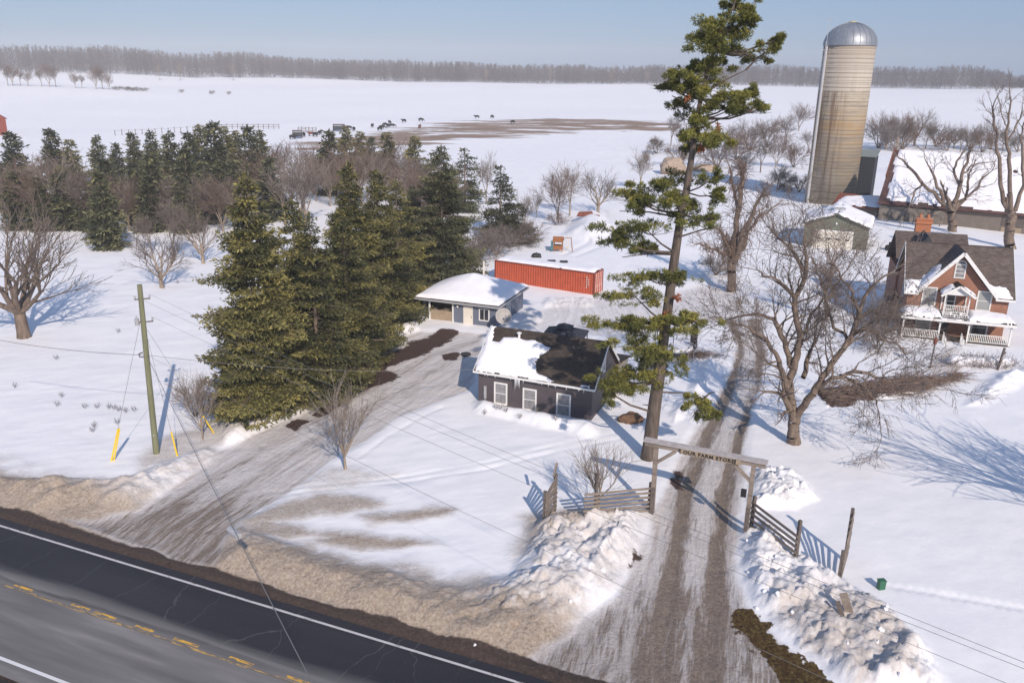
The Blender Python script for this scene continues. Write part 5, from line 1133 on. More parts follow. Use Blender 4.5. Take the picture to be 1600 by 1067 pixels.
    for s in (bx0 + .02, bx1 - .08): q.box(s, s + .05, .6, Y0, bz + .78, bz + .84)
    q.build('balustrade', M['white'], bl)
    for s in (bx0, bx1 - .1):
        q = MB(); q.box(s, s + .1, .55, .65, bz, 4.45); q.build('balcony_post', M['white'], bl); q = MB(); q.box(s, s + .1, Y0 - .1, Y0 - .003, bz, 4.45); q.build('balcony_post', M['white'], bl)
    q = MB(); m_ = (bx0 + bx1) / 2; q.quadslab((bx0 - .35, .3, 4.35), (m_, .3, 5.3), (m_, Y0, 5.3), (bx0 - .35, Y0, 4.35), -.08); q.quadslab((m_, .3, 5.302), (bx1 + .35, .3, 4.35), (bx1 + .35, Y0, 4.35), (m_, Y0, 5.302), -.08); br = q.build('balcony_roof', M['dkshingle'], bl)
    q = MB(); q.bar((bx0 - .38, .28, 4.3), (m_, .28, 5.24), .05, .2); q.bar((bx1 + .38, .28, 4.3), (m_, .28, 5.24), .05, .2); q.prism([(bx0 + .05, 4.4), (bx1 - .05, 4.4), (m_, 5.15)], .56, .60, 'y'); q.build('balcony_gable', M['white'], br)
    for s, org in ((1, (bx0 - .35, .3, 4.43)),): pillow('balcony_snow', org, (0, 1, 0), (m_ - bx0 + .35, 0, .95), [(.02, .05), (1.3, .05), (1.5, 1.2), (.05, 1.25)], .16, .25, .07, br, seed=31)
    pillow('balcony_snow', (bx1 + .35, .3, 4.43), (0, 1, 0), (m_ - bx1 - .35, 0, .95), [(.02, .05), (.9, .05), (.7, 1.2), (.05, 1.25)], .12, .25, .07, br, seed=32)
    d = MB(); d.box(3.65, 4.45, Y0 - .06, Y0 - .015, bz, 4.35); d.build('balcony_door', M['white'], H); window(H, 'x', 3.75, 4.35, bz + .2, 4.2, Y0 - .06, 'glass', 0, 1, .04)
    for txt, zc, wd in (('OUR', bz + .235, .62), ('FARM STORE', bz - .02, 1.95)): lettering(txt, H, (m_, .105, zc), wd, .19, M['black'])
    # steps
    s = MB()
    for i in range(4): s.box(3.75, 5.0, -.28 * (i + 1) + .1, -.28 * i + .1 - .003, -.3, .20 - .12 * i + .02)
    st = s.build('front_steps', M['darkwood'], H); s = MB()
    for x in (3.6, 5.05):
        s.bar((x, .1, 1.05), (x, -1.2, .75), .06, .08); s.bar((x, -1.2, -.2), (x, -1.2, .9), .1); s.bar((x, .05, .3), (x, .05, 1.1), .08)
        for i in range(6): s.bar((x, -.1 - .17 * i, .0), (x, -.1 - .17 * i, 1.0 - .04 * i), .035)
    s.build('step_railing', M['white'], st)
def lettering(txt, parent, centre, width, height, mat, rz=0, depth=.012, name='lettering'):
    cu = bpy.data.curves.new('letters', 'FONT'); cu.body = txt; cu.align_x = 'CENTER'; cu.align_y = 'CENTER'; cu.extrude = depth; cu.offset = .028; cu.space_character = 1.15; cu.resolution_u = 3
    o = bpy.data.objects.new('letters_tmp', cu); COL.objects.link(o); bpy.context.view_layer.update()
    me = bpy.data.meshes.new_from_object(o.evaluated_get(bpy.context.evaluated_depsgraph_get())); bpy.data.objects.remove(o)
    co = np.array([v.co[:] for v in me.vertices]); mn, mx = co.min(0), co.max(0); c = (mn + mx) / 2
    sx = width / (mx[0] - mn[0]); sy = height / (mx[1] - mn[1])
    new = np.stack([(co[:, 0] - c[0]) * sx, co[:, 2], (co[:, 1] - c[1]) * sy], 1)   # stands up, facing local -y
    me.vertices.foreach_set('co', new.astype(np.float32).ravel()); me.materials.clear(); me.materials.append(mat); me.update()
    return link(name, me, parent, centre, rz)
farmhouse()

# ---- green garage
def green_garage():
    a = np.array(P(1253, 386)); e = np.array(P(1352, 395)); u = e - a; W_ = float(np.linalg.norm(u)); u /= W_
    H = root_at('green_garage', a[0], a[1], math.atan2(u[1], u[0]), 'small green garage with a pale overhead door and snowy roof', 'garage')
    D_, E_, Rg = 9.5, 3.3, 4.75
    b = MB(); b.box(0, W_, 0, D_, -.3, E_); b.prism([(0.01, E_ - .01), (W_ - .01, E_ - .01), (W_ / 2, Rg - .1)], .01, D_ - .01, 'y'); b.build('wall', M['sid_green'], H)
    r = MB(); o = .45; sl = (Rg - E_) / (W_ / 2); r.quadslab((-o, -.4, E_ - o * sl + .06), (W_ / 2, -.4, Rg + .06), (W_ / 2, D_ + .3, Rg + .06), (-o, D_ + .3, E_ - o * sl + .06), -.1)
    r.quadslab((W_ / 2, -.4, Rg + .062), (W_ + o, -.4, E_ - o * sl + .062), (W_ + o, D_ + .3, E_ - o * sl + .062), (W_ / 2, D_ + .3, Rg + .062), -.1); roof = r.build('roof', M['sid_green'], H)
    k = math.hypot(W_ / 2 + o, (W_ / 2 + o) * sl)
    pillow('roof_snow', (-o, -.4, E_ - o * sl + .16), (0, 1, 0), (W_ / 2 + o, 0, (W_ / 2 + o) * sl), [(.25, .02), (D_ + .6, .02), (D_ + .6, k), (.5, k), (.35, 1.2)], .3, .4, .14, roof, seed=41)
    pillow('roof_snow', (W_ + o, -.4, E_ - o * sl + .16), (0, 1, 0), (-W_ / 2 - o, 0, (W_ / 2 + o) * sl), [(.1, .02), (D_ + .6, .02), (D_ + .6, k), (.1, k)], .28, .4, .14, roof, seed=42)
    v = MB(); v.box(W_ / 2 - .75, W_ / 2 + .75, 3.2, 4.8, Rg, Rg + .55); cv = v.build('ridge_vent', M['grey'], roof)
    pillow('vent_snow', (W_ / 2 - .8, 3.15, Rg + .57), (1, 0, 0), (0, 1, 0), [(0, 0), (1.6, 0), (1.6, 1.7), (0, 1.7)], .15, .2, .1, cv, seed=43)
    d = MB(); dx0 = W_ * .17; dx1 = W_ * .77; d.box(dx0, dx1, -.06, -.003, -.1, 2.55)
    for i in range(4): d.box(dx0, dx1, -.07, -.06, .02 + i * .63, .04 + i * .63)
    dd = d.build('overhead_door', M['cream'], H); p = MB()
    for i in range(4): x = dx0 + (i + .5) * (dx1 - dx0) / 4; p.box(x - .26, x + .26, -.075, -.06, 1.35, 1.58)
    p.build('door_pane', M['glass'], dd); t = MB(); t.box(dx0 - .12, dx0 - .003, -.04, -.002, -.1, 2.65); t.box(dx1 + .003, dx1 + .12, -.04, -.002, -.1, 2.65); t.box(dx0 - .003, dx1 + .003, -.04, -.002, 2.555, 2.65); t.build('door_frame', M['white'], H)
    l = MB(); l.box(W_ / 2 - .1, W_ / 2 + .1, -.2, -.002, 3.5, 3.75); l.build('flood_lamp', M['white'], H)
green_garage()

# ---- silo
def silo():
    cx, cy = 58.8, 155.0; Rr = 4.35; zw = 27.6; H = root_at('concrete_silo', cx, cy, 0, 'tall stained concrete stave silo with a ribbed metal dome', 'silo', gz(cx, cy))
    m, N, L, b = new_mat('stained_concrete'); v = objc(N); sep = N.new('ShaderNodeSeparateXYZ'); L.new(v, sep.inputs[0]); z = sep.outputs[2]
    hz = noise(N, L, 1., mapping(N, L, v, (.16, .16, 1.1)), 6, .65); vt = noise(N, L, 1., mapping(N, L, v, (1.3, 1.3, .05)), 5, .65); big = noise(N, L, .13, v, 3)
    c = ramp(N, L, hz, [(.32, (.22, .19, .15)), (.5, (.37, .33, .265)), (.68, (.48, .435, .36))])
    st_ = math_(N, L, 'MULTIPLY', maprange(N, L, z, 20.5, 12), maprange(N, L, hz, .36, .62)); st_ = math_(N, L, 'MULTIPLY', st_, maprange(N, L, z, 4, 10, .25, 1))
    c = mix(N, L, math_(N, L, 'MULTIPLY', st_, maprange(N, L, big, .35, .6, .45, .95)), c, ramp(N, L, hz, [(.35, (.24, .10, .02)), (.6, (.34, .20, .06)), (.75, (.22, .15, .10))]))
    tp = maprange(N, L, math_(N, L, 'ADD', z, math_(N, L, 'MULTIPLY', vt, 7)), 27.4, 31.5); c = mix(N, L, math_(N, L, 'MULTIPLY', tp, .95), c, (.16, .11, .06))
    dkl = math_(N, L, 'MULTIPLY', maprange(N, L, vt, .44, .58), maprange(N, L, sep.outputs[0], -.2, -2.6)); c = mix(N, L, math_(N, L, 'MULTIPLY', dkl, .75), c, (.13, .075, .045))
    c = mix(N, L, math_(N, L, 'MULTIPLY', maprange(N, L, math_(N, L, 'ADD', z, math_(N, L, 'MULTIPLY', vt, 1.2)), 20.2, 20.9), .7), c, ramp(N, L, vt, [(.3, (.40, .355, .30)), (.7, (.52, .475, .42))]))
    w = N.new('ShaderNodeTexWave'); w.bands_direction = 'Z'; w.wave_profile = 'SIN'; w.inputs['Scale'].default_value = .52; L.new(v, w.inputs[0])
    hoop = maprange(N, L, w.outputs[0], .10, .0); c = mix(N, L, math_(N, L, 'MULTIPLY', hoop, .55), c, (.12, .085, .06))
    L.new(c, b.inputs['Base Color']); b.inputs['Roughness'].default_value = .9; bump(N, L, b, w.outputs[0], .25, .03)
    s = MB(); s.lathe([(Rr, -1), (Rr, zw)], n=72); wl2 = s.build('silo_wall', m, H)
    for f in wl2.data.polygons: f.use_smooth = len(f.vertices) == 4
    hp = MB()
    for i in range(34):
        zz = .6 + i * .8; hp.lathe([(Rr + .005, zz), (Rr + .035, zz + .01), (Rr + .035, zz + .04), (Rr + .005, zz + .05)], n=48)
    hp.build('steel_hoop', plain('hoop_steel', (.22, .17, .12), .7, .3, 2), wl2)
    md = plain('galvanised_dome', (.30, .32, .35), .50, .15, 1.2, metal=.55); s = MB(); n = 48; base = []
    rows = 14; vs = []; fs = []
    for j in range(rows + 1):
        t = (pi / 2) * j / rows * .985
        for k in range(n * 2):
            rr = (Rr + .12) * cos(t) * (1 + (.012 if k % 2 else 0)); a_ = 2 * pi * k / (n * 2); vs.append((rr * cos(a_), rr * sin(a_), zw + (Rr * .86) * sin(t)))
    for j in range(rows):
        for k in range(n * 2): a_ = j * 2 * n + k; b2 = j * 2 * n + (k + 1) % (2 * n); fs.append((a_, b2, b2 + 2 * n, a_ + 2 * n))
    s.add(vs, fs); dm = s.build('dome', md, H, True)
    s = MB()
    for k in range(24):
        a_ = 2 * pi * k / 24; pts = []; 
        for j in range(9): t = (pi / 2) * j / 8 * .97; pts.append(((Rr + .14) * cos(t) * cos(a_), (Rr + .14) * cos(t) * sin(a_), zw + .02 + (Rr * .86 + .02) * sin(t)))
        s.tube(pts, .05, 4)
    s.lathe([(Rr + .05, zw - .12), (Rr + .17, zw - .1), (Rr + .17, zw + .06), (Rr + .05, zw + .1)], n=64); s.build('dome_rib', md, dm)
    s = MB(); s.lathe([(.75, 0), (.8, .12), (.5, .3), (.1, .4)], (0, 0, zw + Rr * .86 - .05), 20); s.build('dome_cap', plain('yellowed_cap', (.45, .43, .30), .5, .1, 2), dm)
    for i in range(1): pass
    s = MB(); ax = -Rr - .12; s.tube([(ax, -1.2, .2), (ax, -1.2, zw - .2)], .22, 12); s.build('filler_pipe', plain('pale_pipe', (.5, .5, .52), .5, .15, 2), H)
    s = MB(); s.bar((ax - .35, -1.6, .5), (ax - .35, -1.6, zw + .6), .05); s.bar((ax - .05, -1.75, .5), (ax - .05, -1.75, zw + .6), .05)
    for i in range(70): z0 = .7 + i * .39; s.bar((ax - .35, -1.6, z0), (ax - .05, -1.75, z0), .035)
    s.build('ladder', M['grey'], H)
    s = MB(); s.bar((ax - .2, -1.3, zw - 1), (ax + .1, -1.0, zw + 4.4), .07); 
    for a0 in (0, 1.2, 2.4): s.bar((ax + .1 - .5 * cos(a0), -1.0 - .5 * sin(a0), zw + 4.1), (ax + .1 + .5 * cos(a0), -1.0 + .5 * sin(a0), zw + 4.3), .05)
    s.box(ax - 1.3, ax + .3, -1.4, -1.3, zw - .9, zw - .8); s.box(ax - 1.0, ax + .3, -1.4, -1.3, zw - 2.2, zw - 2.12); s.build('antenna', M['grey'], H)
silo()

# ---- barn
def barn():
    a = np.array(P(1372, 346)); e = np.array(P(1600, 368)); u = e - a; u /= np.linalg.norm(u); v = np.array([-u[1], u[0]]); ang = math.atan2(u[1], u[0])
    def pz(px, py, off):
        r = ray(px, py); t = (a @ v + off) / (v @ r[:2]); p = r * t; return float(u @ (p[:2] - a)), float(CAMH + p[2])
    e0 = pz(1378, 313, 0)[1]; x1 = 46; D2 = 9.0; r0 = pz(1380, 233, D2)[1]
    H = root_at('long_barn', a[0], a[1], ang, 'long weathered barn under a huge snow covered roof behind the farmhouse', 'barn')
    b = MB(); b.box(0, x1, .02, 2 * D2, -.5, e0 - .1); b.build('board_wall', M['barnwood'], H)
    s = MB(); s.box(-.05, 9.5, -.25, .01, -.5, e0 * .75); s.build('stone_wall', M['fieldstone'], H)
    p = MB(); p.box(17.5, 20.2, -.06, .018, -.4, 1.0); p.build('tan_board', M['tanwood'], H); p = MB(); p.box(17.4, 20.4, -.03, .015, 1.1, e0 * .85); p.build('dark_door', M['darkwood'], H)
    g = MB(); g.prism([(0, e0 - .12), (2 * D2, e0 - .12), (D2, r0 - .3)], .0, x1, 'x'); g.build('gable_wall', M['barndark'], H)
    r = MB(); sl = (r0 - e0) / D2; r.quadslab((-.4, -.6, e0 - .6 * sl), (x1 + .5, -.6, e0 - .6 * sl), (x1 + .5, D2, r0), (-.4, D2, r0), .18); r.quadslab((-.4, D2, r0), (x1 + .5, D2, r0), (x1 + .5, 2 * D2 + .6, e0 - .6 * sl), (-.4, 2 * D2 + .6, e0 - .6 * sl), .18)
    rf_ = r.build('roof', plain('rusty_roof_sheet', (.10, .055, .05), .8, .35, 1.5), H)
    Ls = math.hypot(D2 + .6, (D2 + .6) * sl)
    pillow('roof_snow', (-.4, -.6, e0 - .6 * sl), (1, 0, 0), (0, D2 + .6, (D2 + .6) * sl), [(1.1, .9), (3, .8), (6, .5), (9, .75), (14, .55), (19, .7), (24, .6), (x1, .6), (x1, Ls * .35), (25, Ls * .42), (22.0, Ls * .35), (20.8, Ls * .45), (21.5, Ls * .6), (19.5, Ls * .66), (18, Ls * .72), (21, Ls * .74), (x1, Ls * .76), (x1, Ls), (1.0, Ls), (.5, Ls * .8), (1.0, Ls * .5)], .28, .5, .3, rf_, seed=51, ragged=.35)
    t = MB(); t.bar((-.42, D2 * .45, e0 + sl * D2 * .45 + .1), (-.42, D2, r0 + .15), .12, .5); t.bar((-.42, D2, r0 + .15), (-.42, D2 * 1.2, r0 - sl * D2 * .2), .12, .5); t.build('barn_bargeboard', M['rust'], H)
    # low lean-to on the left end
    l = MB(); l.box(-7.5, -.1, 2.2, 7.5, -.5, 1.7); l.build('lean_to_wall', M['barnwood'], H); l = MB(); l.quadslab((-8.0, 1.7, 1.75), (-.1, 1.7, 1.75), (-.1, 8.0, 3.1), (-8.0, 8.0, 3.1), .12); lr_ = l.build('lean_to_roof', M['rust'], H)
    pillow('lean_to_snow', (-8.0, 1.7, 1.78), (1, 0, 0), (0, 6.3, 1.35), [(.4, .2), (7.5, .5), (7.6, 5.5), (5, 6), (1.2, 4.5)], .35, .8, .25, lr_, seed=52)
    q = MB(); 
    for i in range(9): x = -6 + i * 1.9; q.bar((x, -2.2 - .2 * (i % 2), -.3), (x + .05, -2.2 - .2 * (i % 2), 1.9), .12)
    q.build('yard_stake', M['darkwood'], H)
    # dark bunk shed standing between silo and barn
    x, y = P(1352, 322); K = root_at('feed_shed', x, y + 3, ang, 'narrow black shed squeezed between the silo and the barn', 'shed'); hh = 8.6
    k = MB(); k.box(-1.9, 1.7, 0, 3.4, -.3, hh); k.build('shed_wall', M['canvas'], K); k = MB(); k.quadslab((-2.1, -.2, hh), (1.9, -.2, hh), (1.9, 3.6, hh + 1.0), (-2.1, 3.6, hh + 1.0), .14); k.build('shed_roof', plain('grey_green_roof', (.20, .23, .22), .6, .2, 2), K)
barn()
# little red building far left
x, y = P(-42, 215); FR = root_at('red_farm_building', x, y, -.5, 'red walled farm building cut by the left edge', 'building', gz(x, y))
b = MB(); b.box(-16, 4, 0, 9, -.5, 5.2); b.prism([(0, 5.19), (9, 5.19), (4.5, 8)], -16, 4, 'x'); b.build('wall', plain('barn_red', (.26, .07, .05), .8, .2, 1), FR)
b = MB(); b.quadslab((-16.3, -.5, 5), (4.3, -.5, 5), (4.3, 4.5, 8.2), (-16.3, 4.5, 8.2), .15); b.quadslab((-16.3, 4.5, 8.2), (4.3, 4.5, 8.2), (4.3, 9.5, 5), (-16.3, 9.5, 5), .15); b.build('roof', M['rust'], FR)

# ---------------------------------------------------------------- farm gate and fences
def farm_gate():
    pl_ = np.array(G(1019, 800)); pr_ = np.array(G(1165, 828)); c = (pl_ + pr_) / 2; u = (pr_ - pl_)[:2]; hw_ = np.linalg.norm(u) / 2; u /= hw_ * 2; ang = math.atan2(u[1], u[0])
    H = root_at('farm_gate', c[0], c[1], ang, 'tall weathered timber gateway with a lettered crossbeam over the lane', 'gate', 0)
    hz = 4.2
    for s, tl in ((-1, 'left'), (1, 'right')):
        p = MB(); x = s * hw_; p.bar((x, 0, -.3), (x + s * .04, 0, hz - .12), .22); p.box(x - s * .02 - .16, x - s * .02 + .16 - .0, -.16, .16, hz * .30, hz * .34) if 0 else None
        post = p.build('gate_post', M['wood'], H)
        q = MB(); q.bar((x, -.16, -.2), (x + s * .01, -.16, 1.7), .20, .12); q.build('side_plank', M['darkwood'], post)
        r = MB(); r.bar((x, -.02, hz - 1.05), (x - s * 1.0, -.02, hz - .18), .15); r.build('brace', M['wood'], H)
    b = MB(); b.box(-hw_ - .62, hw_ + .62, -.12, .12, hz - .12, hz + .14); b.build('crossbeam', M['wood'], H)
    b = MB(); b.quadslab((-hw_ - .70, -.24, hz + .20), (hw_ + .70, -.24, hz + .20), (hw_ + .70, .22, hz + .24), (-hw_ - .70, .22, hz + .24), .06); b.build('cap_board', plain('pale_weathered_board', (.40, .37, .36), .9, .2, 4), H)
    b = MB(); x0, x1 = -1.2, 1.9; b.box(x0, x1, -.19, -.123, hz - .16, hz + .12); sb = b.build('sign_board', M['tanwood'], H)
    lettering('OUR FARM STORE', sb, ((x0 + x1) / 2 - .08, -.20, hz - .02), 2.62, .20, M['black'])
    t = MB(); t.box(x0 - .03, x0 + .02, -.215, -.19, hz - .17, hz + .13); t.box(x1 - .3, x1 - .25, -.215, -.19, hz - .17, hz + .13); t.build('sign_bracket', M['black'], sb)
    q = MB(); q.box(hw_ - .42, hw_ - .15, -.3, -.12, 2.35, 2.75); q.build('lantern', M['black'], H)
farm_gate()
def rail_fence(name, label, a, b, n, ends, rails, lean=0, posts=(1, 1), ph=(1.7, 1.7), over=0, rw=.17):
    a = np.array(a); b = np.array(b); u = (b - a)[:2]; L_ = np.linalg.norm(u); ang = math.atan2(u[1], u[0])
    H = root_at(name, a[0], a[1], ang, label, 'fence', float(a[2])); dz = float(b[2] - a[2]); rj = random.Random(len(label))
    for k, x, h in ((0, 0, ph[0]), (1, L_, ph[1])):
        if not posts[k]: continue
        p = MB(); p.bar((x, .09, -.3 + (dz if k else 0)), (x + rj.uniform(-.04, .04), .09, h + (dz if k else 0)), .14, .16); p.build('fence_post', M['darkwood'], H)
    for i in range(n):
        z0 = rails[0] + (rails[1] - rails[0]) * i / (n - 1); z1 = ends[0] + (ends[1] - ends[0]) * i / (n - 1)
        r = MB(); r.bar((-over - rj.uniform(0, .15), -.01 * (i % 2), z0), (L_ + rj.uniform(0, .06), -.01 * (i % 2), z1 + dz), .05, rw); r.build('fence_rail', M['wood'], H)
    return H
pw = G(932, 804); pL = G(1015, 800)
rail_fence('gate_fence', 'low six railed wooden fence panel left of the farm gate', pw, pL, 6, (.1, 1.45), (-.2, .95), ph=(1.95, 1.75), over=.75, rw=.12)
rail_fence('gate_fence', 'dark sloping railed fence panel right of the farm gate', G(1171, 826), G(1241, 872), 5, (.0, 1.15), (.25, 1.55), ph=(1.9, 2.0), rw=.14)
f = rail_fence('slatted_fence', 'short slatted fence seen end on, left of the farm gate', G(853, 812), G(869, 798), 8, (.3, 2.15), (.1, 1.35), ph=(1.5, 2.25), rw=.12)
q = MB(); q.bar((1.0, -.05, 1.9), (1.45, -.05, 2.5), .1, .16); q.build('slanted_board', M['wood'], f)
a_ = G(1314, 905); f = rail_fence('slatted_fence', 'short slatted fence seen end on, right of the farm gate', a_, (a_[0] + .95, a_[1] + 1.75, a_[2]), 7, (.3, 2.5), (.1, 1.3), ph=(1.5, 2.7), rw=.12)

# ---------------------------------------------------------------- pole, wires, guys
def utility_pole():
    x, y, z = G(244, 708); H = empty('utility_pole', (x, y, z), 0, 'greenish wooden utility pole on the left roadside with service wires', 'pole')
    top = Vector(at(218, 445, y)) - Vector((x, y, z)); dv = top
    p = MB(); p.tube([(0, 0, -.5), tuple(dv * .5), tuple(dv)], [.19, .165, .14], 14); p.build('pole_shaft', M['greenpole'], H)
    def on(t): return Vector((dv.x * t, dv.y * t, dv.z * t))
    ends = []
    for t, L_, nm in ((.92, .50, 'crossarm'), (.79, .55, 'crossarm')):
        c = on(t); d = Vector((RD[1] * -1, RD[0], 0)).normalized() if nm == 'x' else Vector((.92, .38, 0)); a = MB(); a.bar(c - d * L_ * .7, c + d * L_, .06, .07); ar = a.build(nm, M['darkwood'], H)
        for s in (-.65, .95):
            q = MB(); pp = c + d * L_ * s; q.lathe([(.03, .05), (.07, .09), (.045, .13), (.075, .17), (.03, .24)], tuple(pp), 8); q.build('insulator', M['grey'], ar)
        ends.append((c, d))
    q = MB(); c = on(.80) + Vector((-.32, -.1, 0)); q.lathe([(.02, 0), (.13, .03), (.13, .42), (.05, .47), (.03, .6)], tuple(c - Vector((0, 0, .3))), 10); q.build('transformer', M['grey'], H)
    q = MB(); c = on(.60); q.tube([c + Vector((-.15, -.1, .2)), c + Vector((-.38, -.15, .1)), c + Vector((-.35, -.15, -.08)), c + Vector((-.1, -.1, -.1))], .035, 6); q.build('cable_bracket', M['black'], H)
    q = MB(); q.lathe([(.05, 0), (.055, .02)], tuple(on(.12) + Vector((.05, -.18, 0))), 8); q.build('tag_plate', M['white'], H)
    O = Vector((x, y, z)); return lambda t: O + on(t)
PT = utility_pole()
def wire(label, a, b, sag, r=.007, name='overhead_wire', group='overhead wires'):
    a = Vector(a); b = Vector(b); n = 28; pts = []
    for i in range(n + 1):
        t = i / n; p = a.lerp(b, t); p.z -= sag * 4 * t * (1 - t); pts.append(p)
    w = MB(); w.tube([p - a for p in pts], r, 5); return tag(w.build(name, M['wire'], None, False, tuple(a)), label, 'wire', group)
def end(px, py, z): x, y = P(px, py, z); return (x, y, z)
wire('uppermost wire running from the green pole over the spruces to the lower right', PT(.925) + Vector((.45, .2, .2)), end(1640, 1050, 9.6), .35)
wire('second wire running from the green pole over the spruces', PT(.92) + Vector((-.3, -.1, .2)), end(1640, 1060, 9.4), .35)
wire('third wire running from the green pole over the white lawn', PT(.80) + Vector((.4, .2, .2)), end(1600, 1078, 8.4), .3)
wire('lowest wire passing over the gate fence and ploughed snow', PT(.60), end(1330, 1078, 7.0), .3)
wire('thick service wire from the left edge to the green pole', end(-40, 524, 7.2), PT(.60), .25, .018)
wire('service wire from the green pole towards the dark house eave', PT(.60), (road(-23.4, 50.2)[0], road(-23.4, 50.2)[1], 2.7), .5, .014)
cb = PT(.60); ce = Vector(end(500, 1090, 8.0)); wire('thick telephone cable crossing the highway with a splice box', cb, ce, .1, .015, 'telephone_cable')
# splice box hanging on the cable
def near_cable(px, py):
    best = None
    for i in range(1001):
        p = cb.lerp(ce, i / 1000); p.z -= .1 * 4 * (i / 1000) * (1 - i / 1000); X, Y, Z = p.x, p.y, p.z - CAMH; zc = Y * cp_ - Z * sp_; yc = Y * sp_ + Z * cp_; u_ = X / zc * cr_ + yc / zc * sr_; v_ = -X / zc * sr_ + yc / zc * cr_; d = abs(533.5 - FPX * v_ - py)
        if best is None or d < best[0]: best = (d, p, (ce - cb).normalized())
    return best[1], best[2]
p_, d_ = near_cable(367, 827); q = MB(); q.tube([(-.28 * d_.x - .1, -.28 * d_.y, -.12), (.28 * d_.x + .1, .28 * d_.y, -.12)], [.12, .12], 10); q.box(-.08, .08, -.05, .05, -.1, 0.0)
q2 = q.build('splice_box', M['grey'], None, False, tuple(p_)); tag(q2, 'grey splice case hanging on the telephone cable', 'cable box')
for i, (bx, by, tx, ty, t, lb) in enumerate([(174, 720, 186, 684, .85, 'leftmost yellow guy wire guard standing in the snow'), (277, 712, 269, 681, .80, 'short yellow guy wire guard just right of the pole'), (334, 676, 322, 655, .78, 'yellow guy wire guard beside the bare shrub')]):
    a = Vector(G(bx, by)); tgt = PT(t); d = (tgt - a).normalized(); H = empty('guy_wire', tuple(a), 0, lb, 'guy wire', 'guy wires of the green pole')
    L_ = 2.1 if i == 0 else 1.6
    q = MB(); q.tube([d * -.2, d * L_], [.055, .05], 8); q.build('yellow_guard', M['yellow'], H); q = MB(); q.tube([d * (L_ - .05), tgt - a], .012, 4); q.build('steel_wire', M['wire'], H)
    if i == 0: q = MB(); o_ = Vector((.12, .1, 0)); q.tube([d * -.2 + o_, d * L_ + o_ * .6], [.05, .045], 8); q.build('second_guard', M['yellow'], H)

# ---------------------------------------------------------------- small things in the yard
def satellite_dish():
    x, y, z = G(786, 522); H = empty('satellite_dish', (x, y, z), .3, 'large pale satellite dish on a tripod by the blue garage corner', 'satellite dish')
    vs = []; n = 24; D = MB(); prof = [(.02, 0), (.3, .02), (.6, .09), (.74, .15), (.76, .15), (.6, .06), (.3, -.01), (.02, -.03)]
    D.lathe(prof, n=n); T = Matrix.Translation((0, 0, 1.65)) @ Matrix.Rotation(R(62), 4, 'X'); D.v = [tuple(T @ Vector(v)) for v in D.v]; D.build('dish', plain('pale_dish', (.36, .34, .32), .6, .15, 3), H, True)
    t = MB(); 
    for a in (.5, 2.6, 4.7): t.bar((0, .1, 1.4), (.5 * cos(a), .5 * sin(a), -.1), .05)
    t.build('tripod', M['grey'], H); t = MB(); t.bar((0, 0, 1.2), (0, -.8, 1.9), .03); t.box(-.06, .06, -.88, -.76, 1.85, 2.0); t.build('feed_arm', M['grey'], H)
satellite_dish()
def gazebo():
    x, y, z = G(875, 524); H = empty('garden_gazebo', (road(-14.8, 60.5)[0] - 3.0, road(-14.8, 60.5)[1] + 2.2, 0), -.28, 'dark grey canopy gazebo behind the dark house', 'gazebo')
    H.location = (4.35, 66.0, 0); w, d, e, t = 1.75, 1.75, 2.0, 2.75
    for sx in (-1, 1):
        for sy in (-1, 1): p = MB(); p.bar((sx * (w - .1), sy * (d - .1), -.1), (sx * (w - .1), sy * (d - .1), e), .08); p.build('gazebo_post', M['black'], H)
    c = MB(); c.add([(-w, -d, e), (w, -d, e), (w, d, e), (-w, d, e), (-.5, -.5, t - .2), (.5, -.5, t - .2), (.5, .5, t - .2), (-.5, .5, t - .2), (-w, -d, e - .18), (w, -d, e - .18), (w, d, e - .18), (-w, d, e - .18)],
              [(0, 1, 5, 4), (1, 2, 6, 5), (2, 3, 7, 6), (3, 0, 4, 7), (0, 8, 9, 1), (1, 9, 10, 2), (2, 10, 11, 3), (3, 11, 8, 0)]); c.build('canopy', M['canvas'], H)
    c = MB(); c.add([(-.7, -.7, t - .12), (.7, -.7, t - .12), (.7, .7, t - .12), (-.7, .7, t - .12), (0, 0, t + .25)], [(0, 1, 4), (1, 2, 4), (2, 3, 4), (3, 0, 4)]); c.build('top_cap', M['canvas'], H)
    x, y = P(905, 532); b = empty('wood_crate', (6.0, 65.0, 0), .2, 'orange brown wooden crate heaped with snow beside the gazebo', 'crate'); q = MB(); q.box(-.6, .6, -.4, .4, -.1, 1.1); q.build('crate_box', M['orangewood'], b); pillow('crate_snow', (-.6, -.4, 1.1), (1, 0, 0), (0, 1, 0), [(.05, .05), (.9, .05), (.9, .75), (.05, .75)], .3, .3, .06, b, seed=3)
gazebo()
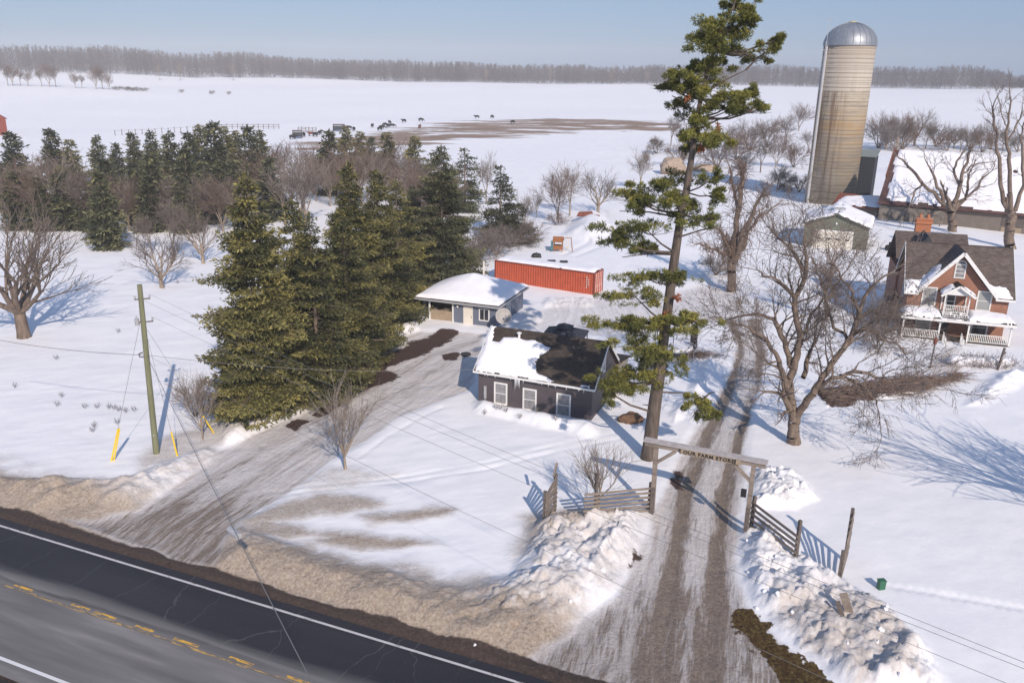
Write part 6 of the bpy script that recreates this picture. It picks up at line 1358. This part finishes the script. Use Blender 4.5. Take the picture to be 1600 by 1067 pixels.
def trampoline():
    x, y, z = G(1055, 560); H = empty('trampoline', (x, y + .6, z), 0, 'round trampoline with sagging net poles and snow on its mat', 'trampoline'); Rr = 1.75; h = .85
    t = MB(); n = 24
    t.tube([(Rr * cos(2 * pi * i / n), Rr * sin(2 * pi * i / n), h) for i in range(n + 1)], .04, 6); t.build('ring', M['grey'], H); m = MB(); m.lathe([(.1, h - .02), (Rr - .05, h), (Rr - .05, h + .02), (.1, h + .0)], n=24); m.build('mat', M['black'], H)
    s = MB(); s.lathe([(Rr - .1, h + .02), (Rr - .25, h + .16), (Rr * .6, h + .2), (.2, h + .18)], n=24); s.build('mat_snow', M['roofsnow'], H, True)
    for i in range(4): a = .5 + i * pi / 2; l = MB(); l.tube([(Rr * cos(a), Rr * sin(a), h), (Rr * cos(a) * 1.03, Rr * sin(a) * 1.03, 0), (Rr * cos(a + .4) * 1.03, Rr * sin(a + .4) * 1.03, 0), (Rr * cos(a + .4), Rr * sin(a + .4), h)], .03, 6); l.build('leg', M['grey'], H)
    for i in range(6):
        a = i * pi / 3 + .25; l = MB(); l.tube([(Rr * 1.03 * cos(a), Rr * 1.03 * sin(a), .1), (Rr * 1.03 * cos(a), Rr * 1.03 * sin(a), 2.7)], .028, 6); l.build('net_pole', M['black'], H)
    q = MB(); a0 = .1
    for i in range(5):
        a = -.5 + i * .22; b = a + .22; q.add([(Rr * 1.04 * cos(a), Rr * 1.04 * sin(a), .9), (Rr * 1.04 * cos(b), Rr * 1.04 * sin(b), .9), (Rr * 1.04 * cos(b), Rr * 1.04 * sin(b), 2.5), (Rr * 1.04 * cos(a), Rr * 1.04 * sin(a), 2.6)], [(0, 1, 2, 3)])
    q.build('bundled_net', M['black'], H)
    # a heap of brown brush in front
    rng = np.random.default_rng(6); seg = []
    for i in range(500): p = rng.normal(0, [.9, .5, .15], 3); p[2] = abs(p[2]) * 1.2; d = rng.normal(0, [.5, .3, .1], 3); seg.append((p, p + d, .014, .006))
    V, F = tubes(seg, 3); x, y, z = G(1090, 556); o = link('brush_heap', mesh_np('brush_heap', V, F, M['redtwig']), None, (x, y, z)); tag(o, 'small heap of brown brush beside the trampoline', 'brush heap')
trampoline()
def playset():
    x, y, z = G(872, 392); H = empty('playset', (x, y, z), -.15, 'wooden play tower with an orange roof panel and teal slide', 'playset'); H.scale = (.74, .74, .74); w = .75
    for sx in (-1, 1):
        for sy in (-1, 1): p = MB(); p.bar((sx * w, sy * w, -.1), (sx * w, sy * w, 2.3), .11); p.build('tower_post', M['orangewood'], H)
    p = MB(); p.box(-w, w, -w, w, .95, 1.05); p.box(-w, w, -w - .03, -w, .35, .95); p.build('deck', M['orangewood'], H); p = MB(); p.quadslab((-w - .2, -w - .25, 1.75), (w + .2, -w - .25, 1.75), (w + .2, 0, 2.6), (-w - .2, 0, 2.6), .06); p.quadslab((-w - .2, 0, 2.6), (w + .2, 0, 2.6), (w + .2, w + .25, 1.75), (-w - .2, w + .25, 1.75), .06); p.build('roof_panel', M['orangewood'], H)
    p = MB(); p.bar((w, 0, 2.3), (w + 1.6, 0, 2.45), .11); p.bar((w + 1.5, 0, 2.45), (w + 1.9, -.6, 0), .09); p.bar((w + 1.5, 0, 2.45), (w + 1.7, .7, 0), .09); p.build('swing_beam', M['orangewood'], H)
    p = MB(); p.bar((w + .7, 0, 2.3), (w + .7, 0, .6), .03); p.bar((w + 1.1, 0, 2.3), (w + 1.1, 0, .6), .03); p.box(w + .65, w + 1.15, -.12, .12, .55, .62); p.build('swing_seat', M['yellow'], H)
    p = MB(); p.quadslab((-w - 1.4, -.3, .1), (-w, -.3, 1.1), (-w, .3, 1.1), (-w - 1.4, .3, .1), .08); p.box(-w - .5, -w - .1, -.75, -.6, -.1, 1.9); p.build('slide', M['teal'], H)
playset()
def lumpy(name, label, cat, loc, rad, mat, seed, group=None, amp=.25, cut=-.3):
    bm = bmesh.new(); bmesh.ops.create_icosphere(bm, subdivisions=4, radius=1)
    co = np.array([v.co[:] for v in bm.verts]); n = fbm(co[:, 0] * 1.8 + seed, co[:, 1] * 1.8 + co[:, 2] * 1.3, 4, seed); n2 = fbm(co[:, 0] * 6 + seed, co[:, 2] * 6 + co[:, 1] * 4, 3, seed + 2)
    co = co * (1 + amp * n + amp * .35 * n2)[:, None] * np.array(rad); 
    for v, c in zip(bm.verts, co): v.co = c
    me = bpy.data.meshes.new(name); bm.to_mesh(me); bm.free(); me.polygons.foreach_set('use_smooth', [True] * len(me.polygons)); me.materials.append(mat)
    return tag(link(name, me, None, loc), label, cat, group)
x, y, z = G(986, 660); lumpy('root_mound', 'rounded brown earthy root mound lying left of the pine trunk', 'mound', (x, y + .2, z + .2), (.85, .55, .42), M['earth'], 3)
x, y, z = G(1054, 272); lumpy('boulder', 'large tan boulder on the far slope left of the silo', 'boulder', (x - .5, y, z + 1.2), (3.0, 2.0, 2.8), M['stone'], 5)
x, y, z = G(1100, 268); lumpy('boulder', 'lower pinkish boulder right of the large tan one', 'boulder', (x, y, z + .5), (2.8, 1.6, 1.3), M['stone'], 9)
x, y, z = G(915, 338); z = gz(x, y); H = empty('plough_blade', (x, y, z + .0), .1, 'rusty plough blade lying on top of the snow hill', 'plough'); q = MB(); q.quadslab((-1.5, -.4, 0), (1.3, -.4, -.1), (1.1, .5, .55), (-1.0, .5, .5), .12); q.build('blade', M['rust'], H); q = MB(); q.bar((1.2, 0, .1), (2.1, -.5, .0), .2); q.build('blade_arm', M['rust'], H)
for px, py, lb in ((862, 409, 'black slab box half buried behind the container, left one'), (881, 410, 'black slab box half buried behind the container, right one')):
    H = empty('buried_box', G(px, py), .1, lb, 'box'); q = MB(); q.box(-.45, .45, -.3, .3, -.2, .14); q.build('box_body', M['black'], H, bev=.03); q = MB(); q.box(-.48, .48, -.33, .33, .145, .18); q.build('lid', M['canvas'], H)
x, y, z = G(838, 402); lumpy('junk_heap', 'small dark heap in the snow behind the container', 'heap', (x, y, z + .1), (.6, .4, .4), M['black'], 8, amp=.5)
x, y, z = G(1226, 299); bare(B_BUSH[2], (x, y, z), 2.4, 4.5, 1, 'small dark shrub in the snow left of the silo', 'shrub', 'shrub')
# well ring in the driveway
x, y, z = G(728, 555); H = empty('fire_ring', (x, y, z), 0, 'black fire ring sunk in the driveway ice left of the dark house', 'fire ring'); q = MB(); q.lathe([(.36, -.05), (.42, -.05), (.42, .16), (.36, .16)], n=20); q.build('ring_wall', M['black'], H); q = MB(); q.lathe([(.02, .03), (.35, .03), (.35, .05), (.02, .06)], n=20); q.build('ash_bed', M['canvas'], H)
x, y, z = G(1328, 958); H = empty('snagged_plank', (x, y, z), .4, 'grey broken plank sticking out of the right snow bank', 'plank'); q = MB(); q.bar((.15, 0, -.3), (-.25, .3, .95), .06, .34); q.build('plank_board', M['wood'], H); q = MB(); q.bar((-.25, .1, -.2), (-.5, .3, .6), .05, .2); q.build('plank_splinter', M['darkwood'], H)
# green service box in the snow
x, y, z = G(1376, 919); H = empty('green_service_box', (x, y, z), .15, 'small green service pedestal box alone in the right snow', 'box'); q = MB(); q.box(-.16, .16, -.13, .13, -.2, .42); q.build('box_body', M['greenbox'], H, bev=.015); q = MB(); q.box(-.18, .18, -.15, .15, .425, .47); q.build('lid', M['greenbox'], H, bev=.01)
# lamp post before the farmhouse
x, y, z = G(1453, 575); H = empty('yard_lamp_post', (x, y, z), 0, 'dark yard lamp post before the farmhouse steps', 'lamp post'); q = MB(); q.bar((0, 0, -.2), (.05, 0, 2.0), .09); q.build('lamp_pole', M['darkwood'], H); q = MB(); q.lathe([(.05, 0), (.14, .05), (.19, .4), (.24, .42), (.05, .62)], (.05, 0, 2.0), 6); q.build('lantern_head', M['rust'], H)
x, y, z = G(1558, 578); H = empty('leaning_garden_post', (x, y, z), 0, 'rough leaning garden post beside the snowy hedge', 'post'); q = MB(); q.bar((0, 0, -.2), (.25, 0, 1.9), .14); q.bar((.1, 0, 1.2), (.5, .1, 1.5), .08); q.build('post_body', M['darkwood'], H)
# red garden tractor behind the farmhouse
x, y, z = G(1390, 388); H = empty('garden_tractor', (x - .3, y - 2, z), .6, 'red garden tractor with black tyres behind the farmhouse', 'tractor')
q = MB(); q.box(-.4, .4, -.3, 1.0, .35, .75); q.box(-.3, .3, -1.0, -.3, .4, .95); q.build('tractor_body', M['redpaint'], H, bev=.06); q = MB(); q.box(-.22, .22, .3, .75, .75, 1.15); q.build('seat', M['black'], H, bev=.04)
for sx in (-1, 1):
    for yy, rr in ((-.75, .25), (.6, .42)): q = MB(); q.tube([(sx * .38, yy, rr), (sx * .62, yy, rr)], rr, 14); q.build('tyre', M['black'], H)
q = MB(); q.tube([(0, -.2, .9), (0, .05, 1.25)], .03, 6); q.tube([(.2 * cos(i * .785), .08 + .06 * sin(i * .785), 1.25 + .2 * sin(i * .785)) for i in range(9)], .02, 5); q.build('steering_wheel', M['black'], H)
x, y, z = G(1404, 372); lumpy('grey_grill', 'dark covered grill beside the red tractor', 'grill', (x, y, z + .5), (.45, .35, .6), M['black'], 4, amp=.12)
for sx, lb in ((5.85, 'dark green pot on the porch beside the steps'), (6.35, 'yellow striped pot on the farmhouse porch'), (6.9, 'dark planter at the right of the porch pots')):
    u_ = np.array([.954, -.298]); v_ = np.array([.298, .954]); p = u_ * (12.2 + sx) + v_ * (79.31 + .55); H = empty('porch_pot', (p[0], p[1], .28), 0, lb, 'pot'); q = MB(); q.lathe([(.12, 0), (.22, .32), (.25, .34), (.2, .34)], n=12); q.build('pot_body', M['yellow'] if 'yellow' in lb else M['greenbox'], H, True)
    q = MB(); rr_ = random.Random(int(sx * 10))
    for i in range(26): a = rr_.uniform(0, 6.28); q.bar((0, 0, .32), (.3 * cos(a) * rr_.random(), .3 * sin(a) * rr_.random(), .6 + .2 * rr_.random()), .03, .008)
    q.build('dry_plant', M['pineneedle'], H)
# snow-laden hedge before the porch
def hedge():
    c = G(1532, 572); rng = np.random.default_rng(8); H = empty('snowy_hedge', c, -.1, 'low rounded hedge half buried in snow before the porch', 'hedge')
    seg = []
    for i in range(1800): p = rng.normal(0, [1.5, .55, .28], 3); p[2] = abs(p[2]) + .1; d = rng.normal(0, .12, 3) + np.array([0, 0, .2]); seg.append((p, p + d * 1.3, .014, .006))
    V, F = tubes(seg, 3); link('hedge_twigs', mesh_np('hedge_twigs', V, F, M['greytwig']), H)
    for i in range(5):
        s = lumpy('snow_cap', None, None, (-2 + i * .95, rng.uniform(-.2, .2), .35), (.75, .6, .42), M['roofsnow'], 20 + i); s.parent = H
hedge()
# long pile of cut brush before the farmhouse
def brush_pile():
    a = np.array(G(1275, 622)); b = np.array(G(1500, 596)); rng = np.random.default_rng(15); seg = []; n = 1500; L_ = np.linalg.norm((b - a)[:2]); ang = math.atan2(b[1] - a[1], b[0] - a[0])
    for i in range(n):
        t = rng.random() ** .9; x = t * L_; st2 = rng.random() < .5; y = (.55 if st2 else -.75) + rng.normal(0, .2) + .25 * sin(x * .8 + st2 * 2); z = abs(rng.normal(0, .30)) * (1.2 - .4 * t); l = rng.uniform(.5, 2.6); az = rng.normal(0, .32)
        if not st2 and x > L_ * .72: continue
        p = np.array([x, y, z]); seg.append((p, p + np.array([cos(az) * l, sin(az) * l, rng.normal(0, .22)]), rng.uniform(.012, .035), .008))
    for i in range(14): t = rng.random(); p = np.array([t * L_ * .8, rng.normal(0, .6), .3]); seg.append((p, p + np.array([rng.uniform(2, 4.5), rng.normal(0, .5), rng.normal(0, .2)]), .07, .03))
    V, F = tubes(seg, 3); o = link('brush_pile', mesh_np('brush_pile', V, F, M['redtwig']), None, tuple(a + np.array([0, 0, .05])), ang); tag(o, 'long low pile of cut brown branches before the farmhouse', 'brush pile')
brush_pile()

# ---------------------------------------------------------------- cattle and far fences
def cow_mesh(graze, mat):
    h = -.35 if graze else .32
    vs = [(0, 0, 1.15), (-.75, 0, 1.2), (-1.05, 0, 1.1), (.65, 0, 1.18), (.98, 0, 1.25 + h * .3), (1.25, 0, 1.2 + h), (1.5, 0, 1.08 + h * 1.45), (1.72, 0, .93 + h * 1.6),
          (-.85, .22, .7), (-.92, .22, .38), (-.85, .22, .03), (-.85, -.22, .7), (-.92, -.22, .38), (-.85, -.22, .03), (.62, .2, .7), (.62, .2, .36), (.62, .2, .03), (.62, -.2, .7), (.62, -.2, .36), (.62, -.2, .03), (-1.17, 0, .85), (-1.2, 0, .45), (1.42, .2, 1.22 + h * 1.4), (1.42, -.2, 1.22 + h * 1.4)]
    ed = [(0, 1), (1, 2), (0, 3), (3, 4), (4, 5), (5, 6), (6, 7), (1, 8), (8, 9), (9, 10), (1, 11), (11, 12), (12, 13), (3, 14), (14, 15), (15, 16), (3, 17), (17, 18), (18, 19), (2, 20), (20, 21), (6, 22), (6, 23)]
    rd = [.50, .46, .30, .46, .30, .19, .16, .10, .17, .09, .07, .17, .09, .07, .13, .08, .07, .13, .08, .07, .04, .05, .03, .03]
    me = bpy.data.meshes.new('cow_cage'); me.from_pydata(vs, ed, []); o = bpy.data.objects.new('cow_cage', me); COL.objects.link(o)
    sk = o.modifiers.new('s', 'SKIN'); 
    for i, r in enumerate(rd): me.skin_vertices[0].data[i].radius = (r, r)
    me.skin_vertices[0].data[0].use_root = True
    sb = o.modifiers.new('b', 'SUBSURF'); sb.levels = 1; sb.render_levels = 1
    bpy.context.view_layer.update(); out = bpy.data.meshes.new_from_object(o.evaluated_get(bpy.context.evaluated_depsgraph_get())); bpy.data.objects.remove(o)
    out.name = 'cow'; out.materials.clear(); out.materials.append(mat); out.polygons.foreach_set('use_smooth', [True] * len(out.polygons)); return out
CW = [cow_mesh(True, M['cowblack']), cow_mesh(False, M['cowblack']), cow_mesh(False, M['cowred'])]
cows = [(458, 218, 1), (475, 214, 1), (486, 213, 2), (493, 214, 1), (500, 211, 1), (545, 203, 1), (582, 199.5, 1), (594, 204.5, 1), (602, 198, 0), (606, 200, 1), (613, 199.5, 0), (609, 194.5, 1), (631, 192, 1), (658, 190, 0), (656, 201, 2), (745, 185.5, 1), (769, 185, 0), (801, 193.5, 0), (1022, 225, 0), (553, 205, 1), (597, 202, 0), (538, 203, 2)]
for i, (px, py, k) in enumerate(cows):
    x, y, z = G(px, py); lb = {13: 'black cow at the end of the snowy track above the brown field', 14: 'red brown cow alone in the snow below the herd track', 16: 'black cow farthest along the field ridge', 15: 'black cow facing away beside the farthest one', 17: 'black cow at the near edge of the brown field', 18: 'dark cow lying by the brushy fence line'}.get(i, ('black cow' if k < 2 else 'red brown cow') + ' of the distant herd, ' + (ORD + ['nineteenth', 'twentieth', 'twenty first', 'twenty second'])[sorted(c_[0] for c_ in cows).index(px)] + ' from the left')
    tag(link('cow', CW[k], None, (x, y, z), i * 1.9, (1.05, 1.15, .95)), lb, 'cow', 'cattle on the far field')
for px, py, lb in ((458, 217, 'dark hay feeder at the left end of the herd'), (524, 206, 'long dark feed wagon among the distant cattle')):
    x, y, z = G(px, py); H = empty('hay_feeder', (x + 1, y + 2, z), .3, lb, 'feeder'); w = 1.6 if px < 500 else 2.2; q = MB(); q.box(-w, w, -1, 1, .5, 1.9); q.build('feeder_box', M['canvas'], H)
    q = MB(); [q.bar((a * w * .9, b * .9, 0), (a * w * .9, b * .9, 2.4), .15) for a in (-1, 1) for b in (-1, 1)]; q.quadslab((-w, -1.1, 2.3), (w, -1.1, 2.3), (w, 1.1, 2.6), (-w, 1.1, 2.6), .1); q.build('feeder_frame', M['darkwood'], H)
def post_row(label, pts, n, h, rails):
    a = np.array(G(*pts[0])); b = np.array(G(*pts[1])); H = empty('field_fence', tuple(a), 0, label, 'fence'); q = MB()
    tops = []
    for i in range(n):
        t = i / (n - 1); x, y = (a + (b - a) * t)[:2]; z = gz(x, y); q.bar((x - a[0], y - a[1], z - a[2] - .3), (x - a[0] + .05 * (i % 3), y - a[1], z - a[2] + h * (1 + .12 * (i % 2))), .16); tops.append((x - a[0], y - a[1], z - a[2]))
    q.build('fence_line_posts', M['darkwood'], H)
    q = MB()
    for r in rails:
        for i in range(n - 1): q.bar((tops[i][0], tops[i][1], tops[i][2] + h * r), (tops[i + 1][0], tops[i + 1][1], tops[i + 1][2] + h * r), .10, .14 if len(rails) > 1 else .05)
    q.build('fence_line_rails', M['darkwood'], H)
post_row('railed cattle fence on the far snow left of the herd', ((330, 202), (436, 202)), 14, 1.7, (.45, .9)); post_row('short railed pen fence beside the cattle', ((466, 206), (494, 207)), 6, 1.7, (.3, .6, .9)); post_row('row of thin wire fence posts behind the blue grey spruces', ((180, 212), (330, 204)), 16, 1.7, (.9,))

# ---------------------------------------------------------------- the air
hz = MB(); hz.box(-1600, 1600, -340, 1750, -6, 62); hm = bpy.data.materials.new('haze_air'); hm.use_nodes = True; nt = hm.node_tree; nt.nodes.clear()
out = nt.nodes.new('ShaderNodeOutputMaterial'); pv = nt.nodes.new('ShaderNodeVolumePrincipled'); pv.inputs['Color'].default_value = (.90, .94, 1.0, 1); pv.inputs['Density'].default_value = .00028; pv.inputs['Anisotropy'].default_value = -.35
nt.links.new(pv.outputs[0], out.inputs['Volume']); ho = hz.build('haze', hm); tag(ho, 'thin pale winter haze over the fields', 'haze', None, 'stuff'); ho.display_type = 'WIRE'

rl = random.Random(12); lump = None
for i in range(22):
    px, py = rl.choice([(rl.uniform(840, 1000), rl.uniform(840, 960)), (rl.uniform(1165, 1240), rl.uniform(840, 960)), (rl.uniform(1240, 1420), rl.uniform(930, 1050)), (rl.uniform(730, 900), rl.uniform(925, 1010)), (rl.uniform(1175, 1270), rl.uniform(745, 800))])
    x, y, z = G(px, py)
    if lump is None: lump = lumpy('snow_chunk', None, None, (x, y, z), (1, .8, .6), M['roofsnow'], 3, amp=.5); o = lump
    else: o = lump.copy(); COL.objects.link(o)
    s = rl.uniform(.06, .16); o.location = (x, y, z + s * .2); o.scale = (s, s, s); o.rotation_euler = (rl.uniform(0, 3), rl.uniform(0, 3), rl.uniform(0, 3)); tag(o, 'loose chunk of ploughed snow on the snow bank ' + ('right of the lane' if px > 1160 else 'left of the lane'), 'snow chunk', 'ploughed snow chunks')
